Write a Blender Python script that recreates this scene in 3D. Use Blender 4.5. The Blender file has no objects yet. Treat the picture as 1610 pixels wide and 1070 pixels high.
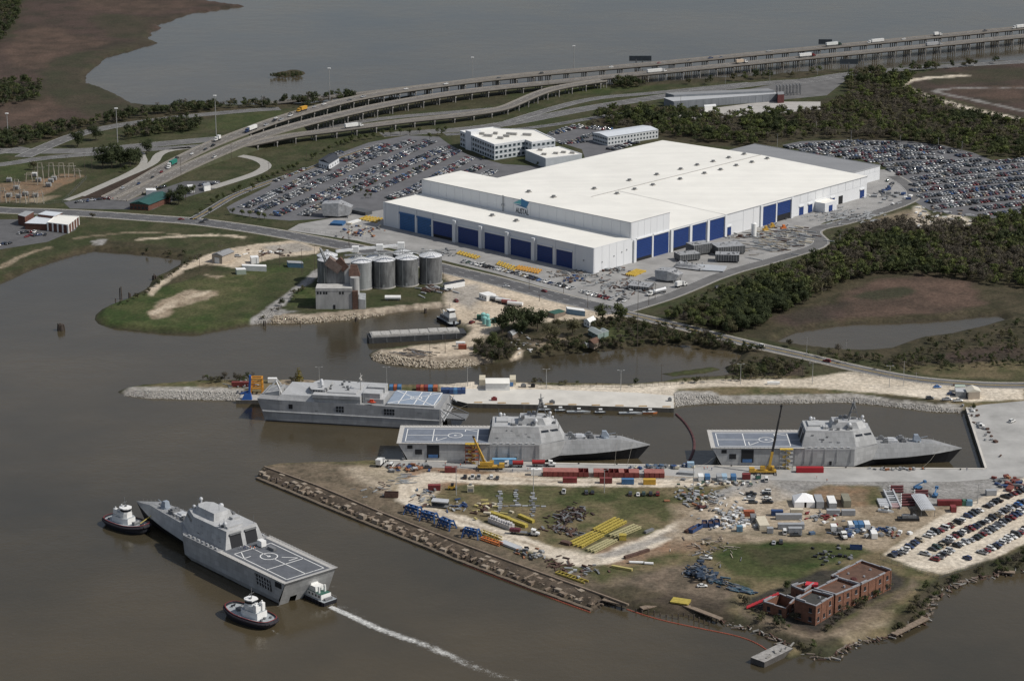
import bpy,math,random
import numpy as np
from mathutils import Vector,Matrix
random.seed(7)
S=bpy.context.scene
COL=S.collection
# ---------------------------------------------------------------- camera, sky, sun, exposure
FPX,PITCH,CAMH=3573.6,math.radians(16.4034),383.57
GZ=2.5
cam_d=bpy.data.cameras.new('camera');cam=bpy.data.objects.new('camera',cam_d);COL.objects.link(cam)
cam.location=(0,0,CAMH);cam.rotation_euler=(math.pi/2-PITCH,0,0)
cam_d.sensor_width=36;cam_d.lens=36*FPX/1610;cam_d.clip_start=1;cam_d.clip_end=60000
S.camera=cam
SUN_EL,SUN_ROT=math.radians(47),math.radians(104)
w=bpy.data.worlds.new('World');S.world=w;w.use_nodes=True
nt=w.node_tree;bg=nt.nodes['Background']
sky=nt.nodes.new('ShaderNodeTexSky');sky.sky_type='NISHITA';sky.sun_disc=False
sky.sun_elevation=SUN_EL;sky.sun_rotation=SUN_ROT;sky.dust_density=2.5;sky.air_density=1.0;sky.altitude=200
bg.inputs['Strength'].default_value=0.092
tc=nt.nodes.new('ShaderNodeTexCoord');mp=nt.nodes.new('ShaderNodeMapping');mp.inputs['Scale'].default_value=(1,1,3.2)
cn=nt.nodes.new('ShaderNodeTexNoise');cn.inputs['Scale'].default_value=2.3;cn.inputs['Detail'].default_value=7;cn.inputs['Roughness'].default_value=.58
cr=nt.nodes.new('ShaderNodeValToRGB');cr.color_ramp.elements[0].position=.40;cr.color_ramp.elements[1].position=.66
cr.color_ramp.elements[0].color=(.25,.25,.25,1);cr.color_ramp.elements[1].color=(.85,.85,.85,1)
mx=nt.nodes.new('ShaderNodeMix');mx.data_type='RGBA';mx.inputs[7].default_value=(3.1,3.32,3.72,1)
nt.links.new(tc.outputs['Generated'],mp.inputs[0]);nt.links.new(mp.outputs[0],cn.inputs['Vector']);nt.links.new(cn.outputs[0],cr.inputs[0])
nt.links.new(cr.outputs[0],mx.inputs[0]);nt.links.new(sky.outputs[0],mx.inputs[6]);nt.links.new(mx.outputs[2],bg.inputs['Color'])
sl=bpy.data.lights.new('sun','SUN');sl.energy=3.75;sl.angle=math.radians(0.6);sl.color=(1,.955,.89)
sun=bpy.data.objects.new('sun',sl);COL.objects.link(sun)
sd_=Vector((math.sin(SUN_ROT)*math.cos(SUN_EL),math.cos(SUN_ROT)*math.cos(SUN_EL),math.sin(SUN_EL)))
sun.rotation_euler=sd_.to_track_quat('Z','Y').to_euler();sun.location=sd_*2000
S.view_settings.view_transform='Standard';S.view_settings.look='None';S.view_settings.gamma=1
S.view_settings.use_curve_mapping=False;S.view_settings.exposure=0.0
# ---------------------------------------------------------------- helpers
_c,_s=math.cos(PITCH),math.sin(PITCH)
def P(px,py,z=GZ):
 """photograph pixel -> point of the place at height z"""
 x=px-805;y=535-py
 d=(x,FPX*_c+y*_s,-FPX*_s+y*_c);t=(z-CAMH)/d[2]
 return Vector((d[0]*t,d[1]*t,z))
def PP(pts,z=GZ):return[P(a[0],a[1],a[2]if len(a)>2 else z)for a in pts]
def wallhit(px,py,A,B):
 """where a pixel's ray meets the upright plane through A and B: distance along A->B, height"""
 x=px-805;y=535-py
 d=Vector((x,FPX*_c+y*_s,-FPX*_s+y*_c));u=Vector((B.x-A.x,B.y-A.y,0)).normalized();n=Vector((-u.y,u.x,0))
 t=n.dot(Vector((A.x,A.y,0)))/n.dot(d);q=d*t
 return(q-A).dot(u),CAMH+q.z
MATS={}
def M(name,col,rough=.7,metal=0.,var=.12,scale=.35,bump=0.,spec=.4,streak=0.,em=0):
 if name in MATS:return MATS[name]
 m=bpy.data.materials.new(name);m.use_nodes=True;t=m.node_tree;b=t.nodes['Principled BSDF']
 b.inputs['Roughness'].default_value=rough;b.inputs['Metallic'].default_value=metal;b.inputs['Specular IOR Level'].default_value=spec
 c=tuple(col)
 if var:
  g=t.nodes.new('ShaderNodeNewGeometry');mpn=t.nodes.new('ShaderNodeMapping')
  mpn.inputs['Scale'].default_value=(1,1,.25 if streak else 1)
  n=t.nodes.new('ShaderNodeTexNoise');n.inputs['Scale'].default_value=scale;n.inputs['Detail'].default_value=5;n.inputs['Roughness'].default_value=.65
  r=t.nodes.new('ShaderNodeValToRGB');e=r.color_ramp.elements
  e[0].position=.3;e[1].position=.7
  e[0].color=(*[max(0,k*(1-var))for k in c],1);e[1].color=(*[min(1,k*(1+var))for k in c],1)
  t.links.new(g.outputs['Position'],mpn.inputs[0]);t.links.new(mpn.outputs[0],n.inputs['Vector']);t.links.new(n.outputs[0],r.inputs[0]);t.links.new(r.outputs[0],b.inputs['Base Color'])
  if bump:
   bp=t.nodes.new('ShaderNodeBump');bp.inputs['Strength'].default_value=bump;bp.inputs['Distance'].default_value=.3
   t.links.new(n.outputs[0],bp.inputs['Height']);t.links.new(bp.outputs[0],b.inputs['Normal'])
 else:b.inputs['Base Color'].default_value=(*c,1)
 MATS[name]=m
 return m
def V3(p):return(p[0],p[1],p[2])
class MB:
 def __init__(s):s.v=[];s.f=[];s.m=[]
 def add(s,vs,fs,m=0):
  o=len(s.v);s.v+=[V3(p)for p in vs];s.f+=[[i+o for i in f]for f in fs];s.m+=[m]*len(fs);return s
 def quad(s,a,b,c,d,m=0):return s.add([a,b,c,d],[[0,1,2,3]],m)
 def box(s,x0,x1,y0,y1,z0,z1,m=0,mt=None):
  s.add([(x0,y0,z0),(x1,y0,z0),(x1,y1,z0),(x0,y1,z0),(x0,y0,z1),(x1,y0,z1),(x1,y1,z1),(x0,y1,z1)],[[0,3,2,1],[0,1,5,4],[1,2,6,5],[2,3,7,6],[3,0,4,7]],m)
  o=len(s.v)-8;s.f.append([o+4,o+5,o+6,o+7]);s.m.append(m if mt is None else mt);return s
 def obox(s,cx,cy,l,wd,z0,z1,rot=0,m=0,mt=None):
  c,q=math.cos(rot),math.sin(rot)
  return s.prism([(cx+c*a-q*b,cy+q*a+c*b)for a,b in((-l/2,-wd/2),(l/2,-wd/2),(l/2,wd/2),(-l/2,wd/2))],z0,z1,m,mt)
 def prism(s,poly,z0,z1,m=0,mt=None,bottom=False):
  n=len(poly);ar=sum(poly[i][0]*poly[(i+1)%n][1]-poly[(i+1)%n][0]*poly[i][1]for i in range(n))
  if ar<0:poly=poly[::-1]
  zt=z1 if isinstance(z1,(list,tuple))else[z1]*n
  if ar<0:zt=list(zt)[::-1]
  o=len(s.v)
  s.v+=[(p[0],p[1],z0)for p in poly]+[(p[0],p[1],zt[i])for i,p in enumerate(poly)]
  for i in range(n):
   j=(i+1)%n;s.f.append([o+i,o+j,o+n+j,o+n+i]);s.m.append(m)
  s.f.append([o+n+i for i in range(n)]);s.m.append(m if mt is None else mt)
  if bottom:s.f.append([o+i for i in range(n)][::-1]);s.m.append(m)
  return s
 def frus(s,p0,z0,p1,z1,m=0,mt=None):
  n=len(p0);o=len(s.v);s.v+=[(p[0],p[1],z0)for p in p0]+[(p[0],p[1],z1)for p in p1]
  for i in range(n):
   j=(i+1)%n;s.f.append([o+i,o+j,o+n+j,o+n+i]);s.m.append(m)
  s.f.append([o+n+i for i in range(n)]);s.m.append(m if mt is None else mt);return s
 def cyl(s,x,y,z0,z1,r0,r1=None,n=12,m=0,mt=None,cap=True):
  r1=r0 if r1 is None else r1;o=len(s.v)
  for r,z in((r0,z0),(r1,z1)):s.v+=[(x+r*math.cos(2*math.pi*i/n),y+r*math.sin(2*math.pi*i/n),z)for i in range(n)]
  for i in range(n):
   j=(i+1)%n;s.f.append([o+i,o+j,o+n+j,o+n+i]);s.m.append(m)
  if cap and r1>1e-6:s.f.append([o+n+i for i in range(n)]);s.m.append(m if mt is None else mt)
  return s
 def bar(s,a,b,wd,h=None,m=0):
  a=Vector(a);b=Vector(b);h=wd if h is None else h;d=(b-a)
  if d.length<1e-6:return s
  d.normalize();up=Vector((0,0,1))if abs(d.z)<.95 else Vector((1,0,0));r=d.cross(up).normalized()*wd/2;u=r.cross(d).normalized()*h/2
  vs=[a-r-u,a+r-u,a+r+u,a-r+u,b-r-u,b+r-u,b+r+u,b-r+u]
  return s.add(vs,[[0,1,2,3],[4,7,6,5],[0,4,5,1],[1,5,6,2],[2,6,7,3],[3,7,4,0]],m)
 def tube(s,a,b,r,n=7,m=0,r1=None,cap=True):
  a=Vector(a);b=Vector(b);r1=r if r1 is None else r1;d=(b-a).normalized();up=Vector((0,0,1))if abs(d.z)<.95 else Vector((1,0,0))
  e=d.cross(up).normalized();g=e.cross(d).normalized();o=len(s.v)
  for c,q in((a,r),(b,r1)):s.v+=[V3(c+(e*math.cos(2*math.pi*i/n)+g*math.sin(2*math.pi*i/n))*q)for i in range(n)]
  for i in range(n):
   j=(i+1)%n;s.f.append([o+i,o+j,o+n+j,o+n+i]);s.m.append(m)
  if cap:
   s.f.append([o+i for i in range(n)][::-1]);s.m.append(m);s.f.append([o+n+i for i in range(n)]);s.m.append(m)
  return s
 def loft(s,secs,m=0,closed=False,caps=False,mf=None):
  o=len(s.v);n=len(secs[0]);s.v+=[V3(p)for q in secs for p in q]
  for k in range(len(secs)-1):
   for i in range(n if closed else n-1):
    j=(i+1)%n;s.f.append([o+k*n+i,o+k*n+j,o+(k+1)*n+j,o+(k+1)*n+i]);s.m.append(mf(k,i)if mf else m)
  if caps:
   s.f.append([o+i for i in range(n)][::-1]);s.m.append(m);s.f.append([o+(len(secs)-1)*n+i for i in range(n)]);s.m.append(m)
  return s
 def mesh(s,name,mats,off=None):
  me=bpy.data.meshes.new(name);v=s.v if off is None else[(p[0]-off[0],p[1]-off[1],p[2]-off[2])for p in s.v]
  me.from_pydata(v,[],s.f)
  for q in(mats if isinstance(mats,(list,tuple))else[mats]):me.materials.append(q)
  me.polygons.foreach_set('material_index',s.m);me.validate();me.update();return me
def link(o,parent=None):
 COL.objects.link(o)
 if parent:o.parent=parent
 return o
def tag(o,label=None,cat=None,group=None,kind=None):
 if label:o['label']=label
 if cat:o['category']=cat
 if group:o['group']=group
 if kind:o['kind']=kind
 return o
def thing(name,label,cat,loc=(0,0,0),rz=0,group=None):
 o=bpy.data.objects.new(name,None);o.empty_display_size=1;link(o);o.location=loc;o.rotation_euler=(0,0,rz)
 return tag(o,label,cat,group)
def part(name,mb,mats,parent,loc=(0,0,0),rz=0,label=None,kind=None):
 o=bpy.data.objects.new(name,mb if isinstance(mb,bpy.types.Mesh)else mb.mesh(name,mats));link(o,parent);o.location=loc;o.rotation_euler=(0,0,rz)
 return tag(o,label,None,None,kind)
def wpart(name,mb,mats,parent,root=None,label=None,kind=None):
 """a part whose builder is in world coordinates, under a thing that stands unrotated at its loc"""
 o=bpy.data.objects.new(name,mb.mesh(name,mats,(root or parent).location));link(o,parent)
 return tag(o,label,None,None,kind)
def solo(name,mb,mats,label,cat,group=None):
 v=np.array(mb.v);c=v.mean(0);c[2]=v[:,2].min()
 o=bpy.data.objects.new(name,mb.mesh(name,mats,c));link(o);o.location=c
 return tag(o,label,cat,group)
def struct(name,mb,mats,kind='structure'):
 o=bpy.data.objects.new(name,mb.mesh(name,mats));link(o);return tag(o,kind=kind)
def dup(root,loc,rz=0,label=None,group=None):
 r=root.copy();COL.objects.link(r);r.location=loc;r.rotation_euler=(0,0,rz)
 if label:r['label']=label
 if group:r['group']=group
 for ch in list(root.children):
  c=ch.copy();COL.objects.link(c);c.parent=r
  for g in list(ch.children):
   d=g.copy();COL.objects.link(d);d.parent=c
 return r
def nth(n):return f"{n}{'th' if 10 < n % 100 < 14 else {1:'st',2:'nd',3:'rd'}.get(n % 10, 'th')}"
def lerp(a,b,t):return a+(b-a)*t
def resample(pts,step):
 out=[Vector(pts[0])];acc=0
 for a,b in zip(pts[:-1],pts[1:]):
  L=(b-a).length;d=step-acc
  while d<=L:out.append(a.lerp(b,d/L));d+=step
  acc=L-(d-step)
 if(out[-1]-pts[-1]).length>step*.3:out.append(Vector(pts[-1]))
 return out
def smooth(pts,it=2):
 for _ in range(it):
  q=[pts[0]]
  for a,b in zip(pts[:-1],pts[1:]):q+=[a.lerp(b,.25),a.lerp(b,.75)]
  pts=q+[pts[-1]]
 return pts
def normals(pts):
 ns=[]
 for i in range(len(pts)):
  d=pts[min(i+1,len(pts)-1)]-pts[max(i-1,0)];d.z=0;d.normalize();ns.append(Vector((-d.y,d.x,0)))
 return ns
def ribbon(mb,pts,off0,off1,dz=0,m=0):
 ns=normals(pts);up=Vector((0,0,dz))
 for i in range(len(pts)-1):mb.quad(pts[i]+ns[i]*off1+up,pts[i]+ns[i]*off0+up,pts[i+1]+ns[i+1]*off0+up,pts[i+1]+ns[i+1]*off1+up,m)
_tabs={}
def vnoise(x,y,sc,seed=0):
 if seed not in _tabs:_tabs[seed]=np.random.default_rng(seed).random((256,256))
 T=_tabs[seed];u=x/sc;v=y/sc;i=np.floor(u).astype(int);j=np.floor(v).astype(int);f=u-i;g=v-j;f=f*f*(3-2*f);g=g*g*(3-2*g)
 return(T[i&255,j&255]*(1-f)+T[(i+1)&255,j&255]*f)*(1-g)+(T[i&255,(j+1)&255]*(1-f)+T[(i+1)&255,(j+1)&255]*f)*g
def fbm(x,y,sc,seed=0,o=4):
 r=0;a=1;tot=0
 for k in range(o):r=r+a*vnoise(x,y,sc/2**k,seed+k);tot+=a;a*=.55
 return r/tot-.5
def sdist(poly,X,Y):
 """signed distance to a polygon, positive inside"""
 p=np.array([(q[0],q[1])for q in poly]);d=np.full(X.shape,1e18);ins=np.zeros(X.shape,bool)
 for a,b in zip(p,np.roll(p,-1,0)):
  ex,ey=b-a;wx=X-a[0];wy=Y-a[1];t=np.clip((wx*ex+wy*ey)/(ex*ex+ey*ey+1e-12),0,1)
  d=np.minimum(d,(wx-t*ex)**2+(wy-t*ey)**2)
  if ey!=0:ins^=((a[1]<=Y)!=(b[1]<=Y))&(wx<(Y-a[1])*ex/ey)
 return np.where(ins,1,-1)*np.sqrt(d)
def scatter(poly,n,seed=0,mind=0):
 """random points of the place inside a pixel-traced polygon (spread evenly on the ground)"""
 q=np.array([(a.x,a.y)for a in PP(poly)]);r=np.random.default_rng(seed);out=np.zeros((0,2))
 while len(out)<n:
  c=r.uniform(q.min(0),q.max(0),(n*4,2));c=c[sdist(q,c[:,0],c[:,1])>0];out=np.vstack([out,c])
 return out[:n]
def npmesh(name,v,tri,mats,mi=None,col=None,n=3):
 me=bpy.data.meshes.new(name);v=np.ascontiguousarray(v,np.float32);tri=np.ascontiguousarray(tri,np.int32);nf=len(tri)
 me.vertices.add(len(v));me.vertices.foreach_set('co',v.ravel());me.loops.add(nf*n);me.loops.foreach_set('vertex_index',tri.ravel())
 me.polygons.add(nf);me.polygons.foreach_set('loop_start',np.arange(0,nf*n,n,dtype=np.int32));me.polygons.foreach_set('loop_total',np.full(nf,n,np.int32))
 for q in mats:me.materials.append(q)
 if mi is not None:me.polygons.foreach_set('material_index',np.ascontiguousarray(mi,np.int32))
 if col is not None:
  a=me.color_attributes.new('Col','FLOAT_COLOR','POINT');a.data.foreach_set('color',np.ascontiguousarray(np.hstack([col,np.ones((len(col),1))]),np.float32).ravel())
 me.update(calc_edges=True);me.validate();return me
 # ---------------------------------------------------------------- the ground: one terrain sheet and the water
SHORE=[(-420,470),(-120,455),(0,447),(30,433),(60,420),(90,410),(120,400),(148,394),(165,396),(200,398),(240,402),(285,408),(283,416),(262,428),(243,436),(235,452),(202,469),(175,479),(161,486),(151,495),(150,502),(156,509),(175,516),(215,521),(269,526),(309,526),(353,518),(390,511),(420,508),(471,508),(540,503),(565,501),(619,492),(670,487),(693,485),(697,500),(712,513),(733,521),(720,534),(713,538),(660,543),(616,548),(588,552),(581,558),(584,564),(602,570),(636,575),(686,578),(723,577),(770,571),(801,570),(814,565),(838,563),(888,556),(939,551),(1006,546),(1075,541),(1097,543),(1120,550),(1154,553),(1166,558),(1157,570),(1140,577),(1146,588),(1127,593),(1070,595),(1040,601),(986,605),(865,603),(800,602),(737,602),(700,606),(616,606),(560,606),(481,598),(400,598),(313,599),(279,602),(225,606),(195,611),(185,616),(195,621),(236,626),(336,628),(400,629),(600,631),(690,632),(722,634),(740,637),(900,641),(1050,645),(1060,640),(1075,637),(1120,633),(1188,634),(1255,634),(1305,632),(1339,632),(1406,639),(1474,647),(1514,649),(1548,738),(1326,737),(1127,734),(1073,732),(838,729),(629,727),(592,724),(535,728),(480,728),(451,728),(414,733),(404,748),(404,752),(540,808),(670,860),(723,882),(838,926),(932,960),(949,950),(986,953),(1006,962),(1070,965),(1134,978),(1154,984),(1185,993),(1211,1003),(1236,1014),(1225,1030),(1240,1036),(1262,1031),(1305,1038),(1316,1028),(1356,1009),(1403,1003),(1450,978),(1467,945),(1491,926),(1531,912),(1568,903),(1610,899),(1700,880),(2100,840),(2100,55),(1750,82),(1610,96),(1507,101),(1406,108),(1346,111),(1282,113),(1200,119),(1100,126),(1010,131),(957,135),(930,134),(860,136),(780,141),(700,147),(600,157),(480,164),(404,166),(336,165),(276,166),(236,167),(209,163),(188,151),(162,138),(135,131),(131,121),(148,111),(172,89),(202,81),(247,69),(240,64),(232,59),(240,51),(252,44),(248,39),(256,37),(303,20),(336,17),(387,10),(330,3),(280,-4),(200,-10),(-420,-30)]
POND=[(1218,538),(1258,521),(1326,511),(1373,508),(1413,508),(1474,505),(1541,498),(1568,496),(1581,503),(1541,514),(1491,526),(1447,531),(1420,540),(1396,549),(1356,552),(1305,549),(1258,543)]
ISLAND=[(419,118),(435,114),(455,112),(474,112),(481,115),(474,119),(455,121),(432,121)]
ISLET=[(1038,588),(1070,583),(1118,577),(1134,580),(1110,586),(1060,591)]
xs=np.concatenate([np.arange(-420,-60,6),np.arange(-60,1670,2.6),np.arange(1670,2040,6)]);ys=np.concatenate([np.arange(1290,1080,-5),np.arange(1080,350,-2.3),np.arange(350,-100,-2.4)])
gx,gy=np.meshgrid(xs,ys);dx=gx-805;dy=535-gy;d2=-FPX*_s+dy*_c;t_=(0.8-CAMH)/d2
X=(dx*t_);Y=((FPX*_c+dy*_s)*t_);SH=X.shape
def w2(poly,z=0.):return PP(poly,z)
n_sh=fbm(X,Y,22,3,4)
sl_=sdist(w2(SHORE),X,Y);sl_=np.minimum(sl_,-sdist(w2(POND),X,Y));sl_=np.maximum(sl_,sdist(w2(ISLAND),X,Y)*.6);sl_=np.maximum(sl_,np.minimum(1.0,sdist(w2(ISLET),X,Y)))
far=np.clip((Y-1700)/1500,0,1)
sn=sl_+n_sh*(2.2+18*far)
Z=np.clip(sn*.5,-2.2,GZ)
Z=np.where(Z>=GZ,GZ,Z)
KINDS={'grass':((.035,.043,.018),(.058,.056,.030),11),'lush':((.034,.052,.016),(.062,.070,.028),9),'field':((.070,.072,.032),(.150,.120,.070),9),'scrub':((.036,.034,.019),(.062,.052,.032),7),'sand':((.50,.425,.33),(.40,.335,.255),9),'tan':((.30,.245,.18),(.21,.165,.115),8),'pale':((.56,.50,.41),(.48,.42,.335),12),'gravel':((.27,.262,.25),(.21,.203,.19),9),'clay':((.29,.18,.12),(.22,.155,.11),5),'mud':((.050,.040,.031),(.085,.066,.05),6),'marsh':((.064,.045,.037),(.042,.035,.026),26),'reed':((.098,.066,.050),(.062,.045,.034),16),'bog':((.040,.040,.024),(.052,.044,.03),25),'floor':((.040,.038,.022),(.056,.047,.030),8),'riprap':((.34,.325,.30),(.24,.225,.20),3),'riptan':((.33,.28,.22),(.2,.165,.125),3),'dirt':((.16,.125,.092),(.10,.082,.06),5),'ash':((.030,.029,.026),(.048,.043,.036),5),'brown':((.040,.029,.022),(.055,.039,.03),10)}
C=np.zeros((*SH,3))
def layer(kind,poly=None,blur=1.5,rag=3.,amt=1.):
 global C
 c1,c2,sc=KINDS[kind];h=abs(hash(kind))%50 if False else sum(map(ord,kind))%50
 if poly is None:sel=np.ones(SH,bool)
 else:
  q=PP(poly,.8);xm=min(a.x for a in q)-30;xM=max(a.x for a in q)+30;ym=min(a.y for a in q)-60;yM=max(a.y for a in q)+60
  sel=(X>xm)&(X<xM)&(Y>ym)&(Y<yM)
 x=X[sel];y=Y[sel]
 n=np.clip((fbm(x,y,sc,h,4))*3.2+.5,0,1)[:,None];c=np.array(c1)*(1-n)+np.array(c2)*n
 if poly is None:wgt=np.ones((len(x),1))*amt
 else:
  d=sdist(q,x,y)+fbm(x,y,rag*3,h+7,4)*rag*2.2;wgt=(np.clip(d/(2*blur)+.5,0,1)*amt)[:,None]
 C[sel]=C[sel]*(1-wgt)+c*wgt
def strip(kind,pts,width,blur=1.2,rag=1.5,amt=1.,z=.8):
 p=smooth(PP(pts,z),2);ns=normals(p);L=[a+n*width/2 for a,n in zip(p,ns)];R=[a-n*width/2 for a,n in zip(p,ns)]
 global C
 q=L+R[::-1];xm=min(a.x for a in q)-15;xM=max(a.x for a in q)+15;ym=min(a.y for a in q)-15;yM=max(a.y for a in q)+15
 sel=(X>xm)&(X<xM)&(Y>ym)&(Y<yM);x=X[sel];y=Y[sel];c1,c2,sc=KINDS[kind];h=sum(map(ord,kind))%50
 d=np.full(len(x),1e9)
 for a,b in zip(p[:-1],p[1:]):
  ex,ey=b.x-a.x,b.y-a.y;wx=x-a.x;wy=y-a.y;t=np.clip((wx*ex+wy*ey)/(ex*ex+ey*ey+1e-9),0,1);d=np.minimum(d,np.hypot(wx-t*ex,wy-t*ey))
 n=np.clip(fbm(x,y,sc,h,4)*3.2+.5,0,1)[:,None];c=np.array(c1)*(1-n)+np.array(c2)*n
 wgt=(np.clip((width/2-d+fbm(x,y,rag*3,h+3,3)*rag*2)/(2*blur)+.5,0,1)*amt)[:,None];C[sel]=C[sel]*(1-wgt)+c*wgt
layer('grass')
layer('marsh',[(-420,-60),(400,-60),(400,30),(140,130),(240,168),(130,200),(0,225),(-420,260)],10,10)
layer('reed',[(60,40),(130,60),(165,70),(110,85),(70,110),(10,110),(10,70)],6,14,.8);layer('reed',[(0,150),(70,150),(120,165),(60,200),(0,205)],6,10,.8);layer('reed',[(130,0),(330,4),(250,25),(120,20)],6,12,.6)
layer('bog',[(110,88),(250,60),(215,80),(140,125),(240,166),(140,190),(85,165),(60,120)],6,12);layer('bog',[(150,20),(250,30),(240,66),(160,62)],6,16,.8);layer('bog',[(-300,-30),(40,0),(20,60),(-300,90)],5,10);layer('bog',[(-200,125),(60,135),(70,160),(-200,178)],5,8)
layer('scrub',[(-420,215),(60,205),(210,180),(430,165),(540,160),(420,178),(230,200),(120,215),(0,240),(-420,300)],5,6)
layer('scrub',[(1040,118),(1282,112),(1340,115),(1260,125),(1050,135),(950,142),(890,140)],4,5);layer('lush',[(890,138),(980,137),(1050,137),(950,150),(880,150)],3,4,.7)
# wooded ground and the marsh on the right
layer('floor',[(925,200),(960,165),(1040,172),(1200,182),(1330,150),(1340,108),(1440,112),(1480,160),(1700,200),(1700,262),(1560,246),(1440,228),(1290,220),(1170,236),(1110,232),(1040,222),(1000,205)],4,5)
layer('marsh',[(1415,135),(1480,105),(1610,95),(1900,70),(1900,230),(1610,190),(1500,160),(1430,145)],4,6);layer('reed',[(1480,142),(1610,138),(1610,165),(1560,160)],4,8,.7);layer('bog',[(1440,120),(1610,108),(1610,128),(1470,138)],4,6,.9)
strip('pale',[(1610,192),(1540,178),(1480,162),(1425,143),(1415,134),(1440,127),(1520,121)],9,2,3);strip('gravel',[(1610,178),(1540,162),(1490,152),(1465,146),(1500,141),(1610,140)],6,2,3,.8)
layer('floor',[(1030,495),(1100,466),(1200,425),(1290,394),(1305,368),(1400,345),(1470,352),(1560,350),(1610,330),(1900,320),(1900,600),(1610,600),(1500,590),(1300,556),(1200,540),(1110,520)],3,4)
layer('grass',[(1045,490),(1075,474),(1110,460),(1150,447),(1200,424),(1255,402),(1292,390),(1303,372),(1340,356),(1345,366),(1322,382),(1304,400),(1270,414),(1218,436),(1168,458),(1122,473),(1088,487),(1050,500)],2,2)
layer('scrub',[(1180,500),(1330,445),(1500,440),(1900,470),(1900,600),(1610,600),(1440,590),(1300,560),(1200,530)],5,7)
layer('reed',[(1300,505),(1345,462),(1370,447),(1440,438),(1530,445),(1545,480),(1500,495),(1400,500)],4,9);layer('marsh',[(1215,505),(1260,490),(1330,480),(1310,508),(1250,520)],4,6);layer('bog',[(1330,470),(1420,456),(1440,462),(1380,480)],3,7);layer('marsh',[(1480,560),(1610,545),(1610,570),(1500,575)],4,6)
layer('bog',[(1290,512),(1480,500),(1570,492),(1580,500),(1420,512),(1280,520)],3,4,.8)
layer('field',[(1380,580),(1610,572),(1900,580),(1900,605),(1610,600),(1480,597)],3,4,.7)
# verge grass round the highway and the green peninsula
layer('lush',[(345,180),(430,172),(450,182),(400,200),(350,210),(320,205)],3,4,.6);layer('lush',[(0,262),(60,258),(40,280),(0,285)],3,3,.7);layer('scrub',[(545,150),(800,142),(800,165),(640,180),(545,195)],5,6,.6)
layer('brown',[(122,316),(160,298),(215,275),(270,256),(300,247),(306,250),(180,306),(168,318)],1,1)
layer('clay',[(-60,300),(75,283),(100,276),(136,279),(90,300),(66,312),(0,322),(-60,322)],1.2,2,.6);layer('tan',[(64,312),(98,310),(66,322),(20,322)],2,2,.8)
layer('grass',[(-420,345),(120,345),(300,350),(505,382),(500,400),(420,420),(290,404),(150,392),(0,440),(-420,470)],3,4);layer('scrub',[(165,380),(290,395),(292,406),(200,400),(150,396),(60,420),(0,447),(0,436),(140,388)],2,3)
strip('tan',[(0,425),(35,405),(75,393)],5,1.2,2,.8);strip('tan',[(120,378),(165,372),(235,368),(280,372)],4,1,2,.7);strip('sand',[(220,380),(270,376),(350,372),(380,377)],5,1,2);layer('gravel',[(143,382),(170,379),(162,388),(148,388)],1,1)
layer('grass',[(440,380),(505,384),(500,404),(440,405)],2,2)
layer('lush',[(150,500),(165,480),(235,455),(330,440),(420,425),(500,405),(505,425),(450,480),(400,505),(353,514),(300,522),(220,517),(165,512)],2,3);layer('scrub',[(235,450),(300,405),(370,400),(330,430),(260,455),(180,478)],2,3,.8)
layer('scrub',[(395,503),(440,470),(480,445),(490,450),(440,490),(410,508)],2,3,.7)
layer('sand',[(330,402),(395,388),(470,382),(508,396),(500,402),(440,408),(400,418),(370,425),(325,418),(300,425),(250,455),(240,468),(232,462),(245,450),(300,415)],1.5,3)
layer('gravel',[(410,392),(470,385),(500,396),(440,404)],2,3,.7)
layer('field',[(300,445),(380,432),(430,440),(380,470),(330,500),(280,510),(250,500)],4,10,.35);layer('grass',[(380,470),(450,430),(500,408),(500,425),(440,480),(380,508),(340,512)],4,9,.6)
layer('tan',[(222,495),(250,480),(300,460),(340,463),(310,478),(270,495),(240,504)],1.5,7);layer('sand',[(225,497),(262,480),(280,476),(255,495),(235,503)],1,5,.8);layer('sand',[(280,470),(330,462),(300,475)],1,5,.7);layer('tan',[(320,435),(352,438),(340,442)],1,2)
# silos and barge yard
layer('grass',[(480,450),(600,440),(720,440),(725,455),(690,478),(450,486)],2,2)
layer('sand',[(697,425),(760,445),(800,452),(880,470),(960,490),(1000,500),(940,505),(860,510),(800,515),(770,530),(760,555),(720,570),(640,565),(600,560),(590,556),(720,540),(740,520),(715,505),(697,485),(700,465),(720,455),(700,440)],2,3)
layer('gravel',[(700,450),(760,448),(765,470),(740,490),(710,478)],4,5,.7);layer('riptan',[(583,556),(600,553),(640,561),(690,566),(740,560),(775,566),(770,572),(723,578),(636,576),(600,570)],1.5,2);layer('riptan',[(395,510),(430,495),(480,498),(600,487),(690,478),(700,482),(690,488),(620,494),(565,503),(470,510)],1,1.5)
layer('gravel',[(392,508),(470,450),(500,425),(510,430),(480,455),(440,490),(470,494),(430,500),(410,510)],1,1.5);layer('lush',[(452,484),(462,462),(495,448),(500,485)],1,1)
layer('scrub',[(770,530),(800,512),(880,512),(960,505),(1010,498),(1050,505),(1110,525),(1160,548),(1160,556),(1080,540),(1000,545),(880,555),(800,570),(745,560)],3,4);layer('tan',[(830,540),(880,530),(900,540),(850,550)],2,4,.8);layer('lush',[(940,520),(1000,515),(1010,530),(950,540)],3,3,.8);layer('sand',[(800,566),(818,553),(824,556),(812,568)],.8,1)
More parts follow.
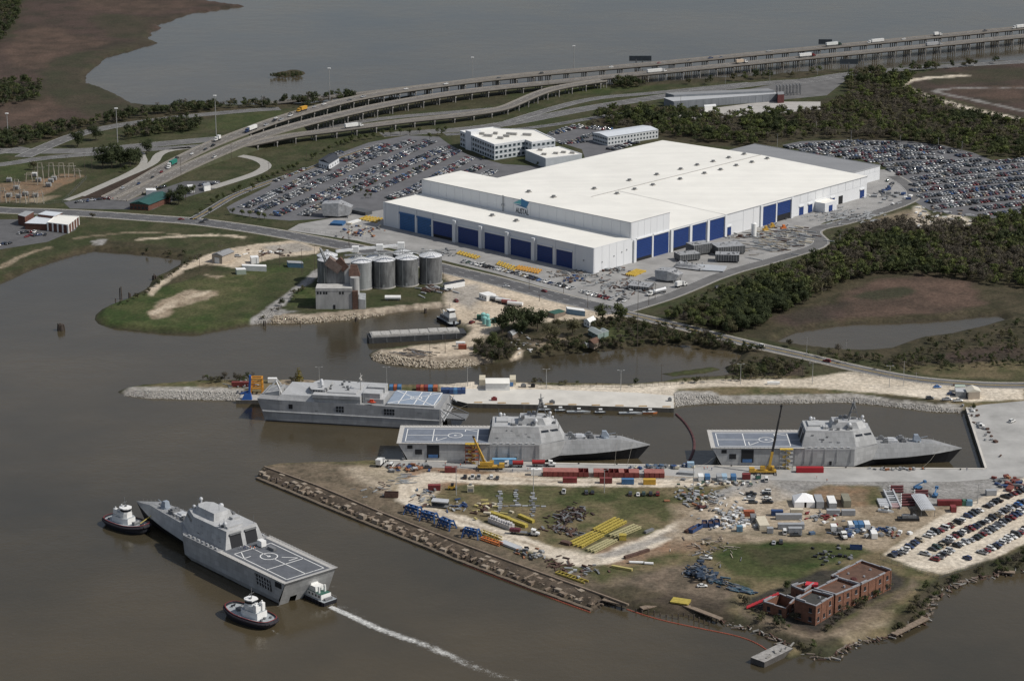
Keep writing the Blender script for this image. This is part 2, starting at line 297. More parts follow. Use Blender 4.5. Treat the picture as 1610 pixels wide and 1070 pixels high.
layer('scrub',[(1075,512),(1180,545),(1260,562),(1330,585),(1320,598),(1140,592),(1150,570),(1168,556)],2,3);layer('mud',[(1070,592),(1140,580),(1160,588),(1270,578),(1262,592),(1140,596),(1070,598)],2,3);layer('lush',[(1130,580),(1200,575),(1225,590),(1160,592)],3,3,.7);layer('grass',[(1265,575),(1330,587),(1325,598),(1270,600)],2,2);layer('lush',ISLET,2,2);layer('scrub',[(410,110),(490,108),(490,124),(410,124)],2,2)
# pier, causeway and slip
layer('field',[(185,616),(300,598),(400,596),(740,598),(870,602),(1000,605),(1140,596),(1290,596),(1540,604),(1700,606),(1700,640),(1520,650),(1060,640),(740,645),(690,632),(230,628)],1.5,2)
layer('pale',[(690,606),(745,602),(870,610),(1000,609),(1130,601),(1220,600),(1262,600),(1335,588),(1400,598),(1500,605),(1560,614),(1610,616),(1610,632),(1520,636),(1400,624),(1260,613),(1130,612),(1062,616),(1060,645),(730,645),(700,638)],1.2,1.5)
layer('riprap',[(186,617),(205,612),(240,613),(340,613),(385,615),(380,629),(236,629),(195,623)],1,1.2);layer('riprap',[(1060,618),(1118,620),(1140,625),(1300,624),(1340,622),(1410,630),(1480,637),(1512,641),(1516,650),(1470,648),(1406,641),(1305,635),(1188,637),(1120,635),(1062,645)],1,1.2)
layer('field',[(1122,616),(1260,614),(1400,625),(1480,634),(1470,638),(1400,630),(1330,621),(1230,625),(1130,625)],1,1.5);layer('scrub',[(1360,622),(1490,634),(1485,640),(1400,632)],1,1.5,.8)
layer('tan',[(445,598),(500,596),(520,606),(480,618),(430,618)],1,1,.9)
# the yard in front
layer('field',[(404,750),(414,733),(535,725),(600,722),(1548,736),(1700,740),(1700,900),(1568,903),(1470,940),(1400,1003),(1240,1030),(1130,978),(990,952),(932,960)],1,1)
layer('dirt',[(414,735),(500,728),(560,735),(620,775),(680,820),(800,870),(900,905),(990,945),(932,960),(404,752)],3,5,.85)
layer('sand',[(540,740),(600,735),(660,740),(640,765),(610,780),(560,765)],4,6,.6)
layer('gravel',[(590,724),(838,728),(1127,733),(1548,737),(1610,735),(1640,745),(1600,775),(1500,800),(1440,806),(1400,800),(1380,770),(1300,765),(1240,790),(1170,800),(1110,795),(1150,765),(1060,758),(850,752),(700,742),(600,738)],1.5,2.5)
layer('clay',[(640,748),(670,738),(745,742),(800,748),(830,756),(790,762),(720,768),(680,775),(640,772)],2.5,4,.75);layer('clay',[(920,885),(960,868),(1040,850),(1110,850),(1110,870),(1020,880),(960,895)],3,6,.75);layer('clay',[(1280,770),(1330,765),(1365,775),(1360,800),(1330,812),(1280,795)],2,6,.6)
strip('sand',[(1110,752),(960,751),(860,749),(760,753),(700,760)],7,1,1.5);strip('pale',[(1145,762),(1050,764),(930,763),(820,761),(740,759),(690,752),(660,757),(642,772),(640,790),(665,804),(720,822),(790,845),(850,868),(900,885),(935,888),(960,880),(1000,865),(1050,845),(1100,815),(1140,795),(1180,790)],11,1.2,2.2)
for _o in(-1.7,1.7):strip('tan',[(1145,762+_o*.4),(930,763+_o*.5),(740,759+_o*.5),(690,752+_o*.5),(650,760+_o*.5),(641,778+_o*.4),(665,804+_o*.5),(790,845+_o*.6),(900,885+_o*.6),(960,880),(1050,845+_o*.6),(1140,795+_o*.6)],1.4,.8,1,.6)
layer('gravel',[(930,880),(1000,858),(1060,838),(1100,812),(1140,790),(1150,800),(1110,825),(1060,850),(1000,870),(950,885)],1.5,2,.7);layer('pale',[(640,765),(665,752),(700,752),(690,775),(660,800),(690,812),(650,805)],2,2,.8);layer('pale',[(850,865),(910,870),(940,880),(920,896),(880,890)],2,3,.8)
layer('lush',[(740,775),(830,772),(960,778),(1000,785),(1060,790),(980,800),(880,800),(800,795)],4,8,.6)
layer('tan',[(1060,800),(1200,795),(1300,800),(1420,800),(1520,795),(1430,850),(1400,870),(1200,865),(1060,855)],3,5,.85);layer('grass',[(1080,845),(1180,838),(1250,840),(1300,842),(1290,850),(1100,852)],2,4,.6);layer('sand',[(1110,790),(1210,765),(1290,800),(1330,810),(1240,850),(1100,840)],4,8,.5)
strip('tan',[(1060,845),(1150,850),(1260,856),(1360,858),(1420,845),(1500,805)],9,1.5,2.5,.8)
layer('lush',[(1140,860),(1220,855),(1350,860),(1370,875),(1300,890),(1250,915),(1160,910),(1110,885)],3,5);layer('scrub',[(1170,868),(1290,862),(1300,880),(1200,895)],3,6,.6)
layer('dirt',[(1000,900),(1100,890),(1160,930),(1130,965),(1000,950),(940,930)],4,6);layer('scrub',[(940,930),(1000,925),(1130,955),(1150,980),(1000,965),(950,950)],3,4,.8)
layer('pale',[(1388,877),(1440,840),(1500,805),(1560,780),(1640,740),(1760,700),(1760,790),(1640,845),(1560,885),(1480,908),(1440,900)],1,1)
layer('field',[(1370,880),(1390,880),(1480,909),(1440,940),(1400,900)],2,3);layer('scrub',[(1480,910),(1560,885),(1700,830),(2100,740),(2100,850),(1610,900),(1540,912),(1468,945),(1440,985),(1400,1003),(1420,960)],2,3)
layer('mud',[(1170,955),(1230,945),(1390,905),(1420,915),(1410,930),(1290,1000),(1275,1005),(1190,970)],2,3);layer('dirt',[(1160,955),(1180,968),(1275,1003),(1300,998),(1415,930),(1435,915),(1450,925),(1420,945),(1310,1015),(1270,1020),(1160,975)],2,3,.9);layer('tan',[(1310,1005),(1400,960),(1420,955),(1400,985),(1330,1010)],2,5,.6)
layer('ash',[(1171,962),(1180,945),(1290,900),(1400,902),(1428,920),(1381,946),(1302,988),(1280,996)],1.5,2.5,.92);layer('bog',[(1476,915),(1560,887),(1700,835),(2100,745),(2100,845),(1610,898),(1540,910),(1490,925),(1466,944),(1448,975),(1404,1000),(1395,995),(1430,965),(1452,935)],2,3,.9);layer('bog',[(1130,966),(1170,975),(1240,1004),(1290,1012),(1310,1005),(1330,1012),(1305,1034),(1262,1028),(1211,1000),(1150,982)],2,2.5,.85);layer('mud',[(990,950),(1060,935),(1150,950),(1150,975),(1060,960)],3,4,.8)
layer('mud',[(406,750),(416,737),(600,808),(840,899),(985,950),(932,958),(700,868)],1.5,2.5,.85)
# right of the hall: works yard of bare ground
layer('pale',[(1430,328),(1450,326),(1470,345),(1500,340),(1540,350),(1530,362),(1470,360),(1430,362)],2,7);layer('tan',[(1380,345),(1430,335),(1460,345),(1400,360),(1350,360)],3,6,.6);layer('lush',[(1520,345),(1610,332),(1800,330),(1800,400),(1560,375)],4,6,.7)
wet=np.clip(1-(Z-.1)/.7,0,1)[...,None]*.75;C=C*(1-wet)+np.array((.040,.033,.025))*wet
NR,NC=SH;idx=np.arange(NR*NC).reshape(SH)
q4=np.stack([idx[:-1,:-1],idx[:-1,1:],idx[1:,1:],idx[1:,:-1]],-1).reshape(-1,4)
zz=Z.ravel();q4=q4[(zz[q4]>-2.15).any(1)]
used=np.unique(q4);remap=np.zeros(NR*NC,np.int64);remap[used]=np.arange(len(used))
gm=bpy.data.materials.new('ground');gm.use_nodes=True;t=gm.node_tree;b=t.nodes['Principled BSDF'];b.inputs['Roughness'].default_value=.95;b.inputs['Specular IOR Level'].default_value=.15
at=t.nodes.new('ShaderNodeAttribute');at.attribute_name='Col';ge=t.nodes.new('ShaderNodeNewGeometry')
def tnoise(sc,det=6,ro=.7):
 n=t.nodes.new('ShaderNodeTexNoise');n.inputs['Scale'].default_value=sc;n.inputs['Detail'].default_value=det;n.inputs['Roughness'].default_value=ro;t.links.new(ge.outputs['Position'],n.inputs['Vector']);return n
n1=tnoise(.45);n2=tnoise(.07,4)
def mr(n,lo,hi):
 r=t.nodes.new('ShaderNodeMapRange');r.inputs[1].default_value=.28;r.inputs[2].default_value=.72;r.inputs[3].default_value=lo;r.inputs[4].default_value=hi;t.links.new(n.outputs[0],r.inputs[0]);return r
r1=mr(n1,.55,1.45);r2=mr(n2,.82,1.18);mu=t.nodes.new('ShaderNodeMath');mu.operation='MULTIPLY';t.links.new(r1 .outputs[0],mu.inputs[0]);t.links.new(r2 .outputs[0],mu.inputs[1])
vm=t.nodes.new('ShaderNodeVectorMath');vm.operation='SCALE';t.links.new(at.outputs['Color'],vm.inputs[0]);t.links.new(mu.outputs[0],vm.inputs['Scale']);t.links.new(vm.outputs[0],b.inputs['Base Color'])
bp=t.nodes.new('ShaderNodeBump');bp.inputs['Strength'].default_value=.5;bp.inputs['Distance'].default_value=.6;t.links.new(n1 .outputs[0],bp.inputs['Height']);t.links.new(bp.outputs[0],b.inputs['Normal'])
vv=np.stack([X.ravel(),Y.ravel(),zz],-1)[used]
go=bpy.data.objects.new('ground',npmesh('ground',vv,remap[q4],[gm],None,C.reshape(-1,3)[used],4));link(go);tag(go,kind='structure')
# water
wm=bpy.data.materials.new('river_water');wm.use_nodes=True;t=wm.node_tree;b=t.nodes['Principled BSDF'];b.inputs['Roughness'].default_value=.1;b.inputs['IOR'].default_value=1.33
ge=t.nodes.new('ShaderNodeNewGeometry');n1=tnoise(.0045,6,.62);rp=t.nodes.new('ShaderNodeValToRGB');e=rp.color_ramp.elements;e[0].position=.35;e[1].position=.68;e[0].color=(.043,.037,.024,1);e[1].color=(.080,.063,.037,1)
t.links.new(n1 .outputs[0],rp.inputs[0]);t.links.new(rp.outputs[0],b.inputs['Base Color'])
n2=tnoise(.35,5,.62);n3=tnoise(.05,3,.5);ad=t.nodes.new('ShaderNodeMath');ad.operation='MULTIPLY_ADD';ad.inputs[1].default_value=2.0;t.links.new(n3 .outputs[0],ad.inputs[0]);t.links.new(n2 .outputs[0],ad.inputs[2])
bp=t.nodes.new('ShaderNodeBump');bp.inputs['Distance'].default_value=.6;n4=tnoise(.009,4,.55);r4=mr(n4,.05,.32);t.links.new(r4 .outputs[0],bp.inputs['Strength']);t.links.new(ad.outputs[0],bp.inputs['Height']);t.links.new(bp.outputs[0],b.inputs['Normal'])
mb=MB();mb.quad((-25000,-3000,0),(25000,-3000,0),(25000,40000,0),(-25000,40000,0));struct('river_water',mb,wm)
# ---------------------------------------------------------------- roads, car parks, quays, bridges
asph=M('asphalt',(.092,.092,.095),.9,var=.22,scale=.12);asph2=M('worn_asphalt',(.118,.116,.114),.9,var=.25,scale=.08);conc=M('concrete',(.36,.345,.32),.85,var=.16,scale=.12)
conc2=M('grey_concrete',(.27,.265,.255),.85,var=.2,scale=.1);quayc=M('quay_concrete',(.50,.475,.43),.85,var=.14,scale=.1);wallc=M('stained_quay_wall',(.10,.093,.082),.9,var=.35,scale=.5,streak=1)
white=M('white_line',(.62,.62,.6),.8,var=.15,scale=1.5);yellow_l=M('yellow_line',(.55,.38,.06),.8,var=.15,scale=1.5)
def road(name,pts,wd,mat=asph,lines=(),edge=True,dz=.06,yellow=None,sm=2,verge=None):
 p=resample(smooth(PP(pts),sm),9);mb=MB();up=Vector((0,0,dz))
 if verge:ribbon(mb,p,-wd/2-verge,wd/2+verge,dz-.03,1)
 ribbon(mb,p,-wd/2,wd/2,dz);o=struct(name,mb,[mat,M('road_verge',(.30,.275,.235),.9,var=.25,scale=.4)]);
 lm=MB();ns=normals(p)
 if edge:
  for s in(-1,1):ribbon(lm,p,s*(wd/2-.5)-.12,s*(wd/2-.5)+.12,dz+.05)
 for off in lines:
  q=resample(p,4.5);nn=normals(q)
  for i in range(0,len(q)-1,3):lm.quad(*[a+Vector((0,0,dz+.05))for a in(q[i]+nn[i]*(off+.12),q[i]+nn[i]*(off-.12),q[i+1]+nn[i+1]*(off-.12),q[i+1]+nn[i+1]*(off+.12))])
 if yellow is not None:
  for s in(-.22,.22):ribbon(lm,p,yellow+s-.1,yellow+s+.1,dz+.05,1)
 if lm.v:l=bpy.data.objects.new('lane_markings',lm.mesh('lane_markings',[white,yellow_l]));link(l,o)
 return o
R1=[(-120,322),(0,331),(90,333),(170,338),(250,344),(303,347),(400,360),(500,378),(560,390),(640,407),(697,422),(780,441),(871,466),(972,490)]
road('harbour_road',R1,17,asph,(-6,0,6),verge=1.6)
road('harbour_road',[(972,490),(1020,501),(1075,514),(1171,539),(1272,561),(1356,581),(1440,597),(1541,605),(1610,606),(1900,603)],10,asph2,(),yellow=0,verge=1.2,dz=.05)
R2=[(985,487),(1040,470),(1070,459),(1137,430),(1211,410),(1255,397),(1284,388),(1293,380),(1283,371),(1276,364),(1290,357),(1319,352),(1373,336),(1420,320),(1437,310),(1436,300),(1420,286),(1404,277)]
road('yard_road',R2,11,asph2,(),yellow=None,verge=.8,dz=.075,sm=1)
road('side_road',[(303,345),(330,330),(365,308),(420,287),(480,268),(540,246),(600,226)],8,asph,(),yellow=0)
road('crossing_road',[(-200,238),(0,237),(73,238),(146,237),(214,230),(300,222),(360,217)],20,asph2,(-5,0,5))
road('crossing_road',[(-200,280),(0,260),(68,248),(150,242),(219,236),(300,231),(345,227)],13,asph2,(0,),dz=.07)
road('causeway_road',[(36,247),(73,230),(121,211),(170,200),(219,192),(300,182),(345,178),(400,173),(440,171)],15,asph2,(0,),dz=.08)
road('side_road',[(-200,262),(-60,250),(0,240),(40,232)],12,asph2,(0,),dz=.09)
road('loop_path',[(354,242),(395,247),(416,255),(420,263),(403,273),(375,282),(330,296)],9,M('path_concrete',(.30,.29,.265),.9,var=.15),(),edge=False)
road('frontage_path',[(104,315),(140,302),(218,266),(228,254),(223,245),(222,240)],6,M('path_concrete',(.30,.29,.265),.9,var=.15),(),edge=False);road('frontage_path',[(126,308),(180,284),(243,257),(248,243),(265,236),(300,232)],8,M('path_concrete',(.30,.29,.265),.9,var=.15),(),edge=False,dz=.07)
road('marsh_road',[(500,205),(560,192),(620,184),(714,176.5),(790,170)],12,asph2,(0,))
road('bay_road',[(600,212),(680,207),(740,203),(813,192),(863,182),(925,170),(999,158),(1074,147),(1173,134),(1223,129),(1273,127),(1320,118),(1400,110),(1520,102),(1700,92)],18,asph2,(-4.5,0,4.5))
road('bay_road',[(800,192),(850,176),(930,154),(1024,147),(1100,139),(1180,131)],12,asph2,(0,),dz=.08);road('office_road',[(700,212),(760,208),(850,200),(930,186),(990,176)],9,asph,(0,),dz=.07)
def slab(name,px,mats,z1=GZ+.05,z0=None,mt=None):
 mb=MB();mb.prism([(a.x,a.y)for a in PP(px)],(z1-.3)if z0 is None else z0,z1,0,mt);return struct(name,mb,mats)
slab('works_pavement',[(452,362),(470,352),(540,340),(600,330),(1000,295),(1366,268),(1400,266),(1440,300),(1428,314),(1380,330),(1295,350),(1270,363),(1285,374),(1276,385),(1200,408),(1130,429),(1045,462),(1005,481),(972,483),(870,456),(780,430),(700,410),(640,396),(560,378)],[conc2])
slab('car_park',[(356,326),(368,319),(424,292),(430,284),(486,263),(539,239),(580,224),(640,213),(690,215),(705,226),(735,243),(790,258),(860,262),(905,262),(800,300),(660,318),(600,335),(540,342),(455,347),(400,342),(362,335)],[M('lot_asphalt',(.112,.112,.118),.9,var=.2,scale=.08)],GZ+.03)
slab('car_park',[(850,215),(880,202),(905,197),(985,205),(1000,222),(960,245),(920,250),(915,235)],[MATS['lot_asphalt']],GZ+.03)
slab('car_park',[(1230,228),(1260,222),(1340,220),(1420,221),(1480,228),(1530,240),(1560,252),(1610,248),(1800,242),(1800,352),(1610,336),(1560,343),(1500,338),(1460,330),(1440,318),(1432,300),(1400,268),(1380,255),(1240,232)],[MATS['lot_asphalt']],GZ+.035)
slab('motel_car_park',[(-100,345),(30,345),(125,352),(118,362),(75,380),(0,392),(-100,400)],[asph],GZ+.04);slab('shop_car_park',[(100,318),(135,312),(170,312),(200,315),(290,285),(345,284),(350,293),(260,320),(240,330),(110,328)],[asph],GZ+.045)
slab('shed_car_park',[(1030,185),(1060,178),(1200,160),(1290,160),(1290,172),(1200,180),(1120,186),(1060,190)],[conc],GZ+.03);slab('turnaround',[(1180,140),(1260,124),(1325,118),(1330,126),(1300,150),(1200,160),(1150,150)],[asph2],GZ+.04)
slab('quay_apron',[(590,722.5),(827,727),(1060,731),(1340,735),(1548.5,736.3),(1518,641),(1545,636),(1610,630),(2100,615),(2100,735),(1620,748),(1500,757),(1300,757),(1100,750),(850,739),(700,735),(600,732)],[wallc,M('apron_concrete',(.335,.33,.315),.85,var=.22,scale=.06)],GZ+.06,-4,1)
slab('quay_kerb',[(590,722.5),(827,727),(1060,731),(1340,735),(1548.5,736.3),(1546,737.5),(1340,736.3),(1060,732.4),(827,728.4),(590,724)],[quayc],GZ+.35,GZ);slab('quay_kerb',[(1518,641),(1521,640.5),(1552,736),(1548.5,736.3)],[quayc],GZ+.35,GZ)
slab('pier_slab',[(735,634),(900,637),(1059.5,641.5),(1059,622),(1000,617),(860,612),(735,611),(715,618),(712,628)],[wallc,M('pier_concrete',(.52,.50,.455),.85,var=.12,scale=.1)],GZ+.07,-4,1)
# bridges ---------------------------------------------------------------
deckm=M('bridge_concrete',(.21,.195,.175),.9,var=.15,scale=.15,streak=1);deckt=M('bridge_roadway',(.135,.125,.113),.9,var=.14,scale=.1);girder=M('girder_concrete',(.12,.11,.10),.9,var=.2,scale=.3);pierm=M('pier_column_concrete',(.27,.26,.245),.9,var=.25,scale=.4,streak=1)  # bridge colours lowered: cloud shade over the far span carried in them
BENT={}
def bridge(label,pts,wd,lanes,step=20,bents=True,ncol=4,group='carriageways of the raised highway'):
 p=resample(smooth([P(a,b,GZ+c)for a,b,c in pts],2),8);ns=normals(p)
 t=thing('highway_bridge',label,'bridge',(p[0].x,p[0].y,0),0,group);k=len(p);h=wd/2
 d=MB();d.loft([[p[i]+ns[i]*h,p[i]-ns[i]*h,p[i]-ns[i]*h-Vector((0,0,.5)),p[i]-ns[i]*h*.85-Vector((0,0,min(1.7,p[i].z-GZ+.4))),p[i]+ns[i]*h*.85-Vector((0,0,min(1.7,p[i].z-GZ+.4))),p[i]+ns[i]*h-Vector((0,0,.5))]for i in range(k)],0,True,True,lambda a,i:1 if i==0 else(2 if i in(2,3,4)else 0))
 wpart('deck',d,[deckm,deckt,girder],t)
 for s in(-1,1):
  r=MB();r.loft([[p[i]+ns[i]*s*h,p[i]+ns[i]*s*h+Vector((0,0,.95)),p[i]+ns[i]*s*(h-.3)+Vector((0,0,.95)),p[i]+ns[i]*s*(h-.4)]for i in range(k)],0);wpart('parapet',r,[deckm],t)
 l=MB()
 for off in lanes:
  q=resample(p,4.5);nn=normals(q)
  for i in range(0,len(q)-1,3):l.quad(*[a+Vector((0,0,.06))for a in(q[i]+nn[i]*(off+.1),q[i]+nn[i]*(off-.1),q[i+1]+nn[i+1]*(off-.1),q[i+1]+nn[i+1]*(off+.1))])
 for off in(-h+1.4,h-1.4):ribbon(l,p,off-.1,off+.1,.06)
 wpart('lane_markings',l,[white],t)
 if bents:
  q=resample(p,step);nn=normals(q)
  for i in range(1,len(q)):
   z=q[i].z
   if z<GZ+4:continue
   key=(round(z*2),ncol,wd)
   if key not in BENT:
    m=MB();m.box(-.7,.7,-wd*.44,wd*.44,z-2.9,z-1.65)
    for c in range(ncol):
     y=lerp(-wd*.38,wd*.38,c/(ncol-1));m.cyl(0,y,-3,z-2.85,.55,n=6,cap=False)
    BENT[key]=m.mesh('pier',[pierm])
   part('pier',BENT[key],None,t,(q[i].x-p[0].x,q[i].y-p[0].y,0),math.atan2(nn[i].y,nn[i].x)-math.pi/2)
 return t,p,ns
CW1=[(172,311,.3),(215,290,.4),(249,269,1.0),(285,250,2.5),(330,228,4.5),(380,209,6),(430,190,7.5),(480,175,8),(540,158.5,8),(600,147,8),(660,138,7.5),(740,127.5,7),(838,117,6.5),(905,111,6.5),(1000,103,6.5),(1075,96,6.5),(1200,83.5,6.5),(1300,74,6.5),(1450,59.5,6.5),(1610,43.5,6.5),(1800,25,6.5)]
CW2=[(186,315,.35),(240,289,.5),(296,262,1.5),(353,237,4.5),(404,216,6.5),(470,196,8),(540,179,8.5),(602,165,8.5),(690,149.5,8),(771,139,7),(838,132.5,6.5),(905,126,6.5),(985,118,6.5),(1075,109.5,6.5),(1200,97,6.5),(1300,87.5,6.5),(1450,73,6.5),(1610,56.5,6.5),(1800,38,6.5)]
CW0=[(420,163,1),(470,157,3),(540,150.5,5),(620,141,6),(700,131.5,6.5),(780,121.5,6.5),(850,114.5,6.5)]
RA=[(368,231,4.6),(414,222,6),(455,213,6.5),(506,207,6.5),(560,200,6.5),(640,189.5,6),(720,182,5.5),(788,172,5.5),(812,162,6.5),(838,150,7.5),(866,140,8),(905,132.5,7.5),(950,126,6.8)]
B1=bridge('far carriageway of the long highway bridge, busiest with traffic at its left end',CW1,14,(-3.6,0,3.6));B2=bridge('near carriageway of the long highway bridge over the bay',CW2,14,(-3.6,0,3.6))
bridge('narrow slip road merging at the bay side of the highway bridge',CW0,8,(0,),ncol=3);B3=bridge('curved ramp rising from the grass to join the highway bridge',RA,10.5,(0,),20,ncol=3)
# solid fill below the low ends of the highway
mb=MB()
for C_,wd in((CW1,13.4),(CW2,13.4)):
 p=resample(smooth([P(a,b,GZ+c)for a,b,c in C_[:6]],2),8);ns=normals(p)
 mb.loft([[p[i]+ns[i]*(wd/2+max(0,p[i].z-GZ-1)*1.2)+Vector((0,0,GZ-.2-p[i].z)),p[i]+ns[i]*wd/2-Vector((0,0,.55)),p[i]-ns[i]*wd/2-Vector((0,0,.55)),p[i]-ns[i]*(wd/2+max(0,p[i].z-GZ-1)*1.2)+Vector((0,0,GZ-.2-p[i].z))]for i in range(len(p))])
struct('highway_embankment',mb,[M('embankment_grass',(.046,.05,.025),.95,var=.25,scale=.2)])
# ---------------------------------------------------------------- ships
navy=M('bare_aluminium_grey',(.40,.405,.405),.6,.1,var=.12,scale=.35,streak=1);navyd=M('hull_grey',(.33,.335,.34),.6,.1,var=.14,scale=.3,streak=1);boot=M('black_boot_and_bow_shade',(.025,.026,.03),.6,var=.2)
roofg=M('ship_roof_grey',(.44,.445,.445),.6,.15,var=.1,scale=.6);deckb=M('flight_deck_blue_grey',(.155,.175,.21),.8,var=.14,scale=.25);deckg=M('weather_deck_grey',(.24,.245,.25),.75,var=.15,scale=.4)
dark=M('dark_opening',(.012,.013,.016),.7,var=0);glassd=M('dark_window_glass',(.02,.024,.03),.15,var=0,spec=.6);lines=M('deck_line_white',(.72,.72,.7),.7,var=.1,scale=.8);netm=M('deck_edge_net',(.40,.39,.37),.8,var=.2,scale=1.2)
gear=M('deck_gear_grey',(.18,.185,.19),.6,.2,var=.25,scale=1);bluec=M('blue_cover',(.06,.14,.30),.7,var=.2);orange=M('orange_paint',(.55,.16,.04),.6,var=.15);redp=M('red_paint',(.36,.035,.03),.6,var=.2,scale=.8);green_d=M('dark_green',(.02,.06,.045),.6)
alum=M('bright_aluminium',(.55,.56,.57),.45,.3,var=.1,scale=.5);navymid=M('grey_deck_paint',(.30,.32,.33),.7,var=.12,scale=.7)
def seams(m,sx=3.2,sy=2.3,amt=.16):
 t=m.node_tree;b=t.nodes['Principled BSDF'];old=b.inputs['Base Color'].links[0].from_socket;tc=t.nodes.new('ShaderNodeTexCoord');sp=t.nodes.new('ShaderNodeSeparateXYZ');cb=t.nodes.new('ShaderNodeCombineXYZ');ad=t.nodes.new('ShaderNodeMath');br=t.nodes.new('ShaderNodeTexBrick');mx=t.nodes.new('ShaderNodeMix');mx.data_type='RGBA';mx.blend_type='MULTIPLY';mx.inputs[0].default_value=1
 t.links.new(tc.outputs['Object'],sp.inputs[0]);t.links.new(sp.outputs[0],ad.inputs[0]);t.links.new(sp.outputs[1],ad.inputs[1]);t.links.new(ad.outputs[0],cb.inputs[0]);t.links.new(sp.outputs[2],cb.inputs[1]);t.links.new(cb.outputs[0],br.inputs[0])
 br.inputs['Scale'].default_value=1;br.inputs['Brick Width'].default_value=sx;br.inputs['Row Height'].default_value=sy;br.inputs['Mortar Size'].default_value=.05;br.inputs['Color1'].default_value=(1+amt*.4,)*3+(1,);br.inputs['Color2'].default_value=(1-amt,)*3+(1,);br.inputs['Mortar'].default_value=(.72,)*3+(1,)
 t.links.new(old,mx.inputs[6]);t.links.new(br.outputs[0],mx.inputs[7]);t.links.new(mx.outputs[2],b.inputs['Base Color'])
seams(navy);seams(navyd,4,2.4);seams(roofg,3.5,3,.1)
def ring(mb,cx,cy,rx,ry,z,wd,n=28,m=0):
 for i in range(n):
  a,b=2*math.pi*i/n,2*math.pi*(i+1)/n
  mb.quad((cx+rx*math.cos(a),cy+ry*math.sin(a),z),(cx+rx*math.cos(b),cy+ry*math.sin(b),z),(cx+(rx-wd)*math.cos(b),cy+(ry-wd)*math.sin(b),z),(cx+(rx-wd)*math.cos(a),cy+(ry-wd)*math.sin(a),z),m)
def flat(mb,x0,y0,x1,y1,wd,z,m=0):
 a=Vector((x0,y0,z));b=Vector((x1,y1,z));n=(b-a).normalized();n=Vector((-n.y,n.x,0))*wd/2;mb.quad(a+n,a-n,b-n,b+n,m)
def lcs(label,mast=True,moored=True):
 """trimaran warship, x forward from the transom, z from the waterline"""
 t=thing('trimaran_warship',label,'warship',group='grey trimaran warships');D=11.5
 h=MB()
 S_=[(0,13.4,D,2.6,13.2,2.5,5.0,12.3),(22,13.7,D,2.6,13.5,2.5,22,12.4),(52,13.9,D,2.6,13.6,2.5,52,12.4),(71,13.9,D,2.5,13.5,2.3,67,12.2)]
 for s in(1,-1):
  secs=[[(x,0,D),(x,s*w_,D),(xw if x==0 else x,s*wc,zc),(xw,s*wl,-.2)]for x,w_,D_,q,wc,zc,xw,wl in S_]
  secs+=[[(84,0,11.2),(84.5,s*5.6,11.2),(81,s*7.2,3.7),(84,s*3.4,-.2)],[(98,0,11.1),(98,s*4.6,11.1),(98,s*5.9,4.5),(98,s*2.4,-.2)],[(112,0,11),(112,s*3.2,11),(112,s*4.0,5.5),(112,s*1.4,-.2)],[(121,0,8.9),(121,s*1.5,8.8),(121,s*1.9,6.5),(118.5,s*.5,-.2)],[(127,0,7.6),(127,s*.08,7.5),(127,s*.1,7.2),(121,s*.05,-.2)]]
  if s<0:secs=[q[::-1]for q in secs]
  h.loft(secs,0,mf=(lambda k,i:2 if(i==0)else(0 if i==1 else(1 if k>=3 else 0)))if s>0 else(lambda k,i:2 if i==2 else(0 if i==1 else(1 if k>=3 else 0))))  # bow below the knuckle painted black for the shade under its flare
  # transom with the two tunnels between the hulls
 T=lambda y,z:(lerp(5.0,0,min(1,z/D)),y,z)
 for ya,yb,z0 in((-13.3,-8.2,-.2),(-8.2,-4.6,3.2),(-4.6,4.6,-.2),(4.6,8.2,3.2),(8.2,13.3,-.2)):h.quad(T(yb,z0),T(ya,z0),T(ya,D),T(yb,D),0)
 h.quad(T(8.2,3.2),T(4.6,3.2),(30,4.6,3.2),(30,8.2,3.2),1);h.quad(T(-4.6,3.2),T(-8.2,3.2),(30,-8.2,3.2),(30,-4.6,3.2),1)
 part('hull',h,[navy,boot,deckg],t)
 b=MB()
 for s in(1,-1):
  b.loft([[(6,s*12.42,-.3),(6,s*12.6,.5)],[(52,s*12.5,-.3),(52,s*12.7,.5)],[(67,s*12.3,-.3),(67,s*12.5,.5)]],0)
 part('waterline_band',b,[boot],t)
 fd=MB();fd.box(1.6,45.5,-11.6,11.6,D,D+.08);f=part('flight_deck',fd,[deckb if moored else M('dark_flight_deck',(.10,.107,.12),.8,var=.2,scale=.3)],t);z=D+.12
 l=MB()
 for q in((3.4,-10,3.4,10),(17,-10,17,10),(19,-8.5,19,-3.5),(39.5,-10,39.5,10),(3.4,-9.9,39.5,-9.9),(3.4,9.9,39.5,9.9),(3.4,0,25,0),(19,-8.5,24,-3.6),(33,9.5,39,6.5),(33,10,33,6)):flat(l,*q,.42,z)
 ring(l,28.2,0,3.9,3.9,z,.45);ring(l,28.2,0,.8,.8,z,.5,12);flat(l,28,0,45,0,.3,z)
 part('deck_markings',l,[lines],f)
 n=MB()
 for s in(1,-1):n.quad((0,s*13.4,D+.1),(46,s*13.9,D+.1),(46,s*11.7,D+.1),(0,s*11.7,D+.1));n.quad((0,s*13.4,D+.1),(46,s*13.9,D+.1),(46,s*14.6,D+.5),(-.7,s*14.2,D+.5))
 n.quad((-.7,-14.2,D+.5),(-.7,14.2,D+.5),(1.6,13.2,D+.1),(1.6,-13.2,D+.1))
 for i in range(24):
  for s in(1,-1):n.bar((i*2,s*13.5,D),(i*2,s*14.3,D+.9),.12)
 part('safety_net',n,[netm],t)
 # superstructure
 R=19.2;s_=MB()
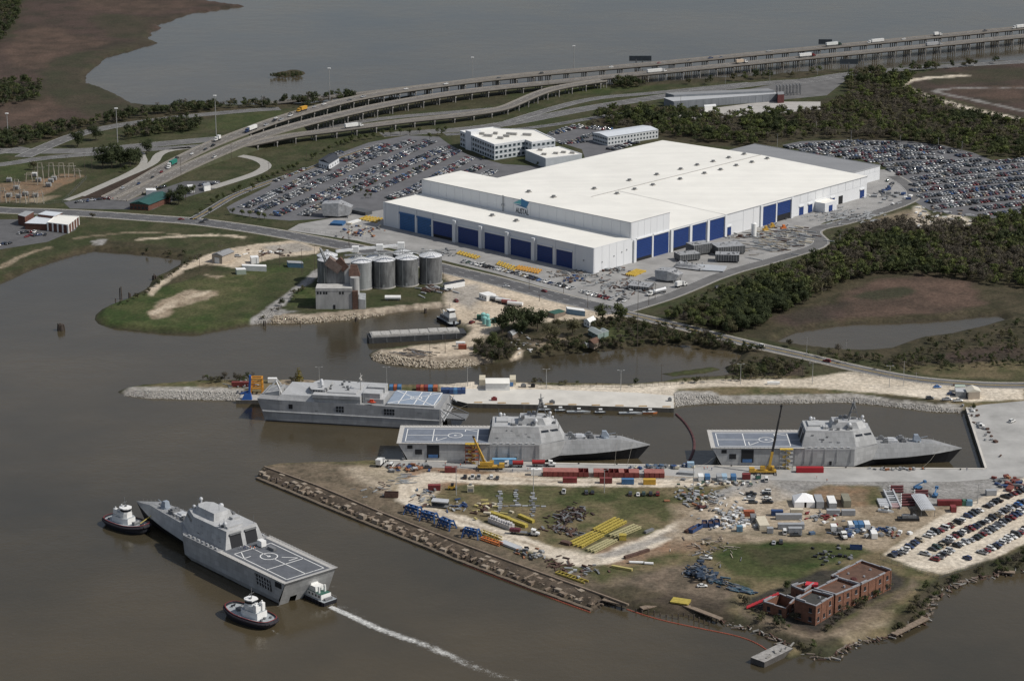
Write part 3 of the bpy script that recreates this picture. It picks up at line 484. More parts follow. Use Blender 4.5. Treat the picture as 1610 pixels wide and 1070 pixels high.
 base=[(45,10.4),(72,10.6),(83.5,5.2),(83.5,-5.2),(72,-10.6),(45,-10.4)];top=[(47,8.1),(70.5,8.3),(79.5,4.4),(79.5,-4.4),(70.5,-8.3),(47,-8.1)]
 s_.frus(base[::-1],D,top[::-1],R,0,1);part('superstructure',s_,[navy,roofg],t)
 fc=MB()
 for s in(1,-1):
  q=[(72,s*10.65,D),(71,s*13.92,D),(67.1,s*12.25,0),(81.05,s*7.25,3.7),(83.6,s*5.3,D)]
  fc.add(q,[[0,1,4]]if s<0 else[[0,4,1]])
 part('shoulder_plate',fc,[navy],t)
 rb=MB();rb.frus([(60,5.2),(60,-5.2),(74,-5.2),(78,-2.6),(78,2.6),(74,5.2)][::1],R,[(61,4.2),(61,-4.2),(72.5,-4.2),(75.5,-2),(75.5,2),(72.5,4.2)],R+3.2,0,1);rb.box(49,55,-2,6,R,R+.9,0,1);rb.box(56,58.5,-6,-2,R,R+1.2,0,1)
 part('deckhouse',rb,[navy,roofg],t)
 wn=MB()
 def side(x,z,s,dy=.06):k=(z-D)/(R-D);return(x,s*(lerp(10.5,8.2,k)+dy),z)
 for s in(1,-1):
  for x0,x1 in((66.2,68.4),(68.9,71.1)):wn.add([side(x0,16,s),side(x1,16,s),side(x1,17.1,s),side(x0,17.1,s)],[[0,1,2,3]]if s<0 else[[3,2,1,0]])
  for k0,k1 in((.08,.46),(.54,.94)):
   f0=lambda k,zz:tuple(Vector(base[1]+(D,)).lerp(Vector(top[1]+(R,)),(zz-D)/(R-D)).lerp(Vector(base[2]+(D,)).lerp(Vector(top[2]+(R,)),(zz-D)/(R-D)),k)+Vector((.05,.06,0)))
   q=[f0(k0,16.2),f0(k1,16.2),f0(k1,17.3),f0(k0,17.3)];q=[(a[0],a[1]*s,a[2])for a in q];wn.add(q,[[0,1,2,3]])
 for y0,y1 in((-4,-1.5),(-1.2,1.2),(1.5,4)):wn.quad((81.05,y0,16.2),(81.05,y1,16.2),(80.5,y1,17.3),(80.5,y0,17.3))
 part('bridge_windows',wn,[glassd],t)
 for y0,y1 in((1.0,7.2),(-7.2,-1.0)):
  dd=MB();a=lambda y,z:(lerp(45,47,(z-D)/(R-D))-.06,y,z)
  dd.quad(a(y1,D+.15),a(y0,D+.15),a(y0,17.4),a(y1,17.4),0);part('hangar_door',dd,[dark],t)
  rr=MB();rr.box(45.9,46.4,y0,y1,17.3,18.1);part('door_housing',rr,[gear],t)
 g=MB();g.cyl(104,0,11,12,2.3,2.1,14);g.add([(102.2,-1.5,12),(106.2,-1.5,12),(106.2,1.5,12),(102.2,1.5,12),(102.6,-1.1,14.6),(104.6,-1.1,14.6),(104.6,1.1,14.6),(102.6,1.1,14.6)],[[0,1,5,4],[1,2,6,5],[2,3,7,6],[3,0,4,7],[4,5,6,7]]);g.tube((106,0,13),(109.5,0,13.6),.16);part('gun_mount',g,[M('gun_blue_grey',(.26,.30,.35),.5,var=.1)],t)
 for x,y,dx_,dy_,hz in((86.5,2.5,1.4,1.2,1.3),(88,-2.8,1.2,1,1.6),(91,0,3.2,2.6,1.0),(96,1.4,1.8,1.5,1.7),(97.3,-1.4,1.2,1.1,1.3)):
  q=MB();q.box(x-dx_,x+dx_,y-dy_,y+dy_,11.1,11.1+hz);q.box(x-dx_*.5,x+dx_*.5,y-dy_*.6,y+dy_*.6,11.1+hz,11.4+hz*1.3);part('deck_fitting',q,[gear if x!=91 else alum],t)
 for x,y,r in((69,-5.6,1.2),(51,5.8,1.0),(76.2,0,.9),(52.8,7,.7),(77.4,3,.8)):
  q=MB();z0=R if x!=76.2 else R+3;q.cyl(x,y,z0,z0+r*1.2,r*.55,n=8)
  q.loft([[(x+r*math.cos(b_)*math.cos(a_*math.pi/5),y+r*math.cos(b_)*math.sin(a_*math.pi/5),z0+r*1.9+r*math.sin(b_))for a_ in range(10)]for b_ in(-1.2,-.6,0,.6,1.2)],0,True,True);part('radar_dome',q,[alum],t)
 for k in range(9):
  q=MB();x=random.uniform(49,79);y=random.choice((-1,1))*random.uniform(5.5,7.4)if x<70 else random.uniform(-3,3);hz=random.uniform(.5,1.3);zz=R if x<60 else(R+3.2 if abs(y)<4 and x<75 else R)
  q.box(x-.7,x+.7,y-.6,y+.6,zz,zz+hz);part('roof_vent',q,[gear],t)
 if mast:
  q=MB();z0=R+3.2
  for a,b_ in(((69,-1.8),(71.2,-.3)),((69,1.8),(71.2,.3)),((74.5,0),(71.8,0))):q.bar((*a,z0),(*b_,30.3),.5)
  q.bar((71.5,-2.6,28),(71.5,2.6,28),.35);q.bar((70.4,0,26.3),(73.2,0,26.3),.4);q.tube((71.5,0,30),(71.5,0,34),.22);q.cyl(71.5,0,30.1,31.3,.95,.8,8);q.bar((70.3,-1.4,31.6),(72.9,1.4,31.6),.3);q.cyl(72.2,.5,28.3,29.4,.8,.5,8);q.tube((71.3,-2.4,28),(71.3,-2.4,29.6),.15);q.tube((71.3,2.4,28),(71.3,2.4,30),.15)
  part('mast',q,[gear],t)
  for x,y,z0 in((62.5,-4,R+3.2),(65.5,2,R+3.2),(68,3,R+3.2)):
   q=MB();q.box(x-.9,x+.9,y-.9,y+.9,z0,z0+1.4);part('sensor_housing',q,[gear],t)
 for k in range(14):
  q=MB();sg=1 if k%2 else-1;zz=random.uniform(12.6,17.6);xx=random.uniform(47.5,66);hh=random.uniform(.3,.8);y0=lerp(10.5,8.2,(zz-D)/(R-D));q.box(xx,xx+random.uniform(.4,1.6),sg*y0-.12,sg*y0+.1,zz,zz+hh);part('hull_fitting',q,[random.choice([gear,navyd,navyd])],t)
 for k in range(7):
  for sg in(1,-1):q=MB();xx=48+k*3.2;q.tube((xx,sg*12.6,D+.5),(xx+1.5,sg*12.6,D+.5),.42,8);part('life_raft',q,[alum],t)
 for k in range(12):
  q=MB();xx=random.uniform(86,110);yy=random.uniform(-1,1)*lerp(4.2,2,(xx-86)/24);q.box(xx-.3,xx+.4,yy-.3,yy+.3,11.1,11.5+random.random()*.7);part('deck_fitting',q,[random.choice([gear,alum,gear])],t)
 q=MB()
 for xx,yy,hh in((50,7,5),(57,-6,3.5),(66,5,4),(75,2.5,3),(79,-2,3.5),(63,0,6),(47.6,-7,4)):q.tube((xx,yy,R-.2),(xx,yy,R+hh+(3 if abs(yy)<4 else 0)),.08,5)
 part('antennas',q,[gear],t)
 # starboard side details
 if moored:
  q=MB();q.box(14.5,20.7,-13.75,-13.35,4.2,D-.5);q.box(15.2,20.0,-13.82,-13.7,4.3,6.0,1);part('mission_bay_door',q,[dark,bluec],t)
  for bx in((8.5,12,-13.62,-13.3,6,8.6),(4.6,7.2,-13.68,-13.2,9.0,10.8),(58.6,59.8,-13.85,-13.3,3,5)):part('hull_recess',MB().box(*bx),[dark],t)
  q=MB()
  for x in(41,46,50,56,62,69):q.box(x,x+.25,-14,-13.6,4,D)
  part('hull_fitting',q,[navyd],t)
  q=MB();q.quad((45,-13.95,D-.9),(71,-13.98,D-.9),(71,-13.98,D-.6),(45,-13.95,D-.6));part('rubbing_strake',q,[navyd],t)
 else:
  q=MB();q.add([(9,13.62,5.0),(19.5,13.68,5.6),(20.5,13.72,10.2),(10,13.66,9.8)],[[0,3,2,1]]);f2=part('boat_bay',q,[dark],t)
  q=MB()
  for i in range(6):q.bar((10+i*1.8,13.8,5.2),(10.6+i*1.8,13.8,10),.3)
  for z0 in(6.8,8.4):q.bar((9.6,13.8,z0),(20,13.8,z0+.4),.25)
  part('bay_frame',q,[navy],f2)
  q=MB();q.box(2.6,6.5,13.3,13.8,8.5,10.7);part('hull_recess',q,[dark],t)
 q=MB()
 for s in(1,-1):
  for i in range(15):x=85+i*2.8;y=s*lerp(5.3,1.4,i/14*.9);q.tube((x,y,11 if x<112 else 11-(x-112)*.26),(x,y,12.1 if x<112 else 12.1-(x-112)*.26),.05,4)
  for i in range(14):q.tube((47+i*1.8,s*13.2,D),(47+i*1.8,s*13.2,D+1.1),.05,4)
  q.bar((47,s*13.2,D+1.1),(71,s*13.2,D+1.1),.08)
 part('guard_rail',q,[netm],t)
 return t
def heading_place(t,stern,bow):
 t.location=(stern.x,stern.y,0);t.rotation_euler.z=math.atan2(bow.y-stern.y,bow.x-stern.x)
def mid(a,b):return(a+b)/2
sL=lcs('grey trimaran warship moored ahead of the catamaran, yellow crane at its side');sR=lcs('grey trimaran warship moored alone at the right, raised black crane boom in front')
heading_place(sL,mid(P(624.5,697,11.5),P(633,670.5,11.5)),P(1026,698,7.6));heading_place(sR,mid(P(1116,704,11.5),P(1117.5,678,11.5)),P(1514,703.4,7.6))
sD=lcs('grey trimaran warship under way with tugs, open hangar and no mast',mast=False,moored=False);a_=mid(P(452,919,11.5),P(524,892,11.5));b_=P(215,787,7.6);heading_place(sD,a_,b_);sD.scale.x=math.hypot(b_.x-a_.x,b_.y-a_.y)/127
# things standing on the flight decks
def on_ship(t,x,y,z=11.6):x*=t.scale.x;return Vector((t.location.x+math.cos(t.rotation_euler.z)*x-math.sin(t.rotation_euler.z)*y,t.location.y+math.sin(t.rotation_euler.z)*x+math.cos(t.rotation_euler.z)*y,z))
for lab,x,y,sz,mt in(('white deck container standing by the hangar of the departing warship',39,-4.5,(3.4,2.6,3.0),'w'),('low grey deck tractor beside the white container on the flight deck',33,-5.5,(4.6,1.8,1.3),'g')):
 p_=on_ship(sD,x,y);u=thing('deck_container' if mt=='w' else 'deck_tractor',lab,'container' if mt=='w' else 'tractor',p_,sD.rotation_euler.z);q=MB();l_,w_,hh=sz
 q.box(-l_/2,l_/2,-w_/2,w_/2,.3,hh);part('body',q,[M('white_paint',(.74,.74,.72),.5,var=.08)if mt=='w' else gear],u);q=MB();q.box(-l_/2+.2,l_/2-.2,-w_/2-.05,w_/2+.05,0,.3);part('skid',q,[gear],u)
skin=M('skin',(.35,.2,.14),.6,var=0)
PEOPLE_AT=[(sD,42,4.5),(sD,41,3.6),(sD,41.4,2.6),(sD,40.2,2.2),(sD,39.6,1.2),(sD,37.8,.3)]
# catamaran transport
def epf():
 t=thing('catamaran_transport','grey catamaran transport ship with small flight deck, moored along the rock jetty','ship')
 y0=14.1;h=MB()
 for s in(1,-1):
  lo=[(6,0,-.3,y0*.93),(14,0,-.3,y0*.99),(50,0,-.3,y0),(101,0,-.3,y0)]
  secs=[[(x0,s*w_,-.3),(x0-1.5 if k==0 else x0,s*w_,4.9),(x0-2.0 if k==0 else x0,s*(w_-.5),5.2),(x0-4.5 if k==0 else x0,s*(w_-.7),10.6 if x0<60 else 10.3)]for k,(x0,_,__,w_)in enumerate(lo)]
  if s>0:secs=[q[::-1]for q in secs]
  h.loft(secs,0,mf=lambda k,i:0)
  # inner faces of the twin hulls at the bow
  q=[(6,s*y0*.93,-.3),(4.5,s*y0*.93,4.9),(1.5,s*(y0*.93-.7),10.6),(1.5,s*5,10.6),(5,s*5,4.5),(7,s*8,-.3)]
  h.add(q,[[0,1,2,3,4,5]]if s<0 else[[5,4,3,2,1,0]])
 h.add([(1.5,-5,10.6),(1.5,5,10.6),(5,5,4.5),(5,-5,4.5)],[[0,1,2,3]])
 h.quad((1.5,-12.4,10.6),(1.5,12.4,10.6),(14,13.3,10.6),(14,-13.3,10.6),1);h.quad((14,-13.3,10.6),(14,13.3,10.6),(101,13.4,10.35),(101,-13.4,10.35),1)
 h.quad((101,14.1,-.3),(101,6,-.3),(101,6,10.3),(101,13.4,10.3));h.quad((101,-6,-.3),(101,-14.1,-.3),(101,-13.4,10.3),(101,-6,10.3));h.quad((101,6,3),(101,-6,3),(101,-6,10.3),(101,6,10.3))
 part('hull',h,[navyd,deckg],t)
 b=MB()
 for s in(1,-1):b.box(6.5,101.2,s*14.12-.08,s*14.12+.08,-.3,.7)
 part('waterline_band',b,[boot],t)
 st=MB()
 for s in(1,-1):st.box(4.8,101.3,s*14.1-.12,s*14.1+.12,4.75,5.05)
 part('rubbing_strake',st,[navy],t)
 f=MB();f.frus([(12,-13.2),(33,-13.2),(33,13.2),(12,13.2)],10.5,[(14.5,-11.2),(33,-11.6),(33,11.6),(14.5,11.2)],13.0,0,1);part('forward_house',f,[navy,roofg],t)
 u=MB();u.box(33,58,-12.6,12.6,10.5,12.6,0,1);u.prism([(32,-13.4),(58,-12.9),(58,12.9),(32,13.4)],12.6,14.2,0,1);part('upper_house',u,[navy,roofg],t)
 br=MB();br.prism([(30.5,-8.5),(28.5,-5),(28,0),(28.5,5),(30.5,8.5),(38,8.5),(38,-8.5)],13.0,15.4,0,1);part('wheelhouse',br,[navy,roofg],t)
 wn=MB()
 for i in range(5):a=Vector((30.5,8.5,0)).lerp(Vector((28.5,5,0)),(i+.1)/5);c=Vector((30.5,8.5,0)).lerp(Vector((28.5,5,0)),(i+.85)/5);wn.quad((a.x-.06,a.y+.05,14.1),(c.x-.06,c.y+.05,14.1),(c.x-.06,c.y+.05,15),(a.x-.06,a.y+.05,15))
 for i in range(4):wn.box(31.2+i*1.4,32.3+i*1.4,8.45,8.56,14.4,15.1)
 for i in range(8):wn.box(27.9,28.6,-4.8+i*1.2,-3.9+i*1.2,14.1,15)
 part('bridge_windows',wn,[glassd],t)
 r=MB();r.box(39,55,-9,9,14.2,14.7,0,1);part('roof_plate',r,[navy,roofg],t)
 for x0,x1,ya,yb,hz in((58.5,68,1.5,9.5,15.2),(58.5,68,-9.5,-1.5,15.2),(60,70,-4,10,12.6)):
  q=MB();q.box(x0,x1,ya,yb,10.4,hz,0,1);part('funnel',q,[navy,roofg],t)
 q=MB();q.tube((55.5,1,14),(55.5,1,22.5),.3,r1=.15);q.bar((55.5,-2.5,20.5),(55.5,4,20.5),.25);q.bar((53.5,1,17.8),(57.5,1,19),.25);q.cyl(55.5,1,19,20,.9,.7,8);part('mast',q,[netm],t)
 for x,y in((34,0),(35.2,4),(33,-3)):
  q=MB();q.cyl(x,y,15.3,16.0,.5,n=8);q.loft([[(x+1.0*math.cos(b_)*math.cos(a_*math.pi/5),y+1.0*math.cos(b_)*math.sin(a_*math.pi/5),16.6+.9*math.sin(b_))for a_ in range(10)]for b_ in(-1.2,-.6,0,.6,1.2)],0,True,True);part('radar_dome',q,[alum],t)
 for k in range(10):
  q=MB();x=random.uniform(37,56);y=random.uniform(-10,10);q.box(x-.6,x+.6,y-.5,y+.5,14.2,15.0+random.random());part('roof_vent',q,[gear],t)
 fd=MB();fd.prism([(72,-11.6),(97.5,-11.6),(98.5,0),(97.5,11.6),(72,11.6)],10.4,11.4,0,1);f=part('flight_deck',fd,[navy,M('pale_flight_deck',(.23,.28,.35),.8,var=.12,scale=.3)],t)
 l=MB();z=11.45
 for a in((72.6,-11,97,11),(72.6,11,97,-11),(78,-11.3,78,11.3),(86.5,-11.3,86.5,11.3),(91.5,-11.3,91.5,11.3),(72.6,-11.3,97.2,-11.3),(72.6,11.3,97.2,11.3),(97.2,-11.3,97.2,11.3)):flat(l,*a,.5,z)
 ring(l,85.5,0,3.2,3.2,z+.03,.5);part('deck_markings',l,[lines],f)
 for x0,n_ in((45,3),(71,4)):
  for i in range(n_):
   for k in range(2):q=MB();q.box(x0+i*1.5,x0+i*1.5+1.15,13.38,13.62,6.3+k*1.6,7.6+k*1.6);part('window',q,[glassd],t)
 for x0,z0,dx_,dz_ in((19,6.6,2.2,2.2),(33.5,5.6,1.6,.9),(89,7.0,2.4,1),(61,6,1.5,2),(94,4.2,2,1)):q=MB();q.box(x0,x0+dx_,13.36,13.5,z0,z0+dz_);part('hull_recess',q,[dark],t)
 q=MB()
 for s in(1,-1):q.bar((3,s*5,10.6),(9,s*1.2,16.5),.7);q.bar((13,s*4,10.6),(9,s*1.2,16.5),.7)
 q.bar((9,-1.2,16.4),(9,1.2,16.4),.6);q.prism([(2,-5),(12,-6),(12,6),(2,5)],10.6,[11,13.2,13.2,11]);part('bow_frame',q,[navy],t)
 q=MB()
 for s in(1,-1):q.bar((98,s*11,10.4),(103,s*11,4),.6);q.bar((101,s*12.5,10.3),(105,s*12.5,7),.45);q.bar((101.5,s*12.8,1),(101.5,s*12.8,10),.5)
 for i in range(5):q.bar((99+i*.9,-11,9-i*1.2),(99+i*.9,11,9-i*1.2),.4)
 part('stern_gantry',q,[alum],t)
 q=MB();q.prism([(101,-5),(113,-5),(113,5),(101,5)],2.9,3.6);q.bar((101,-5,8),(113,-5,3.8),.4);q.bar((101,5,8),(113,5,3.8),.4);part('vehicle_ramp',q,[gear],t)
 q=MB();q.loft([[(62+a*4.6,12.6+.9*math.cos(b_)*math.sin(math.pi*min(1,max(.12,a))),11.9+.75*math.sin(b_)*math.sin(math.pi*min(.9,max(.12,a))))for b_ in np.linspace(0,2*math.pi,9)[:-1]]for a in(0,.15,.4,.7,.9,1)],0,True,True);q.box(63.2,65.2,12.2,13,12.4,13.2,0);part('rescue_boat',q,[M('rescue_orange',(.55,.07,.03),.5,var=.1)],t)
 return t
E_=epf()
for o in E_.children_recursive:o.data.transform(Matrix.Diagonal((1,-1,1.13,1)));o.data.flip_normals()
a=P(440,628.6,11.9);b_=P(684,637.5,12.9);ang=math.atan2(b_.y-a.y-.0,b_.x-a.x)-math.atan2(1.8,85);ca,sa=math.cos(ang),math.sin(ang)
E_.rotation_euler.z=ang;E_.location=(a.x-(ca*12+sa*13.4),a.y-(sa*12-ca*13.4),0);E_.location.x-=2.2
# ---------------------------------------------------------------- buildings
whitewall=M('white_metal_cladding',(.66,.675,.69),.55,.05,var=.04,scale=.08,streak=1);whiteroof=M('white_roof_membrane',(.74,.725,.67),.75,var=.06,scale=.03);trim=M('grey_trim',(.33,.34,.35),.6,var=.08)
bluedoor=M('blue_shutter',(.014,.042,.17),.5,var=.08,scale=.4);bluelight=M('faded_blue_shutter',(.035,.12,.29),.6,var=.1,scale=.4);greyroof=M('grey_metal_roof',(.27,.272,.275),.55,.2,var=.06,scale=.06);ventm=M('vent_metal',(.36,.35,.33),.6,.2,var=.2)
glass=M('window_glass',(.03,.045,.055),.12,var=0,spec=.7);brick=M('red_brick',(.165,.078,.05),.9,var=.3,scale=.8);brickd=M('dark_brick',(.12,.055,.04),.9,var=.3,scale=.8);rust=M('rust',(.095,.056,.043),.9,var=.35,scale=.9);rustroof=M('rusty_earth_roof',(.105,.06,.042),.95,var=.3,scale=.35)  # ruin's red brick lowered: cloud shade over that corner carried in its colour
seams(whiteroof,7.5,400,.03);seams(greyroof,6,400,.05)
galv=M('galvanised_steel',(.34,.355,.36),.5,.35,var=.3,scale=.35,streak=1);galvd=M('weathered_galvanised',(.185,.19,.192),.6,.3,var=.45,scale=.5,streak=1);galvw=M('bright_silo_roof',(.66,.67,.68),.45,.2,var=.12,scale=.3);oldconc=M('old_stained_concrete',(.33,.33,.325),.9,var=.28,scale=.25,streak=1)
cream=M('cream_paint',(.52,.47,.36),.7,var=.12);beige=M('beige_wall',(.36,.31,.25),.8,var=.12);greenroof=M('green_metal_roof',(.025,.085,.075),.5,.1,var=.12);whitep=M('white_paint',(.74,.74,.72),.5,var=.08);greyp=M('grey_paint',(.3,.31,.315),.6,var=.15);wood=M('weathered_wood',(.19,.155,.125),.9,var=.3,scale=.8);teal=M('teal_paint',(.22,.46,.43),.6,var=.12)
logo_b=M('logo_blue',(.03,.16,.32),.5,var=0);logo_g=M('logo_teal',(.10,.36,.40),.5,var=0);logo_d=M('logo_dark_grey',(.035,.045,.06),.5,var=0)
F_=P(933.8,430.1);L_=P(603,354);R_=P(1366.7,309.3);e1=(L_-F_).normalized();e2=Vector((-e1 .y,e1 .x,0));e2=e2 if e2 .dot(R_-F_)>0 else-e2
hall=thing('assembly_hall','huge white assembly hall with blue roller doors and stepped roof','factory',(F_.x,F_.y,GZ),math.atan2(e2 .y,e2 .x))
# local frame: x along the right-hand wall (e2), y along the door front (e1)
HX,HY=313.5,199.5
wl=MB();wl.box(0,37.5,0,HY,0,17.1,0,1);part('low_wing',wl,[whitewall,whiteroof],hall)
wl=MB();wl.box(37.5,78.2,0.15,HY-1,0,27.8,0,1);hb=part('high_bay',wl,[whitewall,whiteroof],hall)
wl=MB();wl.add([(78.2,.05,0),(HX,.05,0),(HX,HY,0),(78.2,HY,0),(78.2,.05,15.7),(HX,.05,15.7),(HX,HY,15.7),(78.2,HY,15.7),(78.2,100,17.6),(HX,100,17.6)],[[0,1,5,4],[1,2,6,9,5],[2,3,7,6]],0);wl.add([(78.2,-.35,15.75),(HX+.4,-.35,15.75),(HX+.4,HY+.3,15.75),(78.2,HY+.3,15.75),(78.2,100,17.7),(HX+.4,100,17.7)],[[0,1,5,4],[4,5,2,3]],1);mainp=part('main_hall',wl,[whitewall,whiteroof],hall)
q=MB();q.box(78.4,HX,99.7,100.3,17.6,18.0);part('ridge_cap',q,[ventm],mainp)
q=MB();q.box(139.6,140.1,0,99,15.78,15.95);q.add([(139.6,0,15.8),(140.1,0,15.8),(140.1,99,17.78),(139.6,99,17.78)],[[0,1,2,3]]);part('roof_joint',q,[ventm],mainp)
def wallbox(side,t0,t1,z0,z1,d0,d1,m=0,mb=None):
 mb=mb or MB()
 if side=='F':mb.box(-d1,-d0,t0,t1,z0,z1,m)
 else:mb.box(t0,t1,-d1,-d0,z0,z1,m)
 return mb
def shutter(side,t0,t1,z1,mt,d=.12,dark_gap=0):
 s=MB();n=int(z1/1.1)
 for i in range(n):
  a=z1*i/n;
  if a<dark_gap:continue
  wallbox(side,t0,t1,a,z1*(i+1)/n-.2,.02,d+.05*(i%2),0,s)
 wallbox(side,t0,t1,0,z1,.005,.04,1,s)
 dr=part('roller_door',s,[mt,dark],hall,label='faded light blue roller door' if mt==bluelight else('dark blue roller door left partly open' if dark_gap>1 else None))
 h=wallbox(side,t0-.4,t1+.4,z1+.05,z1+1.0,0,.7);part('door_hood',h,[whitewall if mt!=bluelight else bluelight],dr)
for a,b,z,m_,g_ in((183,168,11.6,bluelight,0),(165.3,151.5,11.4,bluelight,0),(149.4,129.8,11.8,bluedoor,1.2),(125,105.3,11.7,bluedoor,0),(99.5,79.7,11.8,bluedoor,0),(75,55,11.8,bluedoor,0),(50.6,36.8,11.4,bluedoor,0),(33.3,19.1,11.2,bluedoor,0)):shutter('F',b,a,z,m_,.14,g_)
for a,b,z,g_ in((43.3,59,15.2,1.2),(61.3,77.2,15.0,0),(82.2,98.8,14.8,1.3),(102.4,118,14.7,0),(121.9,138.3,14.8,0),(183,198.6,14.2,0),(200.5,216.6,14.2,4.6)):shutter('R',a,b,z,bluedoor,.14,g_)
for a,b in((141.3,146.8),(227.3,232.9),(238.6,243.8),(266.9,272),(304.6,310.2)):shutter('R',a,b,6.3,bluedoor)
q=wallbox('R',277,282.3,0,6.2,.01,.1);part('open_doorway',q,[dark],hall)
q=MB();q.box(247,262,-9,-.1,0,7.2,0,1);pb=part('porch_box',q,[whitewall,whiteroof],hall);q=MB();q.box(252,256.5,-9.15,-9.0,0,4.8);part('roller_door',q,[bluedoor],pb)
for y in(0.6,17.3,35,53,77.3,102.2,127.4,150.3,166.6,184.5,198.7):
 q=MB();dd=2.2 if y in(53,77.3,102.2,127.4)else.5;q.box(-dd,-.01,y-1.4 if dd>1 else y-.7,y+1.4 if dd>1 else y+.7,0,15.6 if dd>1 else 16.9);part('buttress',q,[whitewall],hall)
for x in(41,60.2,80,100.6,120,139.8,181.2,199.6,218):
 q=MB();dd=1.1 if x not in(60.2,199.6)else.4;q.box(x-1.2 if dd>1 else x-.7,x+1.2 if dd>1 else x+.7,-dd,-.01,0,15.5);part('buttress',q,[whitewall],hall)
for i in range(24):
 y0=1+i*8.2;q=MB();q.box(37.32,37.5,y0+.10,min(y0+8.1,HY-1.2),17.15,27.6);part('wall_panel',q,[whitewall],hb)
for i in range(6):q=MB();x0=38+i*6.65;q.box(x0+.1,x0+6.55,0.0,.15,16,27.6);part('wall_panel',q,[whitewall],hb)
PX=[(142,160.4),(160.6,172),(172.2,181),(219,228),(228.2,237.6),(237.8,247),(247.2,256.4),(256.6,265.8),(266,275.4),(275.6,285),(285.2,294.6),(294.8,304.2),(304.4,313.3)]
for a,b in PX:q=wallbox('R',a+.1,b-.1,9.2 if(a>226 or a<143)else.2,15.4,-.02,.1);part('wall_panel',q,[whitewall],mainp)
for i in range(5):q=MB();q.box(i*7.4+.5,i*7.4+7.6,-.12,0,.2,16.9);part('wall_panel',q,[whitewall],hall)
for(a,b,z)in((4,37.2,16.9),):q=MB();q.box(-.25,37.6,-.2,.0,16.9,17.35);q.box(-.25,0,0,HY,16.9,17.35);part('roof_edge',q,[whitewall],hall)
q=MB();q.box(37.2,78.4,-.08,.12,27.7,28.05);q.box(37.2,37.5,.12,HY-1,27.7,28.05);part('roof_edge',q,[trim],hb)
q=MB();q.box(78.3,HX+.3,-.45,-.02,15.45,15.8);part('gutter',q,[trim],mainp)
yl_=wallhit(590+772/3.833,200+440/3.833,F_+e2*37.5,F_+e2*37.5+e1)[0];q=MB();q.box(37.0,37.3,yl_-.6,yl_+.6,17.2,28.6);q.box(36.2,37.2,yl_-.9,yl_+.9,21,22.5);part('roof_ladder',q,[trim],hb)
def z1(x,y):return(590+x/3.833,200+y/3.833)
def z2(x,y):return(980+x/3.659,200+y/3.659)
def hl(v):d=v-F_;return(d.dot(e2),d.dot(e1))
vm_=MB();vm_.box(-1.6,1.6,-1.6,1.6,0,.7);vm_.cyl(0,0,.7,1.6,1.2,1.5,8,1);vmesh=vm_.mesh('roof_vent',[ventm,gear])
for x,y in(z2(35,305),z2(193,272),z2(330,241),z2(425,217),z2(517,197),z2(607,175),z2(695,155),z2(65,357),z2(170,332),z2(327,298),z2(467,265),z2(560,244),z2(650,220),z2(740,201),z2(828,180),z1(1457,400),z1(1320,370)):
 a,b=hl(P(x,y+1,19.9));part('roof_vent',vmesh,None,mainp,(a,b,17.35))
for x,y in(z1(925,387),z1(1075,418)):a,b=hl(P(x,y+1,30.5));part('roof_vent',vmesh,None,hb,(a,b,27.8))
for x,y in(z1(705,530),z1(850,562)):a,b=hl(P(x,y+1,19.8));part('roof_vent',vmesh,None,hall,(a,b,17.1))
for y in(9,78,103.9,128.9,152):q=MB();q.box(-.5,-.02,y-.4,y+.4,7,8);part('wall_lamp',q,[trim],hall)
for x in(8,20,28,33):q=MB();q.box(x-.3,x+.3,-.6,-.13,5+x*.15,5.8+x*.15);part('wall_lamp',q,[trim],hall)
# lettering and emblem on the high bay
lx,lz=37.27,18.1;yL=wallhit(*z1(848,500),F_+e2*37.5,F_+e2*37.5+e1)[0];yR=wallhit(*z1(926,515),F_+e2*37.5,F_+e2*37.5+e1)[0]
cu=bpy.data.curves.new('wall_lettering','FONT');cu.body='AUSTAL';cu.size=5.6;cu.extrude=.06;cu.offset=.1;cu.align_x='CENTER'
tmp=bpy.data.objects.new('wall_lettering',cu);COL.objects.link(tmp);bpy.context.view_layer.update();me=bpy.data.meshes.new_from_object(tmp.evaluated_get(bpy.context.evaluated_depsgraph_get()));COL.objects.unlink(tmp);bpy.data.objects.remove(tmp)
wd_=max(v.co.x for v in me.vertices)-min(v.co.x for v in me.vertices);kx=abs(yL-yR)/wd_
for v in me.vertices:x,y,z=v.co;v.co=(lx-z,(yL+yR)/2-x*kx,lz+y*.95)
me.materials.clear();me.materials.append(logo_d);part('wall_lettering',me,None,hb,kind=None)['kind']='stuff'
yc=(yL+yR)/2
def emb(pts,mt):
 q=MB();n=len(pts);v=[(lx+.05,yc-a,lz+b)for a,b in pts];q.add(v,[list(range(n))]);q.add([(lx-.08,yc-a,lz+b)for a,b in pts],[list(range(n))]);part('emblem',q,[mt],hb)
emb([(-8.5,6.6),(-1.2,10.2),(-1.2,6.6)],logo_g);emb([(-1.0,5.2),(-1.0,11.0),(6.5,9.2),(4.4,5.4)],logo_b);emb([(-8.2,6.0),(-1.2,6.2),(5.2,4.8),(4.8,4.4)],logo_b)
# grey-roofed annex beyond the hall
an=thing('warehouse','white warehouse with flat grey roof behind the far end of the hall','warehouse',(F_.x+e2 .x*HX,F_.y+e2 .y*HX,GZ),math.atan2(e2 .y,e2 .x))
q=MB();q.box(.6,57,27,150,0,11.2,0,1);part('wall',q,[whitewall,greyroof],an);q=MB();q.box(56.9,57.4,26.6,150,10.8,11.5);q.box(.6,57.4,26.6,27,10.8,11.5);part('roof_edge',q,[trim],an);q=MB();q.box(20,34,26.85,27,0,7);part('roller_door',q,[bluedoor],an)
for i in range(8):q=MB();q.box(.8+i*7,7.6+i*7,26.9,27,7.2,10.7);part('wall_panel',q,[whitewall],an)
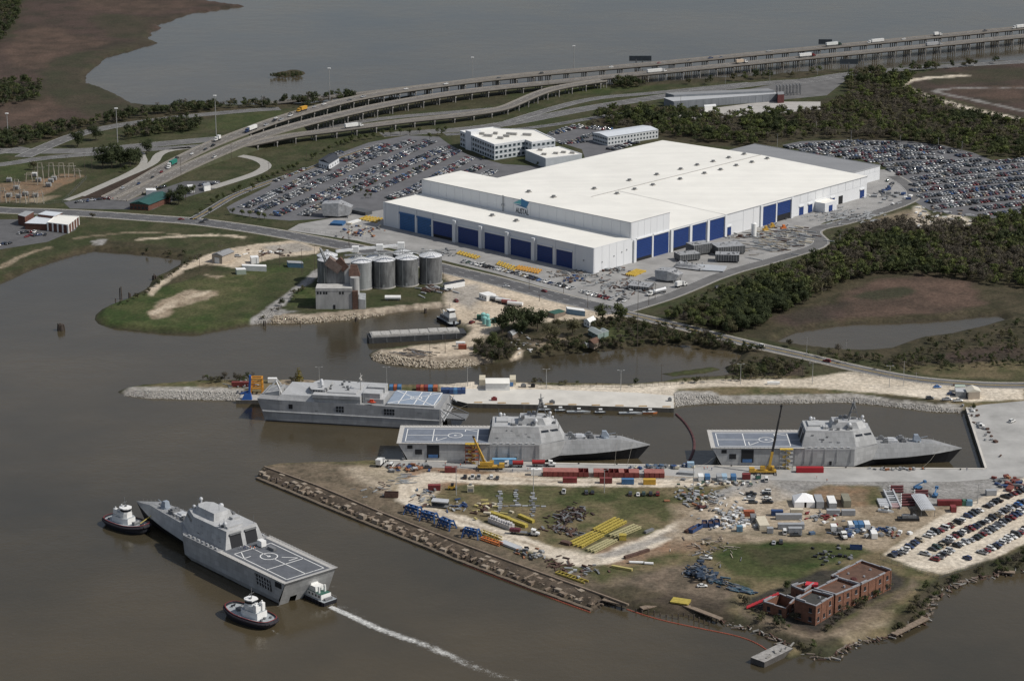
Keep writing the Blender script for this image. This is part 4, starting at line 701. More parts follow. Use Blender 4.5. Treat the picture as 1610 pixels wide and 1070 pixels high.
# generic buildings -------------------------------------------------------
def inset(poly,d):c=sum((Vector((p[0],p[1]))for p in poly),Vector((0,0)))/len(poly);return[(p[0]+(c.x-p[0])*d,p[1]+(c.y-p[1])*d)for p in poly]
def building(name,label,cat,roofpx,h,wm_,rm,wins=(),group=None,parapet=0,wmat=None,eave=0,gable=None,z0=GZ,frame=None):
 """footprint from the roof corners' pixels; wins: (edge, rows, cols, w, h, first sill, storey)"""
 q=[P(x,y,z0+h)for x,y in roofpx];pl=[(a.x,a.y)for a in q]
 if sum(pl[i][0]*pl[(i+1)%len(pl)][1]-pl[(i+1)%len(pl)][0]*pl[i][1]for i in range(len(pl)))<0:rev=True;pl=pl[::-1]
 else:rev=False
 c=sum((Vector((p[0],p[1],0))for p in pl),Vector())/len(pl);t=thing(name,label,cat,(c.x,c.y,z0),0,group)
 m=MB();lp=[(p[0]-c.x,p[1]-c.y)for p in pl];n=len(lp)
 m.prism(lp,0,h);part('wall',m,[wm_],t)
 m=MB()
 if gable:
  a,b,d,e=[Vector((*p,0))for p in lp[:4]]
  if(b-a).length<(d-b).length:a,b,d,e=b,d,e,a
  k=1+eave*.02;r0=(a+e)/2;r1=(b+d)/2;r0=r0+(r0-r1)*.01;up=Vector((0,0,h));rg=Vector((0,0,h+gable));ov=((e-a).normalized())*(.35+eave)
  m.add([a-ov+up,b-ov+up,r1+rg,r0+rg,e+ov+up,d+ov+up],[[0,1,2,3],[3,2,5,4],[0,3,4],[1,5,2]])
 elif parapet:
  ins=inset(lp,.03);m.prism(ins,h-.2,h+.05)
 else:m.prism(inset(lp,-.012),h,h+.25)
 rf=part('roof',m,[rm],t)
 if parapet:
  m=MB();o_=inset(lp,-.004);i_=inset(lp,.03)
  for k in range(n):
   j=(k+1)%n;m.loft([[(*o_[k],h-.1),(*o_[k],h+parapet),(*i_[k],h+parapet),(*i_[k],h)],[(*o_[j],h-.1),(*o_[j],h+parapet),(*i_[j],h+parapet),(*i_[j],h)]])
  part('parapet',m,[frame or wm_],t)
 for e,rows,cols,ww,wh,sill,st in wins:
  a=Vector((*lp[e%n],0));b=Vector((*lp[(e+1)%n],0));u=(b-a).normalized();L=(b-a).length;ang=math.atan2(u.y,u.x)
  wb=MB();wb.box(-ww/2,ww/2,-.08,.0,0,wh);me=wb.mesh('window',[wmat or glass])
  for r in range(rows):
   for k in range(cols):
    p=a+u*(L*(k+.5)/cols);part('window',me,None,t,(p.x,p.y,sill+r*st),ang)
 return t,lp,rf
EDGE={}
of,lp,rf=building('office_block','three storey white office block with flat roof beside the left car park','office',[(723.6,206.5),(777.3,228.2),(826,220.5),(836,224.3),(873,219.5),(842,205),(790,203),(775,200.5)],12.5,M('office_cladding',(.42,.45,.47),.6,var=.08),whiteroof,(),parapet=.6,frame=whitewall)
n=len(lp)
for e in range(n):
 a=Vector((*lp[e],0));b=Vector((*lp[(e+1)%n],0));u=(b-a).normalized();L=(b-a).length
 if u.x>.0 or L<8:
  nrm=Vector((u.y,-u.x,0))
  if nrm.y>.2 or L<6:continue
  cols=max(2,int(L/4.6));wb=MB();wb.box(-1.25,1.25,-.08,0,0,2.0);me=wb.mesh('window',[glass]);k0=0
  for r in range(3):
   bb=MB();bb.box(0,L,-.05,0,0,.55);part('floor_band',bb,[whitewall],of,(a.x,a.y,3.45+r*4.0),math.atan2(u.y,u.x))
   for k in range(cols):p=a+u*(L*(k+.5)/cols);part('window',me,None,of,(p.x,p.y,1.2+r*4.0),math.atan2(u.y,u.x))
for x,y,sx in(z1(640,38)+(2.4,),z1(680,50)+(3.6,),z1(725,36)+(1.8,),z1(755,64)+(2.4,),z1(790,52)+(2.6,),z1(822,40)+(4.5,),z1(915,44)+(3.6,)):
 p=P(x,y,16)-of.location;q=MB();q.box(-sx,sx,-1.4,1.4,0,2.0);part('rooftop_unit',q,[ventm],of,(p.x,p.y,12.5),-.3)
q=MB();p=P(*z1(590,30),17)-of.location;q.box(-5,5,-4,4,0,16);part('stair_tower',q,[whitewall],of,(p.x,p.y,0),.62)
lw,_,_=building('office_block','low white office wing between the office block and the hall roof','office',[(826,236.5),(858,249.6),(915,242.5),(880,231)],8,M('office_cladding',(.42,.45,.47)),whiteroof,((0,1,0,1,1,1,1),),parapet=.5,frame=whitewall)
for x,y in(z1(995,138),z1(1018,164),z1(1088,158),z1(1135,152),z1(1188,156)):p=P(x,y,11)-lw.location;q=MB();q.box(-1.9,1.9,-1.3,1.3,0,1.6);part('rooftop_unit',q,[ventm],lw,(p.x,p.y,8),-.3)
b2,lp2,_=building('office_block','two storey white office with pale metal roof before the woods','office',[(932,208.6),(955.6,215.3),(1035,203.6),(1011,197)],7.6,M('office_cladding2',(.50,.52,.53),.6,var=.05),M('pale_metal_roof',(.60,.63,.66),.5,.1,var=.05),(),gable=1.2)
for e in range(4):
 a=Vector((*lp2[e],0));b=Vector((*lp2[(e+1)%4],0));u=(b-a).normalized();L=(b-a).length
 if u.x<=0:continue
 wb=MB();wb.box(-.8,.8,-.08,0,0,1.5);me=wb.mesh('window',[glass]);cols=int(L/(3.4 if L>25 else 2.4))
 for r in range(2):
  for k in range(cols):p=a+u*(L*(k+.5)/cols);part('window',me,None,b2,(p.x,p.y,1.3+r*3.4),math.atan2(u.y,u.x))
gs,lp3,_=building('warehouse','long grey metal shed beyond the woods with a stepped roof','warehouse',[(1044,154),(1059,159.5),(1222,147.5),(1210,142)],7,M('grey_cladding',(.20,.215,.235),.6,.1,var=.12,scale=.3,streak=1),M('shed_roof',(.42,.43,.44),.6,.1,var=.06),())
q=MB();q.prism([(a*.96,b*.6+9)for a,b in lp3],0,9.2,0,1);part('upper_bay',q,[MATS['grey_cladding'],greyroof],gs)
for k in range(14):
 a=Vector((*lp3[0],0));
 es=sorted(range(4),key=lambda e:-((Vector(lp3[(e+1)%4])-Vector(lp3[e])).length));e=[e for e in es[:2]if lp3[(e+1)%4][0]>lp3[e][0]][0];a=Vector((*lp3[e],0));b=Vector((*lp3[(e+1)%4],0));u=(b-a).normalized();L=(b-a).length;q=MB();q.box(.2,L/14-.2,-.12,0,.2,6.6);part('wall_panel',q,[MATS['grey_cladding']],gs,tuple(a+u*(L*k/14)),math.atan2(u.y,u.x))
sp,_,_=building('shed','small white canopy shed against the front of the grey warehouse','shed',[(1107,165.5),(1108,168),(1126,166.5),(1125,164)],5,whitep,whitep)
fr=thing('scaffold_yard','row of open steel frames beside the grey warehouse','steel frame',(*P(1240,147)[:2],GZ))
for k in range(8):
 p=P(1222+k*5.2,152-k*.4)-fr.location;q=MB();q.bar((p.x,p.y,0),(p.x,p.y,9.5),.7);q.bar((p.x,p.y+9,0),(p.x,p.y+9,9.5),.7);q.bar((p.x,p.y,9.3),(p.x,p.y+9,9.3),.6);part('frame',q,[gear],fr)
building('site_building','dark red block standing by the steel frames','building',[(1222,145),(1223,149),(1233,148.4),(1232,144.4)],8,M('maroon_paint',(.10,.03,.03),.7,var=.2),greyroof)
# motel-like building and shop at the left
wb_=M('painted_block',(.50,.48,.45),.7,var=.1)
mt_,lp4,_=building('roadside_building','flat white roofed brick building at the left edge by the road','building',[(74,350),(89,338),(124,340.5),(107,354)],6,brickd,whiteroof,(),parapet=.4,frame=whitep)
for e in range(4):
 a=Vector((*lp4[e],0));b=Vector((*lp4[(e+1)%4],0));u=(b-a).normalized();L=(b-a).length
 if u.x<=0:continue
 for k in range(5 if L>14 else 4):q=MB();q.box(-.6,.6,-.25,0,0,5.9);p=a+u*(L*(k+.12)/(4.2 if L>14 else 3.2));part('pilaster',q,[whitep],mt_,tuple(p),math.atan2(u.y,u.x))
building('roadside_building','white metal canopy on posts beside the brick roadside building','canopy',[(39,351),(58,340),(92,342),(74,352.5)],4.5,brickd,M('pale_metal_roof',(.6,.63,.66)),((0,1,5,1.2,2,1,1),(2,1,5,1.2,2,1,1)))
building('roadside_building','tall narrow brick block at the left end of the roadside buildings','building',[(28,338),(41,332),(53,333),(39,341)],7,brickd,greyp);building('roadside_building','low shop wing with pale roof behind the white canopy','building',[(60,337),(72,332),(98,334.5),(86,340)],6.5,brickd,MATS['pale_metal_roof'])
building('shop_building','brick shop with long green metal roof near the tunnel road','shop',[(204,320),(233,322),(268,308),(243,302)],4.5,brickd,greenroof,((0,1,5,1.6,1.6,1,1),),gable=2.2,eave=.5)
building('shop_building','small white flat building behind the green roofed shop','building',[(229,296.5),(230,299.5),(246,300),(244.5,296)],4,whitep,whitep);building('shed','white shed by the trees left of the employee car park','shed',[(294,291),(296,295),(306,294.5),(304,290.5)],4,whitep,whitep);building('shed','white open shed at the end of the curved loop path','shed',[(319,289),(321,293),(331,291),(329,287)],4,whitep,greyp)
building('gatehouse','white walled gatehouse with dark hipped roof in the left car park','gatehouse',[(501,252.5),(517,257),(533,247),(518,242.5)],5,whitewall,M('dark_roof',(.035,.04,.05),.8,var=.15),((0,1,4,1.4,1.5,1,1),(1,1,4,1.4,1.5,1,1)),gable=2,eave=.8)
# sheds on the green peninsula and the barge yard
ms,lpm,_=building('metal_shed','beige metal shed with grey roof and white door on the peninsula','shed',[(333,400),(349,402.5),(368,395),(353,392.5)],5.5,beige,greyroof,(),gable=1.6,eave=.4)
q=MB();q.box(-2,2,-.15,0,0,3.8);e=[e for e in range(4)if lpm[(e+1)%4][0]>lpm[e][0]and(Vector(lpm[(e+1)%4])-Vector(lpm[e])).length<14 or e==0][0];a=Vector((*lpm[e],0));b=Vector((*lpm[(e+1)%4],0));part('roller_door',q,[whitep],ms,tuple((a+b)/2),math.atan2((b-a).y,(b-a).x))
building('site_office','long white site trailer on the green peninsula','trailer',[(380,415.5),(381,418),(419,419.5),(418,416.5)],3.2,whitep,whitep,((0,1,6,1.2,1,1.2,1),));building('site_office','blue grey trailer near the grain silos','trailer',[(451,410),(453,413.5),(477,414.5),(475,411)],3,M('blue_grey_paint',(.12,.22,.30),.7,var=.2),greyp);building('shed','tiny pale green hut on the edge of the lawn','hut',[(370,421.5),(372,424.5),(387,424),(385,421)],3.2,M('pale_green_paint',(.34,.40,.34),.8),whitep);building('shed','white box hut among scrap behind the white trailer','hut',[(393,402.5),(395,406),(407,405),(405,401.5)],4,whitep,whitep)
building('site_office','long low white trailer beside the easternmost silo','trailer',[(697,445),(699,448),(731,442),(729,439)],3.4,whitep,M('dark_roof',(.035,.04,.05)),((0,1,5,1.4,1.2,1.2,1),));building('site_office','white flat cabin in the middle of the sandy barge yard','cabin',[(753,461),(765,465.5),(780,463),(768,458.5)],3.4,whitep,whitep,((0,1,3,1.2,1,1.2,1),))
building('house','pale green bungalow among the trees on the spit','house',[(925,518),(940,526),(949,523),(935,515)],3.2,M('mint_siding',(.20,.26,.24),.8),M('grey_shingle',(.26,.29,.29),.85,var=.2),((0,1,3,1,1,1.2,1),),gable=1.4,eave=.3);building('house','second small green cabin right of the mint bungalow','house',[(943,519),(950,523),(957,520.5),(950,516.5)],3,MATS['mint_siding'],MATS['grey_shingle'],(),gable=1.2,eave=.3);building('house','white cottage beside the big round oak on the spit','house',[(918,503),(927,507),(937,501.5),(929,498)],3.4,whitep,whitep,((0,1,2,1,1,1.2,1),),gable=1.6);building('house','grey roofed shack half hidden under the dark oaks','house',[(798,522),(806,527),(815,521),(808,517)],3.4,wood,greyp,(),gable=1.6);building('house','brown roofed shack close to the water on the spit','house',[(922,536),(934,541),(944,535),(933,531)],3.2,wood,rustroof,(),gable=1.6);building('house','narrow grey shed leaning beside the brown roofed shack','shed',[(918,537.5),(921,540.5),(926,539.5),(923,536.5)],2.6,oldconc,greyp)
building('shed','green tarpaulin roofed shed at the back of the sandy yard','shed',[(861,490),(872,494),(889,489.5),(879,486)],2.6,wood,M('green_tarp',(.03,.09,.07),.8,var=.2));building('site_office','blue and white long trailer behind the oak trees near the road','trailer',[(890,482),(892,485.5),(920,489.5),(918,486)],3.2,M('trailer_blue',(.16,.26,.36),.7),whitep)
# pier buildings
pb_,_,_=building('pier_building','white roofed pier building with cream side wings behind the catamaran','building',[(763,594.5),(763.5,602),(801.5,602),(801,594.5)],4.4,whitep,whiteroof,(),gable=.9,eave=.4)
for x0,x1 in((753.5,763),(801.5,811)):
 a=P(x0,604)-pb_.location;b=P(x1,604)-pb_.location;q=MB();q.box(a.x,b.x,a.y-1,a.y+8,0,3,0,1);part('side_wing',q,[cream,cream],pb_)
a=P(776,607)-pb_.location;q=MB();q.box(a.x,a.x+11,a.y-1.0,a.y-.6,.3,2.6);part('blue_awning',q,[bluec],pb_)
building('guard_building','cream gable roofed gate building by the right end of the rock bank','building',[(1519,609.5),(1523,616.5),(1541,615.5),(1536,608.5)],4.2,beige,M('cream_roof',(.55,.52,.44),.7,var=.06),(),gable=1.6,eave=.5);building('site_office','grey flat cabin left of the cream gate building','cabin',[(1502,611),(1503,616),(1519.5,616.5),(1518,611)],3,greyp,M('pale_grey_roof',(.42,.43,.44),.7));building('site_office','small green and white cabin behind the grey gate cabin','cabin',[(1501,605),(1502,608.5),(1518,608),(1517,605)],3,whitep,M('pale_green_paint',(.34,.40,.34)))
# grain silos -------------------------------------------------------------
def zs(x,y):return(460+x/5.367,360+y/5.367)
def silo(label,c,r,h,dark_=True,vis=True):
 t=thing('grain_silo',label,'silo',(c.x,c.y,GZ),0,'round steel grain silos')
 q=MB();n=40;rings=10;q.cyl(0,0,0,.8,r+.35,n=n,m=1,mt=1);part('plinth',q,[conc],t)if False else None
 s_=MB()
 for k in range(rings):s_.cyl(0,0,h*k/rings,h*(k+1)/rings-.08,r+.05,n=n,cap=False);s_.cyl(0,0,h*(k+1)/rings-.08,h*(k+1)/rings,r-.02,n=n,cap=False)
 part('shell',s_,[galvd if dark_ else galv],t)
 q=MB();q.cyl(0,0,0,.7,r+.4,n=n);part('plinth',q,[conc],t)
 q=MB();q.cyl(0,0,h,h+r*.42,r+.25,.7,n=n);q.cyl(0,0,h+r*.42,h+r*.42+.6,.8,n=10);
 rf=part('roof',q,[galvw],t)
 q=MB()
 for i in range(16):a=2*math.pi*i/16;q.bar((math.cos(a)*r,math.sin(a)*r,h+.12),(math.cos(a)*.8,math.sin(a)*.8,h+r*.42+.1),.14)
 part('roof_ribs',q,[galv],rf)
 q=MB();a=-1.9;q.bar((math.cos(a)*(r+.3),math.sin(a)*(r+.3),0),(math.cos(a)*(r+.3),math.sin(a)*(r+.3),h),.35,.2);part('ladder',q,[galv],t);q=MB();q.box(-.6,.6,-r-.12,-r+.1,.9,2.8);part('hatch',q,[galv],t)
 return t
FRONT=['pale steel silo in the front row, next to the old concrete elevator','dark weathered silo in the front row, second from the concrete elevator','blotchy silo in the front row, third from the concrete elevator','silo at the right end of the front row by the white trailer']
for(x,yb),lab,dk in zip(((573,520),(768,508),(963,492),(1163,472)),FRONT,(0,1,1,1)):p=P(*zs(x,yb));silo(lab,Vector((p.x,p.y+7.4,0)),7.3,18,dk)
for(x,y),lab in zip(((300,222),(545,222),(700,204),(930,166),(292,186)),('silo at the left end of the back row, beside the leaning gallery','bright roofed silo in the back row behind the pale front silo','silo in the back row behind the second front silo','silo at the right end of the back row','silo furthest back at the left under the conveyor boom')):p=P(*zs(x,y),GZ+20.2);silo(lab,Vector((p.x,p.y,0)),6.6,17.6,True)
el=thing('grain_elevator','derelict concrete grain elevator with rusty leaning gallery beside the silos','grain elevator',(*P(*zs(350,675))[:2],GZ))
k=1/(5.367*2.42)
q=MB();q.box(-11.2,11.4,0,11,0,13.4,0,1);blk=part('concrete_block',q,[oldconc,M('old_roof',(.4,.395,.38),.9,var=.2)],el)
for x in(-10.4,-8.6,-6.6,-5,3.4,5.2):q=MB();q.box(x,x+1.1,-.08,.1,9.6,11.2);part('window',q,[dark],blk)
q=MB();q.box(-.5,.9,-.1,.1,0,2.8);part('doorway',q,[dark],blk);q=MB();q.box(-11.4,11.6,-.15,.15,11.7,12.1);part('ledge',q,[oldconc],blk)
q=MB();q.box(-5,6.4,11.5,20,0,24,0,1);part('shaft',q,[galvd,rust],el)
q=MB();a=(-3.2,8.5,31);q.bar((-4.5,12,28.5),(3.5,12,22.5),6,5.5);part('leaning_gallery',q,[M('gallery_tin',(.15,.115,.10),.9,var=.4,scale=.6)],el);q=MB();q.bar((2,11,29),(7.2,11,23),3.6,5);part('sloping_roof',q,[rust],el)
q=MB();q.box(6.2,9.8,10,14,10,27);q.prism([(5.8,9.6),(10.2,9.6),(10.2,14.4),(5.8,14.4)],26.8,[27.2,27.2,28.6,28.6]);part('head_house',q,[oldconc],el)
q=MB();q.cyl(12.8,6,0,19,2.9,n=16);part('round_bin',q,[oldconc],el);q=MB();q.frus([(9,8),(16,8),(16,13),(9,13)],19,[(9,11),(14,11),(14,13),(9,13)],25.5);part('bin_roof',q,[rust],el);q=MB();q.box(11.6,15.0,-.6,2.6,0,11.5);part('rusty_shaft',q,[rust],el);q=MB();q.prism([(15.3,0),(19.6,0),(19.6,6),(15.3,6)],0,[6.6,6.0,8.6,9.0]);part('lean_to',q,[galv],el)
q=MB();q.bar((-6,18,25),(-9.5,20,34),.9);q.bar((-4.6,18,25),(-8.5,20,33),.6);q.bar((-7,18,29),(-5.6,18,28),.4);part('loading_spout',q,[galv],el)
cv=thing('grain_conveyor','pale overhead conveyor running across the tops of the silos','conveyor',(*P(*zs(640,175),26)[:2],GZ))
def cvp(x,y,z):return Vector(P(*zs(x,y),GZ+z))-cv.location
q=MB();pA=[cvp(365,190,25),cvp(530,168,25),cvp(735,152,25),cvp(915,135,25)]
for a,b in zip(pA[:-1],pA[1:]):q.bar(a,b,1.5,1.5)
part('gallery',q,[galvw],cv)
for p in pA[1:]:q=MB();q.box(p.x-2.2,p.x+2.2,p.y-1.6,p.y+1.6,p.z-2,p.z+1.8);part('transfer_box',q,[whitep],cv)
for x,y in((530,168),(735,152),(915,135),(440,180)):p=cvp(x,y,25);q=MB();q.bar((p.x-1.4,p.y,0),(p.x-.6,p.y,p.z),.35);q.bar((p.x+1.4,p.y,0),(p.x+.6,p.y,p.z),.35);part('trestle',q,[galvd],cv)
q=MB();q.bar(cvp(440,222,23.5),cvp(870,198,23.5),1.0,.9);q.bar(cvp(870,198,23.5),cvp(1250,178,23),.8,.7);part('catwalk',q,[galv],cv)
# derelict brick building ---------------------------------------------------
def zb(x,y):return(1160+x/5.348,860+y/5.348)
rb=thing('brick_ruin','derelict two storey red brick building on the near waterfront corner','ruin',(*P(*zb(820,400),11.1)[:2],GZ))
cap=M('grey_coping',(.25,.255,.27),.85,var=.3,scale=.8)
def bl(px,h):return[(P(*zb(x,y),GZ+h)-rb.location).to_2d()[:]for x,y in px]
def wing(px,h,roof,pieces,floor=True,par=.9,th=.5):
 lp=bl(px,h);ar=sum(lp[i][0]*lp[(i+1)%len(lp)][1]-lp[(i+1)%len(lp)][0]*lp[i][1]for i in range(len(lp)));lp=lp if ar>0 else lp[::-1];n=len(lp);c=Vector((sum(p[0]for p in lp)/n,sum(p[1]for p in lp)/n))
 m=MB();m.prism(lp,0,h-.9 if floor else.3,0,1);w_=part('wing',m,[brick,roof],rb)
 for i in range(n):
  a=Vector(lp[i]);b=Vector(lp[(i+1)%n]);u=(b-a).normalized();nn=Vector((-u.y,u.x));L=(b-a).length;m=MB()
  zz=-.0 if not floor else h-1.0;q=[tuple(a),tuple(b),tuple(b+nn*th),tuple(a+nn*th)];m.prism(q,zz if floor else 0,h+.02);part('parapet',m,[brick],w_)
  m=MB();k=max(2,int(L/4.2))
  for j in range(k):
   t0,t1=L*j/k,L*(j+1)/k-.06;dz=random.choice((0,.1,.35,.6,-.1,-.22));qq=[tuple(a+u*t0-nn*.12),tuple(a+u*t1-nn*.12),tuple(a+u*t1+nn*(th+.12)),tuple(a+u*t0+nn*(th+.12))];mm=MB();random.random()<.88 and mm.prism(qq,h+.0,h+.3+dz);mm.v and part('coping',mm,[cap],w_)
  nrm=-nn
  if nrm.y<.25 and pieces:
   rows=2 if h>7 else 1;cols=max(1,int(L/4.6));wb=MB();wb.box(-.75,.75,-.06,.12,0,1.9);me=wb.mesh('window',[dark]);sb=MB();sb.box(-.95,.95,-.16,.1,-.22,0);ms_=sb.mesh('sill',[cap])
   for r in range(rows):
    for j in range(cols):
     if random.random()<.12:continue
     p=a+u*(L*(j+.5)/cols);wv=part('window',me,None,rb,(p.x,p.y,1.3+r*3.9),math.atan2(u.y,u.x));part('sill',ms_,None,wv)
   if L>12 and floor:
    for j in range(cols+1):p=a+u*(L*min(.995,max(.005,j/cols)));pb2=MB();pb2 .box(-.3,.3,-.18,0,0,h-.2);part('pilaster',pb2,[brick],w_,(p.x,p.y,0),math.atan2(u.y,u.x))
 return w_
random.seed(5)
wing([(480,437),(622,357),(802,407),(657,495)],8.7,M('tar_roof',(.045,.045,.042),.95,var=.3,scale=.5),True);wing([(640,352),(842,257),(1032,317),(822,402)],8.4,rustroof,True);wing([(782,237),(1040,107),(1290,193),(1040,312),(842,254)],8.8,rustroof,True);wing([(212,458),(352,388),(478,437),(405,512)],4.6,M('rubble_floor',(.07,.055,.045),.95,var=.5,scale=.7),True,floor=False);wing([(447,327),(560,292),(642,312),(560,372)],5.6,rustroof,True)
for x,y in((930,213),(1115,180),(1062,238),(690,412),(895,320),(975,255)):p=P(*zb(x,y),11)-rb.location;q=MB();q.cyl(0,0,0,.9,.5,n=8)if x!=975 else q.cyl(0,0,0,.8,1.9,1.2,8);part('roof_debris',q,[cap if x!=975 else M('dark_red_plant',(.07,.018,.016),.9)],rb,(p.x,p.y,7.6))
q=MB();p=P(*zb(1170,360))-rb.location;q.box(-3.2,3.2,-1.8,1.8,2.6,3.1);q.box(-3,-2.5,-1.6,-1.2,0,2.6);q.box(2.5,3,-1.6,-1.2,0,2.6);part('porch_roof',q,[cap],rb,(p.x,p.y,0),.75)
ch=thing('rubbish_chute','bright red segmented rubbish chute leaning off the brick ruin','chute',(*P(*zb(200,450))[:2],GZ));a=P(*zb(75,505),GZ+.8)-ch.location;b=P(*zb(345,388),GZ+5.2)-ch.location
for k in range(9):q=MB();u0=a.lerp(b,k/9);u1=a.lerp(b,(k+.94)/9);q.tube(u0,u1,.62,8,r1=.85,cap=False);part('chute_section',q,[M('chute_red',(.45,.035,.045),.5,var=.1)],ch)
q=MB();p=P(*zb(620,308),GZ+6.2);q.prism([(-3,-1),(2.5,-2),(3,1.2),(-2,1.6)],0,.7);o=solo('red_tarpaulin',MB().prism([(p.x-3,p.y-1.2),(p.x+2.6,p.y-2),(p.x+3,p.y+1.4),(p.x-2,p.y+1.8)],p.z-.6,[p.z+.1,p.z+.5,p.z+.2,p.z+.6]),[MATS['chute_red']],'bright red tarpaulin lying on the low roof of the brick ruin','tarpaulin')
# ---------------------------------------------------------------- vehicles
PAINT={'white':(.66,.66,.64),'silver':(.40,.41,.42),'black':(.018,.018,.02),'charcoal':(.06,.063,.068),'dark red':(.17,.018,.018),'dark blue':(.03,.05,.12),'tan':(.33,.28,.20),'dark green':(.03,.06,.045),'bright blue':(.05,.16,.42)}
CW_=['white']*23+['silver']*20+['black']*20+['charcoal']*14+['dark red']*9+['dark blue']*9+['tan']*4+['dark green']*2+['bright blue']
pm={k:M('car_paint_'+k.replace(' ','_'),v,.25,.1 if k in('silver','charcoal')else 0,var=0,spec=.6)for k,v in PAINT.items()}
tyre=M('tyre_rubber',(.014,.014,.015),.9,var=0);cglass=M('car_glass',(.02,.025,.03),.08,var=0,spec=.7);lampm=M('lamp_lens',(.6,.6,.58),.2,var=0);tail=M('tail_lamp',(.25,.01,.01),.3,var=0)
def car_parts(kind):
 """body and window builders of one kind of car, nose along +x"""
 b=MB();g=MB()
 if kind=='saloon':L,W,zb,zc,zr=4.6,1.8,.28,.92,1.45;cab=(-1.75,1.05);rf=(-1.05,.35);hood=(.80,.86)
 elif kind=='suv':L,W,zb,zc,zr=4.7,1.9,.36,1.08,1.78;cab=(-2.2,1.05);rf=(-2.0,.45);hood=(1.0,1.05)
 elif kind=='pickup':L,W,zb,zc,zr=5.6,1.98,.42,1.10,1.85;cab=(-.75,1.35);rf=(-.55,.75);hood=(1.05,1.08)
 else:L,W,zb,zc,zr=5.4,2.0,.36,1.15,2.25;cab=(-2.65,2.0);rf=(-2.55,1.25);hood=(1.0,1.1)
 h,w_=L/2,W/2
 secs=[]
 for x,zt,k in((-h,zc-.18,.86),(-h+.18,zc-.02,.97),(cab[0],zc,1),(cab[1],zc,1),(h-.75,hood[0],.98),(h-.15,hood[0]-.12,.92),(h,hood[0]-.35,.84)):
  y=w_*k;secs.append([(x,-y*.94,zb),(x,-y,zb+.25),(x,-y*.97,zt-.12),(x,-y*.86,zt),(x,y*.86,zt),(x,y*.97,zt-.12),(x,y,zb+.25),(x,y*.94,zb)])
 b.loft(secs,0,False,True)
 if kind=='pickup':
  b.f=b.f;b.box(-h+.12,cab[0]-.08,-w_*.82,w_*.82,zc-.02,zc+.02,1);b.box(-h+.04,-h+.14,-w_*.9,w_*.9,zc-.1,zc+.1);
  for s in(-1,1):b.box(-h+.1,cab[0],s*w_*.88-.05,s*w_*.88+.05,zc-.05,zc+.1)
 rw=w_*.74;r=MB()
 b.add([(rf[0],-rw,zr),(rf[1],-rw,zr),(rf[1],rw,zr),(rf[0],rw,zr),(rf[0]+.12,-rw*.8,zr+.05),(rf[1]-.12,-rw*.8,zr+.05),(rf[1]-.12,rw*.8,zr+.05),(rf[0]+.12,rw*.8,zr+.05)],[[0,1,5,4],[1,2,6,5],[2,3,7,6],[3,0,4,7],[4,5,6,7]],0)
 cw=w_*.85;P8=[(cab[0],-cw,zc),(cab[1],-cw,zc),(cab[1],cw,zc),(cab[0],cw,zc),(rf[0],-rw,zr),(rf[1],-rw,zr),(rf[1],rw,zr),(rf[0],rw,zr)]
 g.add(P8,[[0,1,5,4],[1,2,6,5],[2,3,7,6],[3,0,4,7]],2)
 nb=len(b.f)
 for a,c in((0,4),(1,5),(2,6),(3,7)):b.bar(P8[a],P8[c],.09,.07,0)
 for t0 in((.5,)if kind in('saloon','pickup')else(.36,.68)):
  for s in(0,3):b.bar(Vector(P8[s]).lerp(Vector(P8[1 if s==0 else 2]),t0),Vector(P8[s+4]).lerp(Vector(P8[5 if s==0 else 6]),t0),.09,.07,0)
 for s in(-1,1):b.box(h-.16,h-.02,s*w_*.62-.2,s*w_*.62+.2,hood[0]-.34,hood[0]-.2,3);b.box(-h-.02,-h+.06,s*w_*.66-.12,s*w_*.66+.12,zc-.42,zc-.2,4)
 wx=(h-.85,-h+.95);b.nb=nb;return b,g,wx,w_
wheel_b=MB();wheel_b.tube((0,-.11,.33),(0,.11,.33),.33,10);wheel_me=wheel_b.mesh('wheel',[tyre])
CARDEF={k:car_parts(k)for k in('saloon','suv','pickup','van')};CARME={}
def car_mesh(kind,col,full):
 key=(kind,col,full)
 if key not in CARME:
  b,g,wx,w_=CARDEF[kind];m=MB();m.v=list(b.v);m.f=list(b.f);m.m=list(b.m)
  if full:
   m.add(g.v,g.f,2)
   for x in wx:
    for s in(-1,1):m.tube((x,s*(w_-.2),.33),(x,s*(w_+.01),.33),.33,8,1)
  CARME[key]=m.mesh('car_body',[pm[col],tyre,cglass,lampm,tail])
 return CARME[key]
GLME={k:(lambda g:(setattr(g,'m',[0]*len(g.f)),g.mesh('windows',[cglass]))[1])(CARDEF[k][1])for k in CARDEF}
for k in CARDEF:CARDEF[k][1].m=[2]*len(CARDEF[k][1].f)
COLW={'pickup':'pickup truck','suv':'suv','saloon':'saloon car','van':'van'}
NCAR=[0]
def car(p,ang,kind,col,label,group,parts=False):
 NCAR[0]+=1;cat={'pickup':'pickup truck','suv':'car','saloon':'car','van':'van'}[kind]
 if parts:
  o=thing('parked_car' if 'park' in(group or '')else 'car',label,cat,p,ang,group);part('body',car_mesh(kind,col,False),None,o);part('windows',GLME[kind],None,o);wx,w_=CARDEF[kind][2:]
  for x in wx:
   for s in(-1,1):part('wheel',wheel_me,None,o,(x,s*(w_-.1),0))
 else:
  o=bpy.data.objects.new('parked_car' if 'park' in(group or '')else 'car',car_mesh(kind,col,True));link(o);o.location=p;o.rotation_euler=(0,0,ang);tag(o,label,cat,group)
 return o
STUFF=[]
def rk():return random.choices(('saloon','suv','pickup','van'),(5,4,3.4,.3))[0]
